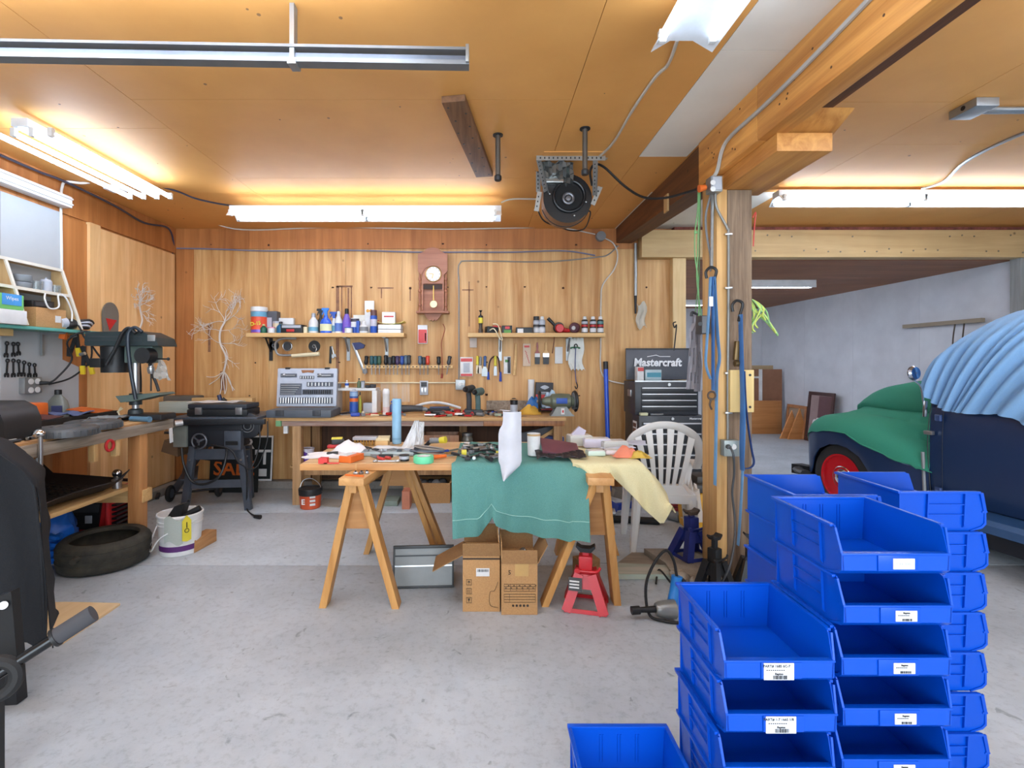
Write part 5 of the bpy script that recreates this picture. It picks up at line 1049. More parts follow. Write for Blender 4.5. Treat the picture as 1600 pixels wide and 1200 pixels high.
for x in (PX(464, 4.9), -.2, PX(872, 4.9)):
    for y in (4.93, 5.5):
        if x > -1 and x < 0 and y < 5: continue
        b = B(); b.box(x-.042, x+.042, y-.04, y+.04, 0 if y < 5.4 else 0, BBZ-.033, .003); part(b, 'leg', LEGB, t)
b = B(); b.box(PX(464, 4.9)-.1, X1-.02, 4.98, 5.5, .345, .365, .002); part(b, 'lower_shelf', WBT, t)
b = B(); b.box(PX(464, 4.9), X1-.05, 5.0, 5.03, .27, .343); part(b, 'shelf_rail', LEGB, t)
b = B(); b.box(X0+.1, X1, 5.565, 5.596, .10, BBZ-.04); part(b, 'back_panel', M('shade_brown_panel', (92, 58, 34), .7, kind='ply', col2=(62, 38, 22), axis='z'), t)  # shade under the bench is put into this panel's dark brown
b = B(); b.box(PX(760, 5.58), PX(838, 5.58), 5.575, 5.598, BBZ+.001, PZ(626, 5.58)); part(b, 'backsplash', BENCHE, t)
b = B(); b.box(X0+.06, X0+.10, 4.90, 4.93, BBZ-.16, BBZ-.086); part(b, 'white_block', PAPER, t)
# open socket set case
cx0, cx1 = PX(424, 4.95), PX(520, 5.0)
t = T('socket_set_case', 'open grey socket set case on the left end of the back workbench', 'tool case', ((cx0+cx1)/2, 5.0, BBZ+.001))
b = B(); b.box(PX(418, 4.87), PX(519, 4.87), 4.83, 5.17, BBZ+.001, BBZ+.075, .012); part(b, 'base_tray', M('case_grey', (84, 90, 98), .5), t)
for px in (440, 497):
    b = B(); b.box(PX(px-6, 4.87), PX(px+6, 4.87), 4.815, 4.832, BBZ+.02, BBZ+.078, .004); part(b, 'catch', DGR, t)
lm = Matrix.Translation((0, 5.165, BBZ+.08)) @ Euler((-.10, 0, 0)).to_matrix().to_4x4(); lx0, lx1 = PX(432, 5.18), PX(526, 5.18); LH = .40
def lb(a, c, z0, z1, y0, y1, bev=0):
    b = B(); b.X = lm; b.box(lx0+(lx1-lx0)*a, lx0+(lx1-lx0)*c, y0, y1, z0*LH, z1*LH, bev); return b
CLG = M('case_lid', (188, 194, 206), .45)
part(lb(0, 1, 0, 1, 0, .05, .015), 'lid', CLG, t)
for a, c, z0, z1 in ((.06, .33, .76, .86), (.67, .94, .76, .86), (.38, .62, .72, .8), (.06, .42, .3, .6), (.5, .94, .52, .64), (.43, .94, .31, .45), (.05, .94, .08, .24)):
    part(lb(a, c, z0, z1, -.004, .006), 'recess', M('recess_grey', (96, 100, 110), .6), t)
def tools(lst, nm, m, r, zc, hh):
    for a in lst:
        b = B(); b.X = lm; x = lx0+(lx1-lx0)*a; b.cyl((x, -.008, (zc-hh)*LH), (x, -.008, (zc+hh)*LH), r, n=8); part(b, nm, m, t)
tools([.08+.043*i for i in range(20)], 'socket', STEEL, .0085, .16, .07); tools([.46+.036*i for i in range(13)], 'socket', IRON, .007, .38, .05); tools([.53+.058*i for i in range(7)], 'socket', STEEL, .008, .58, .045); tools([.4+.04*i for i in range(6)], 'socket', STEEL, .006, .76, .03)
for i in range(5):
    b = B(); b.X = lm; z = (.33+.055*i)*LH; b.bar((lx0+.05, -.008, z), (lx0+(.26+.022*i)*(lx1-lx0)/1+.03, -.008, z), .008, .014, (0, 1, 0)); part(b, 'spanner', STEEL, t)
for a in (.2, .8):
    b = B(); b.X = lm; b.bar((lx0+(lx1-lx0)*(a-.12), -.008, .81*LH), (lx0+(lx1-lx0)*(a+.1), -.008, .81*LH), .01, .014, (0, 1, 0)); b.ball((lx0+(lx1-lx0)*(a-.08), -.008, .82*LH), .016, 8); part(b, 'ratchet', STEEL, t)
b = B(); b.X = lm; b.prism([(lx0+(lx1-lx0)*.4, .95*LH), (lx0+(lx1-lx0)*.62, .95*LH), (lx0+(lx1-lx0)*.6, .87*LH), (lx0+(lx1-lx0)*.51, .89*LH), (lx0+(lx1-lx0)*.42, .87*LH)], -.004, .001, 'y'); part(b, 'badge', M('badge_bronze', (150, 100, 64), .5), t)
for a in (.17, .83): part(lb(a-.04, a+.04, .97, 1.02, -.004, .03, .004), 'latch', BLK, t)
# white organiser frame with things on and in it
OY = 5.40
def ox(px): return PX(px, OY)
def oz(py): return PZ(py, OY)
t = T('white_stand', 'white U shaped stand on the back workbench right of the socket case', 'stand', (ox(556), OY, BBZ+.001))
zt = oz(606); b = B(); b.box(ox(526), ox(590), OY-.09, OY+.12, zt-.026, zt, .003); part(b, 'top', WHT, t)
for a, c in ((584, 590), (526, 529)): 
    b = B(); b.box(ox(a), ox(c)+.01, OY-.09, OY+.12, BBZ+.001, zt-.027, .003); part(b, 'side', WHT, t)
def stander(name, label, cat, px, w, top, Y, base, prof, m, capm=None, bands=(), cf=.82, e=1.0):
    c = (PX(px, Y), Y, base); h = PZ(top, Y)-base; r = w*Y/F/2; t = T(name, label, cat, c)
    pr = [(a*r, q*h) for a, q in prof]; lo = [p for p in pr if p[1] <= cf*h+1e-6]; hi = [p for p in pr if p[1] >= cf*h-1e-6]
    b = B(); b.lathe(lo, c, 18, e=e); part(b, 'body', m, t)
    if capm and len(hi) > 1: b = B(); b.lathe(hi, c, 18, e=e); part(b, 'cap', capm, t)
    for z0, z1, bm in bands: b = B(); b.lathe([(r*1.012, z0*h), (r*1.012, z1*h)], c, 18, cap=False, e=e); part(b, 'printed_band', bm, t)
    return t
stander('small_bottle', 'small white bottle with blue label on the white stand', 'bottle', 542, 6, 594, OY, zt, BOT, WHT, WHT, ((.3, .6, LBL),))
stander('small_bottle', 'green glass bottle with dark cap on the white stand', 'bottle', 561, 6, 591, OY, zt, BOT, M('bottle_moss', (90, 104, 70), .3), BLK)
stander('small_jar', 'small grey jar beside the green bottle on the white stand', 'jar', 567, 6, 595, OY, zt, TUB, LGR, GRY, (), .83)
for i, (px, w, h, m, lab) in enumerate(((529, .06, .045, GRY, 'grey block at the left end of the white stand'), (575, .05, .03, IRON, 'dark metal part on the white stand beside the jar'), (583, .06, .04, DGR, 'dark grey metal part at the right end of the white stand'))):
    b = B(); b.cb((ox(px), OY-.02, zt+h/2+.001), (w, .06, h), (0, 0, .3*i), .008); one(b, 'metal_part', m, lab, 'part')
stander('grease_can', 'blue and white printed can in front of the white stand', 'can', 553, 13, 608, 5.22, BBZ+.001, [(1, 0), (1, .9), (.9, .93), (.5, .95), (.3, 1), (.01, 1)], M('can_blue', (48, 90, 160), .35), LGR, ((.72, .88, M('can_sky', (150, 180, 214), .4)), (.5, .64, ORG), (.14, .40, LBL)), .9)
stander('yellow_tube', 'slim yellow green bottle right of the blue printed can', 'bottle', 562.5, 5, 612, 5.28, BBZ+.001, BOT, M('lime', (176, 176, 60), .4), BLK)
b = B(); b.box(ox(570), ox(584), OY-.08, OY+.05, BBZ+.001, oz(629), .004); one(b, 'grey_box', LGR, 'light grey small box inside the white stand', 'box')
stander('foam_can', 'tall white aerosol can with rounded cap on the back workbench', 'can', 603.5, 11, 607, 5.15, BBZ+.001, [(1, 0), (1, .78), (1.02, .8), (1.0, .92), (.7, .99), (.01, 1)], WHT, M('cap_white', (240, 240, 240), .3), ((.1, .3, M('can_blush', (224, 200, 196), .5)),), .8)
stander('glue_bottle', 'small dark blue bottle right of the tall white can', 'bottle', 612, 6.5, 626, 5.2, BBZ+.001, BOT, M('glue_blue', (90, 110, 160), .4), LBL)
# tools lying on the bench
t = T('multi_tool', 'grey power tool lying on the back workbench left of the white arc handle', 'power tool', (PX(646, 5.3), 5.3, BBZ+.001))
c = V(P(646, 634, 5.3)); c.z = BBZ+.045; b = B(); b.tube([c-V((.13, 0, 0)), c-V((.02, 0, -.005)), c+V((.1, 0, 0))], lambda f: .042-.012*f, 12, 4); part(b, 'body', DGR, t)
b = B(); b.cyl(c+V((.1, 0, 0)), c+V((.15, 0, -.01)), .025, .018, n=12); part(b, 'nose', GRY, t)
t = T('hand_saw', 'white curved handle tool over dark bars on the back workbench', 'saw', (PX(684, 5.35), 5.35, BBZ+.001))
b = B(); b.tube([(PX(645, 5.35), 5.35, BBZ+.055), (PX(665, 5.35), 5.35, BBZ+.10), (PX(690, 5.35), 5.35, BBZ+.105), (PX(720, 5.35), 5.35, BBZ+.05)], .014, 8, 7); part(b, 'arc', WHT, t)
for k, m in enumerate((DGR, IRON, M('bar_blue', (70, 80, 110), .5))):
    b = B(); b.cb((PX(686, 5.3), 5.26+.05*k, BBZ+.02+.018*k), (.27-.03*k, .05, .018), (0, 0, .08*k), .004); part(b, 'bar', m, t)
DT = M('drill_teal', (52, 84, 92), .4)
for i, (px, Y, m, top) in enumerate(((733, 5.12, DGR, 601), (747, 5.1, M('drill_sage', (84, 112, 110), .4), 606))):
    c = V((PX(px, Y), Y, BBZ+.001)); H = PZ(top, Y)-c.z
    t = T('cordless_drill', ('dark cordless drill standing left of the sage green drill', 'sage green cordless drill standing on its battery')[i], 'drill', c)
    b = B(); b.box(c.x-.05, c.x+.05, c.y-.04, c.y+.05, c.z, c.z+.055, .01); part(b, 'battery', BLK, t)
    b = B(); b.tube([c+V((0, 0, .05)), c+V((.0, .0, H*.5)), c+V((-.005, .01, H*.72))], .028, 10, 4); part(b, 'grip', m, t)
    b = B(); b.tube([c+V((.03, .05, H*.86)), c+V((-.01, -.04, H*.86)), c+V((-.03, -.09, H*.86))], lambda f: .042-.01*f, 12, 4); part(b, 'motor', m, t)
    b = B(); b.lathe([(.028, 0), (.026, .03), (.014, .055)], c+V((-.03, -.085, H*.86)), 12, (-.3, -1, 0)); part(b, 'chuck', IRON, t)
stander('label_can', 'black tin with white label on the back workbench behind the paper', 'can', 803, 12, 622, 5.08, BBZ+.001, [(1, 0), (1, .88), (.85, .95), (.5, .97), (.4, 1), (.01, 1)], BLK, BLK, ((.1, .62, LGR),), .9)
stander('black_cup', 'short black cup right of the labelled black tin', 'cup', 819, 10, 636, 5.0, BBZ+.001, [(1, 0), (1, .95), (.9, 1), (.01, 1)], M('cup_dark', (48, 40, 38), .5))
t = T('manual_box', 'black and red printed box standing behind the bench grinder', 'box', (PX(850, 5.5), 5.5, BBZ+.001))
b = B(); b.cb((PX(850, 5.5), 5.5, BBZ+.16), (.19, .05, .315), (0, .03, 0), .003); part(b, 'box', M('box_black', (38, 36, 42), .5), t)
b = B(); b.cb((PX(850, 5.5)-.002, 5.474, BBZ+.10), (.185, .003, .17), (0, .03, 0)); part(b, 'red_panel', PINK, t)
b = B(); b.X = Matrix.Translation((PX(850, 5.5)+.005, 5.473, BBZ+.265)); b.prism([(-.05, 0), (-.03, .014), (0, .024), (.03, .014), (.05, 0), (.03, -.014), (0, -.024), (-.03, -.014)], -.002, .001, 'y'); b.X = None; b.box(PX(850, 5.5)-.045, PX(850, 5.5)+.05, 5.472, 5.474, BBZ+.205, BBZ+.215); b.box(PX(850, 5.5)-.045, PX(850, 5.5)+.05, 5.472, 5.474, BBZ+.19, BBZ+.198); part(b, 'emblem', LGR, t)
b = B(); b.cyl((PX(830, 5.52), 5.52, BBZ+.001), (PX(830, 5.53), 5.53, PZ(593, 5.53)), .036, n=18); one(b, 'paper_roll', PAPER, 'white paper roll standing left of the black and red box', 'roll')
def heap(name, label, px, Y, z, w, d, h, m, cat, seed=1, n=12):
    rn_ = random.Random(seed); bl = [(rn_.uniform(.25, .75), rn_.uniform(.3, .7), rn_.uniform(.5, 1), rn_.uniform(5, 9)) for _ in range(5)]; g = []
    for i in range(n):
        row = []
        for j in range(n):
            u, v = j/(n-1), i/(n-1); e = (1-abs(2*u-1)**3)*(1-abs(2*v-1)**3)
            q = max(a*max(0, 1-k*((u-x)**2+(v-y)**2)) for x, y, a, k in bl)
            row.append((PX(px, Y)+w*(u-.5)*(1+.12*sin(v*11+seed)), Y+d*(v-.5)*(1+.12*sin(u*9+seed)), z+.003+h*e*(q+.10*sin(u*19+seed+v*5)+.08*sin(v*23+u*7))*(1 if e > 0 else 0)+(.0 if e > 0 else 0)))
        g.append(row)
    g = [[(p[0], p[1], max(p[2], z+.0035)) for p in r] for r in g]
    b = B(); b.sheet(g, .003); return one(b, name, m, label, cat, ang=45)
heap('rag', 'yellow orange cloth heap left of the bench grinder', 826, 5.2, BBZ, .24, .2, .10, M('cloth_yellow', (226, 176, 70), .8, kind='cloth'), 'rag', 2)
heap('rubber_glove', 'blue rubber glove lying on the yellow cloth by the grinder', 834, 5.3, BBZ+.05, .17, .12, .13, M('glove_blue', (40, 110, 180), .4), 'glove', 4)
heap('rag', 'pale blue and white rag behind the bench grinder', 858, 5.38, BBZ+.05, .24, .16, .2, M('rag_sky', (176, 204, 226), .8, kind='cloth'), 'rag', 5)
# bench grinder
gy = 5.05; gx = PX(876, gy)
t = T('bench_grinder', 'grey green bench grinder with two wheels at the right end of the bench', 'grinder', (gx, gy, BBZ+.001)); GG = M('grinder_green', (112, 118, 100), .4, .2)
zc = PZ(627, gy)
b = B(); b.prism([(gx-.11, BBZ+.001), (gx+.13, BBZ+.001), (gx+.09, BBZ+.04), (gx+.05, zc-.05), (gx-.05, zc-.05), (gx-.08, BBZ+.04)], gy-.07, gy+.07, 'y'); part(b, 'pedestal', M('pedestal_grey', (150, 154, 150), .45), t)
b = B(); b.lathe([(.03, -.19), (.045, -.15), (.05, -.11), (.075, -.09), (.08, 0), (.075, .09), (.05, .11), (.045, .15), (.03, .17)], (gx, gy, zc), 24, (1, 0, 0)); part(b, 'motor', GG, t)
b = B(); b.cb((gx+.0, gy-.078, zc+.01), (.11, .008, .055), None, .002); part(b, 'name_plate', LBL, t)
b = B(); b.cb((gx+.01, gy-.073, BBZ+.05), (.035, .01, .06), None, .002); part(b, 'switch_plate', PAPER, t)
b = B(); b.cb((gx+.01, gy-.08, BBZ+.05), (.014, .01, .024)); part(b, 'switch', RED, t)
for s, px in ((-1, 843), (1, 898)):
    x = PX(px, gy); b = B(); b.lathe([(.03, -.016), (.088, -.014), (.09, 0), (.088, .014), (.03, .016)], (x, gy, zc), 26, (1, .1*s, 0)); part(b, 'grinding_wheel', GRY, t)
    b = B(); b.torus((x, gy, zc), .094, .016, (1, .1*s, 0), 22, 8, .4, 4.4); part(b, 'wheel_guard', BLK, t)
    b = B(); b.cb((x-.02*s, gy-.1, zc-.06), (.05, .04, .012)); part(b, 'tool_rest', IRON, t)
    b = B(); b.cyl((x-.016, gy, zc), (x+.03*s, gy, zc), .016); part(b, 'nut', STEEL, t)
# loose hand tools, singly
cl = [STEEL, IRON, RED, GRY, BLK, M('tool_pink', (190, 96, 80), .5), BRASS, M('tool_sage', (150, 160, 140), .5), CREAM, DGR, BLU]
rn = random.Random(4)
def small_tool(kind, c, m, m2, s, rz, label, cat, group=None, name=None):
    nm = name or {0: 'pliers', 1: 'socket_piece', 2: 'chisel', 3: 'small_part', 4: 'open_wrench'}[kind]
    t = T(nm, label, cat, c, rz, group, world=False)
    if kind == 0:
        for q in (-1, 1):
            b = B(); b.tube([(-.075*s, .018*q*s, .009), (-.04*s, .016*q*s, .009), (0, 0, .009)], .0075*s, 6, 3); part(b, 'handle', m2, t)
        b = B(); b.prism([(-.008*s, -.014*s), (.02*s, -.012*s), (.055*s, -.003*s), (.055*s, .003*s), (.02*s, .012*s), (-.008*s, .014*s)], .003, .017, 'z'); part(b, 'jaw', m, t)
    elif kind == 1:
        b = B(); b.cyl((-.03*s, 0, .014*s), (.03*s, 0, .014*s), .014*s, .012*s, n=10); part(b, 'socket', m, t)
        b = B(); b.cyl((.03*s, 0, .014*s), (.034*s, 0, .014*s), .008*s, n=8); part(b, 'opening', BLK, t)
    elif kind == 2:
        b = B(); b.cyl((-.08*s, 0, .013*s), (0, 0, .013*s), .013*s, .009*s, n=10); part(b, 'handle', m2, t)
        b = B(); b.box(0, .09*s, -.006*s, .006*s, .008*s, .016*s); part(b, 'shank', m, t)
    elif kind == 3:
        b = B(); b.cb((0, 0, .014*s), (.05*s, .035*s, .028*s), None, .005*s); part(b, 'block', m, t)
        b = B(); b.cyl((.0, 0, .028*s), (0, 0, .04*s), .01*s, n=8); part(b, 'stud', m2, t)
    else:
        b = B(); b.box(-.05*s, .05*s, -.006*s, .006*s, .003, .009); part(b, 'bar', m, t)
        b = B(); b.torus((-.06*s, 0, .006), .011*s, .005*s, n=12, k=6); b.torus((.062*s, 0, .006), .011*s, .005*s, n=12, k=6, a0=.7, a1=5.6); part(b, 'end', m, t)
    return t
spots = []; todo = []
for i in range(66):
    for _ in range(40):
        px = rn.uniform(664, 800) if i < 50 else rn.uniform(526, 640)
        q = (PX(px, 5.1), rn.uniform(4.93, 5.22) if i % 3 else rn.uniform(5.2, 5.45))
        if all((q[0]-o[0])**2+(q[1]-o[1])**2 > .05**2 for o in spots): break
    spots.append(q); todo.append((q[0]/q[1], q, rn.choice((0, 1, 1, 2, 3, 4))))
ORD = ordn[:15]+['%dth' % i for i in range(16, 21)]+['21st', '22nd', '23rd']+['%dth' % i for i in range(24, 47)]
KN = ('pliers', 'socket', 'chisel', 'machine part', 'wrench'); cnt = [0]*5
for _, q, kd in sorted(todo):
    m = rn.choice(((STEEL, 'bright'), (IRON, 'dark'), (RED, 'red'), (GRY, 'grey'), (MATS['tool_sage'], 'sage'))); m2 = rn.choice(cl)
    lab = m[1]+' loose '+KN[kd]+', '+ORD[cnt[kd]]+' such from the left in the back workbench clutter'; cnt[kd] += 1
    small_tool(kd, (q[0], q[1], BBZ+.001), m[0], m2, rn.uniform(1.0, 1.4), rn.uniform(0, 6.3), lab, ('pliers', 'socket', 'chisel', 'part', 'wrench')[kd], 'loose '+('pliers', 'sockets', 'chisels', 'parts', 'wrenches')[kd]+' on the back workbench')
b = B(); b.cb((PX(556, 5.0), 4.98, BBZ+.02), (.09, .06, .035), (0, 0, .2), .01); one(b, 'blue_case', BLU, 'small bright blue case in front of the blue printed can', 'case')
# ---- under the back bench
def low(px, Y): return (PX(px, Y), Y, .366)
c = low(480, 5.06); t = T('paint_can', 'white and purple paint can on the low shelf of the back bench', 'can', c)
h = PZ(700, 5.06)-.366; b = B(); b.lathe([(.068, 0), (.068, h-.012), (.072, h-.01), (.072, h), (.06, h), (.06, h-.006), (.001, h-.006)], c, 22); part(b, 'can', M('can_lilac', (216, 210, 222), .4), t)
b = B(); b.lathe([(.0685, h*.05), (.0685, h*.4)], c, 22, cap=False); part(b, 'purple_band', M('can_purple', (96, 50, 150), .4), t)
b = B(); b.cb((c[0]-.02, c[1]-.067, c[2]+h*.55), (.05, .006, h*.6), (0, .5, 0)); part(b, 'purple_streak', MATS['can_purple'], t)
t = T('wooden_crate', 'brown wooden crate with stencil on the low shelf under the back bench', 'crate', (PX(692, 5.1), 5.15, .366))
xa, xb, zt = PX(659, 5.05), PX(717, 5.05), PZ(680, 5.05)
for a in ((xa, xb, 5.05, 5.065), (xa, xb, 5.3, 5.315), (xa, xa+.015, 5.066, 5.299), (xb-.015, xb, 5.066, 5.299)):
    b = B(); b.box(*a, .367, zt, .002); part(b, 'side_board', OAK, t)
b = B(); b.box(xa+.02, xb-.02, 5.07, 5.29, .367, .38); part(b, 'bottom', OAK, t)
text('KITCHEN', .03, PAPER, t, 'stencil', (PX(681, 5.05), 5.048, PZ(686, 5.05)), bold=.001)
b = B(); b.box(PX(719, 5.2), PX(742, 5.2), 5.1, 5.3, .367, .46); one(b, 'dark_box', M('dark_box_mat', (50, 42, 38), .7), 'dark box under the glass jar on the low shelf', 'box')
stander('glass_jar', 'glass jar of hardware on the dark box under the back bench', 'jar', 730, 18, 676, 5.18, .461, [(.9, 0), (1, .05), (1, .7), (.85, .8), (.85, .85), (.92, .86), (.92, .99), (.8, 1), (.01, 1)], M('jar_murky', (120, 116, 104), .15), GALV, (), .85)
t = T('tilted_board', 'dark grey slanted panel under the right end of the back bench', 'panel', (PX(840, 5.1), 5.1, .4)); b = B(); b.prism([(PX(798, 5.0), .55), (PX(800, 5.0), .66), (PX(876, 5.0), .775), (PX(880, 5.0), .765), (PX(850, 5.0), .62), (PX(830, 5.0), .55)], 5.05, 5.1, 'y'); part(b, 'panel', M('panel_slate', (72, 74, 80), .5), t)
b = B(); b.bar((PX(832, 5.0), 5.04, .58), (PX(872, 5.0), 5.04, .74), .03, .02, (0, 1, 0)); part(b, 'pine_edge', PINEX, t)
b = B(); b.cb((PX(862, 5.15), 5.2, .57), (.26, .1, .13), (0, .05, 0), .02); b.cb((PX(866, 5.15), 5.2, .438), (.3, .16, .13), None, .01); one(b, 'blue_package', M('pkg_navy', (56, 80, 150), .35), 'blue plastic package on the low shelf below the grey slanted panel', 'package')
t = T('carton', 'open brown carton on the floor under the back bench', 'box', (PX(680, 4.98), 5.05, 0)); xa, xb = PX(630, 4.95), PX(703, 4.95); zt = PZ(755, 4.95)
for a in ((xa, xb, 4.95, 4.958), (xa, xb, 5.24, 5.248), (xa, xa+.008, 4.959, 5.239), (xb-.008, xb, 4.959, 5.239)):
    b = B(); b.box(*a, .001, zt); part(b, 'side', CARD, t)
b = B(); b.box(xa, xb, 4.96, 5.24, .001, .012); part(b, 'bottom', CARDIN, t)
b = B(); b.prism([(xb, zt), (xb+.03, zt+.03), (xb+.035, zt+.028), (xb+.004, zt-.004)], 4.96, 5.24, 'y'); part(b, 'flap', CARD, t)
for k in range(6):
    b = B(); b.ball((xa+.08+.06*k, 5.05+.05*(k % 2), zt-.03), (.05, .05, .04), 7, (k, 0, 0)); one(b, 'scrap_part', (IRON, GRY, DGR)[k % 3], ordn[k]+' dark scrap metal lump from the left in the open carton under the bench', 'part', 'scrap in the open carton')
t = T('carton', 'small reddish carton standing left of the open brown carton', 'box', (PX(640, 4.8), 4.78, 0)); b = B(); b.box(PX(628, 4.75), PX(640, 4.75), 4.75, 4.9, 0, PZ(768, 4.75)); part(b, 'box', M('salmon', (204, 130, 100), .7), t)
t = T('orange_pail', 'orange pail with black lid on the floor by the back bench leg', 'pail', (PX(485, 4.8), 4.82, 0)); c = (PX(485, 4.82), 4.82, 0)
b = B(); b.lathe([(.088, 0), (.094, .005), (.104, .15), (.001, .15)], c, 26); part(b, 'body', M('pail_orange', (206, 84, 44), .4), t)
b = B(); b.lathe([(.1045, .128), (.108, .13), (.112, .175), (.11, .19), (.1, .193), (.09, .185), (.001, .185)], c, 26); part(b, 'lid', BLK, t)
b = B(); b.lathe([(.092, .006), (.095, .03)], c, 26, cap=False); part(b, 'dark_base', BLK, t)
b = B(); b.tube([(c[0]-.11, c[1], .15), (c[0]-.08, c[1]+.02, .25), (c[0]+.0, c[1]+.03, .27), (c[0]+.08, c[1]+.02, .22), (c[0]+.11, c[1], .15)], .004, 6, 6); part(b, 'bail', STEEL, t)
text('E', .07, PAPER, t, 'lettering', (c[0]-.035, c[1]-.102, .075), bold=.002)
for k in range(3): 
    b = B(); b.cb((c[0]+.05, c[1]-.088, .05+.035*k), (.05, .004, .02), (0, 0, .5)); part(b, 'printed_panel', PAPER, t)
b = B(); b.prism([(PX(500, 4.9), 4.86), (PX(530, 4.8), 4.8), (PX(540, 5.1), 5.05), (PX(505, 5.1), 5.1)], .002, .01, 'z'); one(b, 'floor_scrap', M('cork_grey', (150, 144, 134), .8), 'grey thin sheet on the floor right of the orange pail', 'sheet')
b = B(); b.box(PX(600, 5), PX(625, 5), 4.85, 5.05, .001, .05, .004); one(b, 'grey_green_box', M('sage_box', (130, 142, 130), .6), 'low sage green box on the floor under the table, by the back bench', 'box')
# ================================================================== middle: door slab table on sawhorses
TZ = .800; TY0, TY1 = 2.955, 3.765; TX0, TX1 = -1.075, .955
DOORW = M('door_slab', (206, 150, 92), .5, kind='wood', col2=(178, 122, 68), axis='x'); SHF = M('sawhorse_fir', (204, 152, 88), .5, kind='wood', col2=(176, 122, 62), axis='z', scale=.7)
SHB = M('sawhorse_beam', (208, 158, 100), .5, kind='wood', col2=(180, 128, 72), axis='y', scale=.7)
t = T('slab_table', 'wooden door slab used as a table top across two sawhorses', 'table', (-.06, 3.36, TZ-.045))
b = B(); b.box(TX0, TX1, TY0, TY1, TZ-.041, TZ-.004, .003); part(b, 'slab', DOORW, t)
b = B(); b.box(TX0+.01, TX1-.01, TY0+.01, TY1-.01, TZ-.004, TZ); part(b, 'top_sheet', M('table_skin', (222, 184, 134), .5, kind='wood', col2=(200, 158, 106), axis='x', scale=.6), t)
b = B(); b.box(PX(556, 2.95)-.002, PX(556, 2.95)+.002, TY0-.002, TY0+.01, TZ-.04, TZ-.002); part(b, 'edge_seam', PINE, t)
def sawhorse(label, A, C, legs, zt, gus):
    t = T('sawhorse', label, 'sawhorse', ((A[0]+C[0])/2, (A[1]+C[1])/2, 0))
    a, c = V((*A, zt-.021)), V((*C, zt-.021)); b = B(); b.bar(a, c, .145, .042, (0, 0, 1), .003); part(b, 'top_beam', SHB, t)
    b = B(); b.bar(a-V((0, -.03, .042)), c-V((0, .03, .042)), .04, .05, (0, 0, 1)); part(b, 'under_beam', SHB, t)
    for foot, f, sx in legs:
        top = a*(1-f)+c*f+V((sx*.03, 0, -.005)); d = (top-V(foot)).normalized(); 
        b = B(); b.bar(V(foot), top, .092, .042, (1, 0, 0), .002)
        me = b.bm; 
        for v in me.verts:
            if v.co.z < .03: v.co.z = max(v.co.z, .0) if v.co.z > .012 else 0.0
            if v.co.z > zt-.043: v.co.z = zt-.043
        part(b, 'leg', SHF, t)
    for f, zb, wid in gus:
        p = a*(1-f)+c*f; b = B(); b.prism([(p.x-.05, zt-.045), (p.x+.05, zt-.045), (p.x+wid, zb), (p.x-wid, zb)], p.y-.006, p.y+.006, 'y'); part(b, 'gusset', M('gusset_ply', (186, 136, 82), .6, kind='wood', col2=(164, 112, 62), axis='x'), t)
    return t
sawhorse('left sawhorse under the slab table, orange pencil on its end', (-.72, 2.76), (-.60, 3.74), [((-.905, 2.885, 0), .09, -1), ((-.487, 2.875, 0), .09, 1), ((-.84, 3.68, 0), .93, -1), ((-.335, 3.7, 0), .93, 1), ((-.25, 3.60, 0), .84, 3)], TZ-.043, ((.13, .44, .12), (.9, .5, .13)))
sawhorse('right sawhorse under the slab table, behind the red jack stand', (.665, 2.77), (.76, 3.74), [((.365, 2.9, 0), .09, -1), ((.785, 2.915, 0), .09, 1), ((.56, 3.66, 0), .93, -1), ((.98, 3.66, 0), .93, 1)], TZ-.043, ((.13, .40, .10), (.9, .5, .13)))
b = B(); b.bar((-.77, 2.83, TZ-.038), (-.66, 2.80, TZ-.038), .009, .008); one(b, 'orange_pencil', ORG, 'orange carpenter pencil on the near end of the left sawhorse', 'pencil')
for k in range(3):
    small_tool(3, (-.72+.03*k, 2.86+.01*k, TZ-.042), STEEL, IRON, .5, k, ('left', 'middle', 'right')[k]+' small steel bit on the near end of the left sawhorse', 'part', 'steel bits on the left sawhorse')
# ---- towels
TG = M('towel_green', (104, 158, 150), .95, kind='cloth', col2=(80, 134, 126), bump=.5); TY_ = M('towel_cream', (232, 222, 178), .95, kind='cloth', col2=(212, 200, 150), bump=.4)
xa, xb = -.175, .625; g = []; n = 46
def zbot(u):
    px = 706+u*212; pts = [(706, 837), (745, 838), (760, 818), (767, 803), (774, 818), (800, 832), (850, 836), (885, 832), (890, 828), (919, 824)]
    for (p0, y0), (p1, y1) in zip(pts, pts[1:]):
        if px <= p1: return PZ(y0+(y1-y0)*(px-p0)/(p1-p0), 2.93)
    return PZ(824, 2.93)
rows = [('t', 3.70), ('t', 3.5), ('t', 3.3), ('t', 3.1), ('t', 2.99), ('e', 2.958), ('h', .03)]+[('h', q) for q in (.08, .15, .25, .35, .45, .55, .65, .75, .85, .93, 1)]
for kd, q in rows:
    row = []
    for j in range(n+1):
        u = j/n; x = xa+(xb-xa)*u
        if kd == 't': row.append((x+.02*(1-u), q, TZ+.007+.003*sin(x*40+q*20)))
        elif kd == 'e': row.append((x, 2.945, TZ+.004))
        else:
            zb = zbot(u); z = TZ-.006-(TZ-.006-zb)*q
            f = .022*q*sin(u*19+1.0)+.012*q*sin(u*37+q*2)+.016*q*sin(u*7+2)
            if abs(u-.29) < .06: f += .03*q*(1-abs(u-.29)/.06)
            sm = min(1, max(0, (u-.66)/.28)); f += .19*sm*sm*(3-2*sm)*q**.85
            row.append(((x+.02*(u-.5)*q*(-1 if u < .3 else .3)+.012*q*sin(u*9))*(1-.33*f*(u > .6)), 2.928-f-.012*q, z))
    g.append(row)
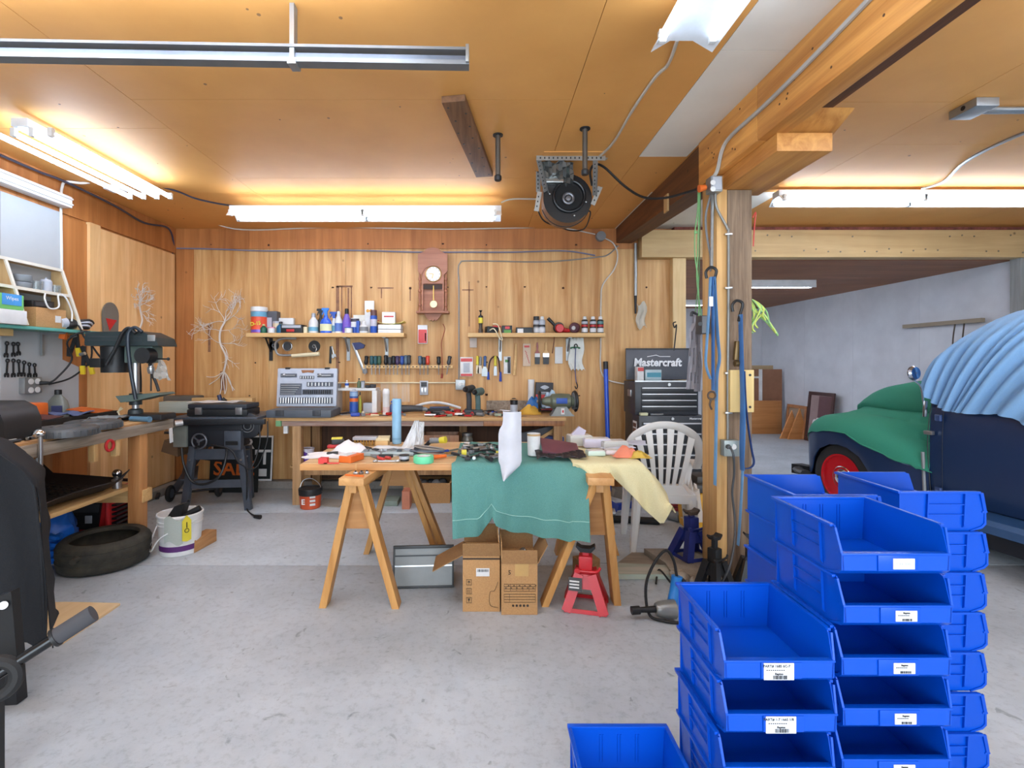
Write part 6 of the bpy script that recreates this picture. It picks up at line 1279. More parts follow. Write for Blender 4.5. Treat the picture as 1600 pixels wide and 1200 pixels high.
b = B(); b.sheet(g, .006); tw = one(b, 'green_towel', TG, 'mint green bath towel hanging over the front of the slab table', 'towel', ang=60)
b = B(); b.tube([(p[0], p[1]-.003, p[2]) for p in g[14]], .0026, 5); part(b, 'woven_band', M('towel_band', (150, 196, 186), .9), tw)
g = []; n = 34
def ylow(px):
    pts = [(895, 724), (915, 742), (933, 757), (944, 750), (950, 739), (958, 747), (980, 768), (1010, 800), (1033, 821), (1040, 800), (1048, 768)]
    for (p0, y0), (p1, y1) in zip(pts, pts[1:]):
        if px <= p1: return y0+(y1-y0)*(px-p0)/(p1-p0)
    return 768
for kd, q in [('t', 3.45), ('t', 3.25), ('t', 3.08), ('t', 2.98), ('e', 0)]+[('h', q) for q in (.08, .2, .35, .5, .65, .8, .92, 1)]:
    row = []
    for j in range(n+1):
        u = j/n; px = 895+153*u; x = PX(px, 2.92); over = max(0, x-.94); drop = over*1.0+over**2*3
        if kd == 't': row.append((x+.03*(q-2.95)*(u), q, TZ+.016-drop*.8+.004*sin(u*20+q*9)))
        elif kd == 'e': row.append((x, 2.925, TZ+.012-drop))
        else:
            z0 = TZ+.008-drop; z1 = min(PZ(ylow(px), 2.9), z0-.01); z = z0+(z1-z0)*q
            row.append((x+.0*q, 2.912-.024*q*sin(u*17-q*3)-.03*q*u-.02*q*sin(u*7)-.008*q*sin(u*40), z))
    g.append(row)
b = B(); b.sheet(g, .006); one(b, 'cream_towel', TY_, 'cream ribbed cloth draped over the right front corner of the slab table', 'towel', ang=60)
# ---- things on the table
def tb(px, py, z=TZ): 
    p = PF(px, py, z); return V((p[0], p[1], z+.0012))
c = tb(503, 725); b = B(); b.prism([(c.x-.022, c.y), (c.x+.03, c.y), (c.x+.028, c.y+.045), (c.x-.02, c.y+.05)], c.z, c.z+.032, 'z'); b.box(c.x+.01, c.x+.1, c.y+.0, c.y+.012, c.z, c.z+.006); one(b, 'red_strap', M('strap_red', (226, 60, 54), .5), 'red folded strap at the left front corner of the slab table', 'strap')
t = T('orange_box', 'bright orange box with white top near the left front of the table', 'box', tb(546, 723)); c = tb(546, 723)
b = B(); b.cb((c.x+.0, c.y+.05, c.z+.02), (.085, .14, .038), (0, 0, -.35), .003); part(b, 'box', ORG, t); b = B(); b.cb((c.x-.02, c.y+.05, c.z+.0405), (.05, .1, .003), (0, 0, -.35)); part(b, 'white_print', PAPER, t)
t = T('tape_roll', 'mint green masking tape roll at the front edge of the table', 'tape', tb(660, 726)); c = tb(660, 726); c.y += .06
b = B(); b.lathe([(.04, 0), (.059, 0), (.061, .003), (.061, .037), (.059, .04), (.04, .04), (.04, 0)], c, 28, cap=False); part(b, 'roll', M('tape_mint', (110, 214, 160), .5), t)
b = B(); b.lathe([(.036, .001), (.04, .001), (.04, .0395), (.036, .0395), (.036, .001)], c, 28, cap=False); part(b, 'core', PAPER, t)
t = T('tape_puck', 'small black roll with pale print left of the green tape', 'tape', tb(630, 722)); c = tb(630, 722); c.y += .04
b = B(); b.lathe([(.03, 0), (.031, .034), (.028, .037), (.001, .036)], c, 22); part(b, 'roll', BLK, t); b = B(); b.lathe([(.0312, .012), (.0316, .03)], c, 22, cap=False); part(b, 'print', LGR, t)
t = T('tape_measure', 'yellow and black tape measure at the left back of the table', 'tape measure', tb(526, 701)); c = tb(526, 700)
b = B(); b.cb((c.x, c.y+.03, c.z+.033), (.085, .05, .06), (0, 0, .2), .012); part(b, 'case', BLK, t); b = B(); b.cb((c.x-.005, c.y+.028, c.z+.062), (.075, .045, .014), (0, 0, .2), .005); part(b, 'yellow_shell', YEL, t)
b = B(); b.cb((c.x, c.y-.0, c.z+.012), (.12, .05, .02), (0, 0, .1), .004); one(b, 'red_case', RED, 'red plastic case in front of the yellow tape measure', 'case')
heap('paper_rag', 'crumpled white paper towel heap left of centre on the table', 548, 3.32, TZ, .24, .2, .075, M('paper_rag_mat', (236, 232, 232), .9), 'paper towel', 3, 12)
heap('paper_rag', 'white crumpled paper at the left end of the table', 512, 3.2, TZ, .26, .2, .02, MATS['paper_rag_mat'], 'paper towel', 6, 10)
t = T('cartridge_box', 'clear box of brass cartridges at the back of the table', 'box', (PX(570, 3.62), 3.62, TZ)); x0 = PX(553, 3.62)
b = B(); b.box(x0, x0+.17, 3.58, 3.66, TZ+.04, TZ+.062, .003); part(b, 'tray', M('clear_grey', (170, 170, 176), .3), t)
for k in range(8):
    b = B(); b.cyl((x0+.012+.021*k, 3.6, TZ+.001), (x0+.012+.021*k, 3.6, TZ+.039), .008, n=9); part(b, 'cartridge', BRASS, t)
t = T('wooden_box', 'small pale wooden box with angled lid at the back of the table', 'box', (PX(597, 3.64), 3.64, TZ)); c = V((PX(597, 3.6), 3.62, TZ+.001))
b = B(); b.box(c.x-.045, c.x+.045, c.y-.04, c.y+.05, c.z, c.z+.035, .002); part(b, 'box', SHW, t); b = B(); b.cb((c.x+.002, c.y+.01, c.z+.047), (.095, .1, .016), (.1, 0, .1), .002); part(b, 'lid', M('lid_pale', (226, 206, 160), .6, kind='wood', axis='x'), t)
t = T('blue_cylinder', 'tall pale blue cylinder standing at the back of the table', 'cylinder', (PX(620, 3.68), 3.68, TZ)); b = B(); b.lathe([(.031, 0), (.034, .002), (.034, .325), (.030, .33), (.001, .33)], (PX(620, 3.68), 3.68, TZ+.001), 24); part(b, 'tube', M('pale_blue', (146, 192, 222), .35), t)
b = B(); b.lathe([(.0345, .03), (.0345, .045)], (PX(620, 3.68), 3.68, TZ+.001), 24, cap=False); part(b, 'seam_band', M('pale_blue2', (126, 172, 206), .35), t)
BAGW = M('carrier_bag', (232, 232, 232), .35, trans=.15, kind='flat')
t = T('carrier_bag', 'white plastic carrier bag with two upright handles on the table', 'bag', (PX(640, 3.5), 3.5, TZ))
def peak(px0, px1, pyt, pxt, Y, sd):
    g = []
    for i in range(12):
        f = i/11; row = []
        for j in range(12):
            u = j/11; cxp = px0+(px1-px0)*u; xp = cxp*(1-f)+(pxt+(u-.5)*7)*f
            row.append((PX(xp, Y), Y-.05*(1-f)*sin(pi*u)+.012*sin(j*2.1+i*.6+sd)*(1-.5*f), TZ+.003+(PZ(pyt, Y)-TZ)*f**1.15*(1 if 0 < f else 1)+.004*sin(j*3+sd)))
        g.append(row)
    b = B(); b.sheet(g, .002); return b
part(peak(626, 661, 658, 651, 3.46, 0), 'bag_handle', BAGW, t, ang=50); part(peak(650, 662, 660, 659, 3.40, 2), 'bag_handle', BAGW, t, ang=50)
heap('carrier_bag', 'flattened white carrier bag beside the blue cylinder on the table', 606, 3.42, TZ, .22, .18, .03, BAGW, 'bag', 8, 12)
t = T('clear_package', 'flat clear package of grey parts in the middle of the table', 'package', (PX(612, 3.24), 3.24, TZ)); b = B(); b.cb((PX(612, 3.24), 3.25, TZ+.014), (.38, .14, .024), (0, 0, .03), .006); part(b, 'blister', M('blister_grey', (166, 180, 180), .2), t)
for k in range(7):
    b = B(); b.cb((PX(572+13*k, 3.22), 3.23+.03*(k % 2), TZ+.031), (.03, .05, .01), (0, 0, k*.8)); part(b, 'packed_part', (GRY, DGR, LGR)[k % 3], t)
t = T('cable_coil', 'coil of grey blue cable lying on the table left of the green towel', 'coil', (PX(668, 3.18), 3.18, TZ))
for k in range(6):
    b = B(); b.torus((PX(667+1.4*(k % 3), 3.2), 3.2+.01*(k % 2), TZ+.01+.008*k), .085+.008*(k % 4), .006, (.06*(k % 3), .05*(k % 2), 1), 30, 6, e=.62); part(b, 'cable_turn', (M('cable_slate', (96, 108, 120), .5), DGR, M('cable_tan', (150, 140, 130), .5))[k % 3], t)
t = T('flashlight', 'grey flashlight with yellow end behind the cable coil', 'flashlight', (PX(678, 3.45), 3.45, TZ)); c = V((PX(672, 3.45), 3.47, TZ+.05))
b = B(); b.cyl(c, c+V((.07, -.03, .012)), .016, .019, n=14); part(b, 'body', GRY, t); b = B(); b.cyl(c+V((.07, -.03, .012)), c+V((.11, -.047, .019)), .021, .024, n=14); part(b, 'yellow_head', YEL, t); b = B(); b.cyl(c-V((.05, -.02, .05)), c, .014, n=10); part(b, 'clip', IRON, t)
small_tool(2, tb(697, 716), STEEL, ORG, 1.1, .5, 'orange handled driver at the left edge of the green towel', 'driver', 'drivers by the green towel', 'driver_tool')
small_tool(2, tb(700, 708), STEEL, BLU, 1.1, .9, 'blue handled driver behind the orange one by the green towel', 'driver', 'drivers by the green towel', 'driver_tool')
small_tool(2, tb(688, 711), BRASS, M('brown_grip', (130, 80, 60), .5), 1.0, .3, 'brown handled driver beside the cable coil on the table', 'driver', 'drivers by the green towel', 'driver_tool')
small_tool(0, tb(590, 716), GRY, M('grip_red2', (206, 70, 60), .5), 1.3, 2.4, 'red handled pliers right of the bright orange box', 'pliers', None)
for k, (px, py, kd, m, m2, lab) in enumerate(((604, 722, 4, STEEL, STEEL, 'bright spanner right of the orange box, nearest the table edge'), (584, 709, 0, IRON, BLK, 'dark pliers between orange box and grey package'), (596, 712, 3, GRY, STEEL, 'grey metal block in front of the clear package'), (520, 713, 1, BLK, STEEL, 'black socket right of the red strap on the table'), (533, 706, 3, STEEL, IRON, 'bright metal piece in front of the tape measure'), (575, 705, 1, IRON, STEEL, 'dark socket at the left end of the clear package'), (614, 716, 2, STEEL, BLK, 'black handled driver left of the tape puck'))):
    small_tool(kd, tb(px, py), m, m2, 1.1, k*1.1, lab, {0: 'pliers', 1: 'socket', 2: 'driver', 3: 'part', 4: 'spanner'}[kd])
TT = TZ+.012
for k, (px, py) in enumerate(((724, 712), (778, 714))):
    c = PF(px, py, TT); b = B(); b.box(c[0]-.012, c[0]+.02, c[1], c[1]+.02, TT, TT+.035, .002); one(b, 'yellow_tag', YEL, ('left', 'right')[k]+' of two yellow tabs standing on the green towel', 'tag', 'yellow tabs on the green towel')
rn = random.Random(11); ts = []; bc = {}
for i in range(34):
    for _ in range(40):
        q = (rn.uniform(-.13, .17), rn.uniform(2.99, 3.55))
        if all((q[0]-o[0])**2+(q[1]-o[1])**2 > .05**2 for o in ts): break
    ts.append(q)
for i, q in enumerate(sorted(ts, key=lambda q: q[0]/q[1])):
    m = rn.choice(((STEEL, 'bright'), (IRON, 'dark'), (GRY, 'grey'))); bc[m[1]] = bc.get(m[1], -1)+1; small_tool(rn.choice((1, 3, 4, 2)), (q[0], q[1], TT), m[0], rn.choice((STEEL, IRON, BLK)), rn.uniform(.7, 1.1), rn.uniform(0, 6), ORD[bc[m[1]]]+' '+m[1]+' metal bit from the left on the green towel', 'part', 'metal bits spread on the green towel', 'metal_bit')
# curled paper and cup
g = []
for i in range(16):
    f = i/15; row = []
    for j in range(10):
        u = j/9; L = 786 if f > .82 else 786-7*min(1, (.82-f)*9); R_ = 815-1*f
        if f < .25: R_ = 818-(.25-f)*4*42*(1 if True else 0)*.9*(1-u*.2)
        if f < .25: L = 781+(.25-f)*18
        px = L+(max(R_, L+2)-L)*u; row.append((PX(px, 2.89), 2.885-.03*sin(pi*u)*1.0-(.03*(.2-f)/.2 if f < .2 else 0), PZ(748, 2.89)+(PZ(643, 2.89)-PZ(748, 2.89))*f))
    g.append(row)
b = B(); b.sheet(g, .0015); one(b, 'paper_sheet', M('curled_paper', (206, 206, 212), .7), 'tall curled white paper standing in front of the green towel', 'paper', ang=60)
c = (PX(834, 3.15), 3.15, TT); t = T('paper_cup', 'white paper cup with brown stain on the green towel', 'cup', c); h = PZ(677, 3.15)-TT
b = B(); b.lathe([(.034, 0), (.038, .004), (.042, h), (.039, h), (.034, .01), (.001, .01)], c, 22); part(b, 'cup', PAPER, t); b = B(); b.lathe([(.0405, h*.78), (.0424, h*.99)], c, 22, cap=False); part(b, 'stained_rim', M('stain_tan', (196, 160, 110), .7), t)
t = T('wallet', 'maroon leather wallet on crumpled dark foil on the green towel', 'wallet', (PX(872, 3.1), 3.1, TT)); c = V((PX(876, 3.1), 3.13, TT+.05))
b = B(); b.cb(c, (.24, .16, .02), (.38, .16, .06), .005); part(b, 'cover', M('maroon_leather', (110, 66, 74), .45), t)
g = [[(c.x-.16+.3*j/13, c.y-.14+.12*i/5, TT+.006+.018*abs(sin(j*2.3+i*1.7))+.02*(i/5)) for j in range(14)] for i in range(6)]
b = B(); b.sheet(g, .002); one(b, 'dark_foil', M('foil_dark', (70, 68, 72), .35, .5), 'crumpled dark foil under the maroon wallet', 'foil', ang=20)
CLB = M('clear_box', (214, 212, 204), .15, trans=.35, kind='flat')
for k, (px, Y, w, d, h, rz, m, lab) in enumerate(((905, 3.5, .16, .12, .07, .1, CLB, 'clear plastic box heap at the back, behind the maroon wallet'), (932, 3.42, .18, .1, .06, -.05, M('lilac_pack', (192, 184, 200), .3), 'lilac printed pack among the clear boxes'), (958, 3.38, .17, .13, .05, .08, CLB, 'large clear lidded box right of the lilac pack'), (930, 3.12, .11, .08, .03, .05, M('mint_clear', (196, 214, 200), .2), 'small clear case with pale green insert in front of the lilac pack'), (962, 3.16, .14, .09, .025, -.1, M('pink_clear', (222, 206, 206), .3), 'pale pink clear packet right of the small clear case'))):
    t = T('clear_box' if 'box' in lab or 'case' in lab else 'plastic_pack', lab, 'box' if 'box' in lab or 'case' in lab else 'packet', (PX(px, Y), Y, TT+.006)); b = B(); b.cb((PX(px, Y), Y, TT+.008+h/2), (w, d, h), (0, 0, rz), .008); part(b, 'body', m, t); b = B(); b.cb((PX(px, Y), Y, TT+.0095+h), (w*.9, d*.85, .003), (0, 0, rz)); part(b, 'lid', M('lid_clear', (228, 226, 222), .2), t)
b = B(); b.prism([(PX(890, 3.5), .88), (PX(905, 3.5), .95), (PX(916, 3.5), .92), (PX(912, 3.5), .88)], 3.5, 3.53, 'y'); one(b, 'lilac_card', MATS['lilac_pack'], 'upright lilac picture card behind the clear boxes', 'card')
for k, (px, Y, rz) in enumerate(((985, 3.5, .1), (1012, 3.55, -.3), (992, 3.3, .3))):
    g = [[(PX(px, Y)+(.2*(j/5-.5))*cos(rz)-.14*(i/4-.5)*sin(rz), Y+.14*(i/4-.5)*cos(rz)+.2*(j/5-.5)*sin(rz), TT+.012+.006*k+.008*sin(j+i*.7+k)) for j in range(6)] for i in range(5)]
    if PX(px, Y)+.1 > 1.02: g = [[(p[0]-.12, p[1], p[2]) for p in r] for r in g]
    b = B(); b.sheet(g, .0015); one(b, 'paper_sheet', M('paper_blue', (206, 210, 226), .7) if k else PAPER, ('white', 'pale blue back', 'pale blue front')[k]+' loose paper at the right end of the table', 'paper')
heap('wrapper_heap', 'salmon pink and orange wrapper heap on the cream cloth', 978, 3.06, TT+.006, .15, .1, .07, M('wrapper_pink', (224, 130, 100), .5), 'wrapper', 3, 9)
heap('wrapper_heap', 'yellow wrapper heap at the right of the pink one on the cream cloth', 998, 3.04, TT+.006, .13, .08, .05, M('wrapper_yellow', (206, 170, 70), .5), 'wrapper', 7, 9)
# ---- cartons on the floor
def carton(label, x0, x1, y0, y1, zt, flaps, prints):
    t = T('carton', label, 'box', ((x0+x1)/2, (y0+y1)/2, 0)); e = .006
    for a, nm in (((x0, x1, y0, y0+e), 'front_side'), ((x0, x1, y1-e, y1), 'back_side'), ((x0, x0+e, y0+e, y1-e), 'left_side'), ((x1-e, x1, y0+e, y1-e), 'right_side')):
        b = B(); b.box(*a, .001, zt); part(b, nm, CARD, t)
    b = B(); b.box(x0+e, x1-e, y0+e, y1-e, .001, .012); part(b, 'bottom', CARDIN, t)
    for pts in flaps:
        p, q, dvec = V(pts[0]), V(pts[1]), V(pts[2]); b = B(); b.sheet([[p, q], [p+dvec, q+dvec]], .005); part(b, 'flap', CARD if pts[3] else CARDIN, t)
    prints(t, x0, x1, y0, zt); return t
def pr1(t, x0, x1, y0, zt):
    y = y0-.001; b = B(); b.box(x0, x1, y-.0005, y+.0005, zt-.022, zt-.013); part(b, 'black_stripe', M('print_black', (60, 48, 38), .8), t)
    b = B(); b.box(x0+.075, x0+.15, y-.001, y+.0005, zt-.115, zt-.07); part(b, 'white_sticker', PAPER, t)
    b = B()
    for k in range(11): b.box(x0+.083+.0056*k, x0+.083+.0056*k+(.0035 if k % 3 else .002), y-.002, y-.0005, zt-.09, zt-.076)
    part(b, 'barcode', INK, t, kind='stuff')
    for k in range(3):
        b = B(); z = .05+.05*k
        for a in ((0, .03, 0, .002), (0, .03, .03, .032), (0, .002, 0, .03), (.028, .03, 0, .03)): b.box(x0+.02+a[0], x0+.02+a[1], y-.001, y+.0005, z+a[2], z+a[3])
        if k == 2: b.prism([(x0+.026, z+.016), (x0+.035, z+.025), (x0+.044, z+.016)], y-.001, y+.0005, 'y'); b.box(x0+.034, x0+.036, y-.001, y+.0005, z+.006, z+.017)
        elif k == 1: b.box(x0+.028, x0+.031, y-.001, y+.0005, z+.005, z+.024); b.box(x0+.038, x0+.041, y-.001, y+.0005, z+.005, z+.024)
        else: b.prism([(x0+.028, z+.025), (x0+.042, z+.025), (x0+.038, z+.014), (x0+.036, z+.006), (x0+.034, z+.006), (x0+.032, z+.014)], y-.001, y+.0005, 'y')
        part(b, 'handling_mark', MATS['print_black'], t, kind='stuff')
    b = B(); b.tube([(x1-.01, y-.001, .17), (x1-.03, y-.001, .12), (x1-.055, y-.001, .11), (x1-.055, y-.001, .04), (x1-.01, y-.001, .025)], .0012, 4, 5); part(b, 'line_drawing', MATS['print_black'], t)
def pr2(t, x0, x1, y0, zt):
    y = y0-.001; b = B(); gx0, gx1 = x0+.015, x1-.012
    for z in (.17, .157, .144, .131): b.box(gx0, gx1, y-.001, y+.0005, z, z+.0016)
    for k in range(6): b.box(gx0+(gx1-gx0)*k/5-.0008, gx0+(gx1-gx0)*k/5+.0008, y-.001, y+.0005, .131, .1716)
    for z in (.115, .10, .085, .07): b.box(gx0, gx1, y-.001, y+.0005, z, z+.0016)
    for xx in (gx0, gx0+.03, gx1): b.box(xx-.0008, xx+.0008, y-.001, y+.0005, .07, .1166)
    for k in range(12): b.box(gx0+.006+.015*k, gx0+.014+.015*k, y-.001, y+.0005, .148+.013*(k % 2), .152+.013*(k % 2))
    part(b, 'printed_table', MATS['print_black'], t, kind='stuff')
    b = B()
    for k in range(5): b.cyl((x0+.065+.02*k, y-.0008, .052), (x0+.065+.02*k, y+.0005, .052), .007, n=6+k)
    part(b, 'handling_marks', MATS['print_black'], t, kind='stuff')
    text('5', .035, MATS['print_black'], t, 'lettering', (x0+.045, y-.0005, zt-.05))
    b = B(); b.box(x0+.075, x0+.15, y-.0006, y+.0005, zt-.07, zt-.002); part(b, 'packing_tape', M('tape_tan', (200, 160, 100), .3), t)
x0, x1, y0, y1 = PX(723, 2.8), PX(781, 2.8), 2.8, 3.02
carton('left one of two brown cartons under the green towel', x0, x1, y0, y1, .315, [((x0, y0, .315), (x1, y0, .315), (0, -.015, .075), 0), ((x0, y0, .315), (x0, y1, .315), (-.17, .02, -.10), 0), ((x1, y0, .315), (x1, y1, .315), (-.012, .0, .12), 1), ((x0, y1, .315), (x1, y1, .315), (0, .03, .1), 0)], pr1)
x0, x1, y0, y1 = PX(783.5, 2.76), PX(840, 2.76), 2.765, 3.0
carton('right one of two brown cartons under the green towel, with printed table', x0, x1, y0, y1, .285, [((x0, y0, .285), (x1, y0, .285), (.0, .012, .07), 0), ((x1, y0, .285), (x1, y1, .285), (.055, .01, .10), 0), ((x0, y0, .285), (x0, y1, .285), (-.003, .0, .12), 1), ((x0, y1, .285), (x1, y1, .285), (0, .03, .1), 0)], pr2)
heap('foil_scrap', 'crumpled silver and black wrapping inside the right carton', 812, 2.88, .225, .17, .18, .10, M('foil_silver', (150, 152, 156), .25, .7), 'foil', 5, 14)
heap('blue_bag', 'blue film poking out of the left carton corner', 731, 2.83, .30, .05, .05, .07, M('bag_blue', (40, 64, 200), .4), 'bag', 2, 8)
t = T('oven_door', 'black framed oven-like glass panel leaning under the table', 'panel', (-.4, 3.1, 0)); m4 = Matrix.Translation((-.36, 3.10, .0)) @ Euler((-.22, 0, .06)).to_matrix().to_4x4()
for a in ((-.19, .19, -.012, .012, 0, .012), (-.19, .19, -.014, .014, .232, .25), (-.19, -.178, -.012, .012, .012, .232), (.178, .19, -.012, .012, .012, .232)):
    b = B(); b.X = m4; b.box(*a, .003); part(b, 'frame', BLK, t)
b = B(); b.X = m4; b.box(-.178, .178, -.004, .004, .012, .232); part(b, 'glass', M('glass_grey', (120, 122, 120), .35), t)
for z, m in ((.185, BLK), (.125, STEEL)):
    b = B(); b.X = m4; b.box(-.178, .178, -.009, -.004, z, z+.008); part(b, 'cross_rod', m, t)
# ---- jack stands
def jack(label, c, rz, H, m, sad, arm, s=1.0):
    t = T('jack_stand', label, 'jack stand', c, rz, 'jack stands', world=False); hb = H*.55; w = .115*s; d = .10*s; k = .038*s
    for sx in (-1, 1):
        for sy in (-1, 1):
            b = B(); b.bar((sx*(w-.012), sy*(d-.012), .002), (sx*k*.9, sy*k*.9, hb), .052*s, .052*s, (1, 0, 0)); 
            for v in b.bm.verts:
                if v.co.z < .02: v.co.z = max(0, v.co.z) if v.co.z > 0 else 0
            part(b, 'leg', m, t)
    for sx, sy in ((0, -1), (0, 1), (1, 0), (-1, 0)):
        b = B(); ww = k*1.05; w2 = k+(w-k)*.38
        if sx == 0: q = [(-w2, sy*(k+(d-k)*.38), hb*.62), (w2, sy*(k+(d-k)*.38), hb*.62), (ww, sy*k, hb), (-ww, sy*k, hb)]; q2 = [(-w, sy*d, .0), (w, sy*d, .0), (w*.94, sy*d*.95, .022), (-w*.94, sy*d*.95, .022)]
        else: q = [(sx*(k+(w-k)*.38), -(k+(d-k)*.38), hb*.62), (sx*(k+(w-k)*.38), k+(d-k)*.38, hb*.62), (sx*k, k, hb), (sx*k, -k, hb)]; q2 = [(sx*w, -d, 0), (sx*w, d, 0), (sx*w*.95, d*.94, .022), (sx*w*.95, -d*.94, .022)]
        b.sheet([[q[0], q[1]], [q[3], q[2]]], .006); part(b, 'side_plate', m, t)
        b = B(); b.sheet([[q2[0], q2[1]], [q2[3], q2[2]]], .006); part(b, 'base_edge', m, t)
    b = B(); b.box(-k, k, -k, k, hb-.005, hb+.10*s, .008); part(b, 'collar', m, t)
    b = B(); b.box(-.018*s, .018*s, -.016*s, .016*s, hb+.05*s, H-.03*s, .003); part(b, 'ratchet_bar', arm[1], t)
    b = B(); b.prism([(-.05*s, H), (-.055*s, H-.012*s), (-.03*s, H-.04*s), (.03*s, H-.04*s), (.055*s, H-.012*s), (.05*s, H), (.025*s, H-.016*s), (-.025*s, H-.016*s)], -.028*s, .028*s, 'y'); part(b, 'saddle', sad, t)
    b = B(); b.tube([(-.05*s, -.045*s, hb+.02*s), (.04*s, -.045*s, hb+.02*s), (.07*s, -.05*s, hb+.03*s), (.082*s, -.05*s, hb+.05*s)], .008*s, 8, 4); b.cyl((-.045*s, -.055*s, hb+.02*s), (-.045*s, -.035*s, hb+.02*s), .016*s); part(b, 'lever', arm[0], t)
    return t
RJ = jack('red jack stand in front of the right sawhorse', (.60, 2.87, 0), -.25, .355, M('jack_red', (206, 40, 48), .4), IRON, (MATS['jack_red'], MATS['jack_red']))
b = B(); b.X = Matrix.Translation((-.062, -.075, .15)) @ Euler((-.42, 0, 0)).to_matrix().to_4x4(); b.box(-.03, .045, -.004, .0, -.035, .035); o = part(b, 'black_sticker', BLK, RJ)
b = B(); b.X = Matrix.Translation((-.062, -.075, .15)) @ Euler((-.42, 0, 0)).to_matrix().to_4x4()
for k in range(3): b.box(-.024, .03, -.006, -.003, -.022+.016*k, -.014+.016*k)
part(b, 'sticker_print', PAPER, RJ, kind='stuff')
jack('navy blue jack stand on the concrete footing left of the post', (1.46, 3.47, .051), .3, .33, M('jack_navy', (32, 46, 118), .4), RUST, (MATS['jack_navy'], MATS['jack_navy']), .95)
jack('black jack stand in front of the post, on the concrete footing', (PX(1119, 3.0), 3.02, .0), .5, .36, BLK, IRON, (IRON, IRON), .8)
jack('second black jack stand, half hidden behind the blue bins', (PX(1180, 3.0), 3.04, .0), -.2, .36, M('jack_charcoal', (38, 38, 40), .45), IRON, (IRON, RUST), .8)
b = B(); b.X = Matrix.Translation((PX(915, 3.3), 3.3, 0)) @ Euler((0, 0, .3)).to_matrix().to_4x4(); b.box(-.07, .08, -.05, .05, .0, .11, .004); one(b, 'timber_block', MATS['block_pine'], 'square timber block on the floor behind the red jack stand', 'block')
t = T('floor_plank', 'worn white and green plank lying on the floor left of the post', 'plank', (1.0, 3.2, 0)); b = B(); b.prism([(PX(955, 3.2), 3.22), (PX(1048, 3.2), 3.22), (PX(1048, 3.3), 3.36), (PX(960, 3.4), 3.40)], .001, .035, 'z'); part(b, 'plank', M('worn_plank', (190, 180, 164), .8, kind='rough', col2=(150, 160, 144), axis='x'), t)
b = B(); b.box(PX(957, 3.22), PX(1047, 3.22), 3.212, 3.219, .002, .034); part(b, 'green_edge', M('mint_edge', (160, 190, 172), .8, kind='rough', col2=(190, 186, 174), axis='x'), t)
b = B(); b.prism([(PX(960, 3.5), 3.45), (PX(1040, 3.5), 3.42), (PX(1050, 3.7), 3.62), (PX(985, 3.7), 3.66)], .001, .008, 'z'); one(b, 'thin_board', M('dust_board', (172, 158, 140), .85, kind='rough', col2=(140, 128, 114), axis='x'), 'thin dusty board on the floor behind the worn plank', 'board')
# impact wrench with blue handle
t = T('impact_wrench', 'grey corded impact wrench with blue handle on the floor before the bins', 'power tool', (PX(1040, 2.72), 2.72, 0)); Yw = 2.72
c = V((PX(1040, Yw), Yw, .055))
b = B(); b.tube([c+V((.05, 0, 0)), c+V((.02, 0, 0)), c+V((-.03, -.0, 0)), c+V((-.055, 0, 0))], lambda f: .05-.02*f**2, 14, 3); part(b, 'motor', M('cast_silver', (150, 152, 150), .35, .6), t)
b = B(); b.cyl(c+V((-.15, -.01, .0)), c+V((-.05, 0, .0)), .014, .018, n=12); part(b, 'anvil', IRON, t)
b = B(); b.cyl(c+V((-.19, -.012, -.002)), c+V((-.145, -.01, 0)), .022, n=12); part(b, 'socket', BLK, t)
b = B(); b.tube([c+V((.045, .03, .0)), c+V((.075, .06, .07)), c+V((.09, .07, .15))], .03, 12, 4); part(b, 'handle', M('handle_blue', (36, 130, 214), .4), t)
b = B(); b.bar(c+V((.112, .05, .05)), c+V((.118, .06, .14)), .02, .05, (0, 1, 0), .005); part(b, 'grip_back', BLK, t)
b = B(); b.tube([c+V((.088, .07, .15)), c+V((.07, .07, .24)), c+V((.02, .05, .30)), c+V((-.05, .03, .24)), c+V((-.10, .02, .12)), c+V((-.09, .0, .012-.04)), c+V((-.02, -.04, -.045)), c+V((.06, -.06, -.045))], .008, 7, 8); part(b, 'cord', RUB, t)
b = B(); b.tube([PF(1025, 912, .006), PF(1030, 890, .04), V((PX(1050, 2.95), 2.95, .09)), V((PX(1062, 2.9), 2.9, .1))], .006, 6, 6); one(b, 'cord_loop', RUB, 'short black cord loop behind the impact wrench', 'cord')
# ---- white plastic chair
CHW = M('chair_white', (214, 211, 206), .4, kind='flat'); ch = T('plastic_chair', 'white plastic garden chair with fan slatted back, behind the cream cloth', 'chair', (1.37, 3.82, 0), R(-10), None, world=False)
b = B(); arch = [(-.265, .02, .60), (-.262, -.10, .72), (-.215, -.165, .85), (-.11, -.20, .925), (0, -.205, .945), (.11, -.20, .925), (.215, -.165, .85), (.262, -.10, .72), (.265, .02, .60)]
b.tube(arch, .032, 10, 7, flat=.016); part(b, 'back_rim', CHW, ch)
tops = [(-.19, .865), (-.115, .91), (-.04, .93), (.04, .93), (.115, .91), (.19, .865)]
for i, (x, z) in enumerate(tops):
    xb = (i-2.5)*.044; b = B(); y1 = -.195+.03*abs(i-2.5)/2.5
    b.sheet([[(xb+(x-xb)*f-(.013+.011*f), -.15+(y1+.15)*f-.02*sin(pi*f), .50+(z-.50)*f), (xb+(x-xb)*f+(.013+.011*f), -.15+(y1+.15)*f-.02*sin(pi*f), .50+(z-.50)*f)][::1] for f in [k/6 for k in range(7)]], .012); part(b, 'back_slat', CHW, ch)
b = B(); b.prism([(-.13, .50), (.13, .50), (.17, .44), (.20, .40), (-.20, .40), (-.17, .44)], -.165, -.148, 'y'); part(b, 'back_base', CHW, ch)
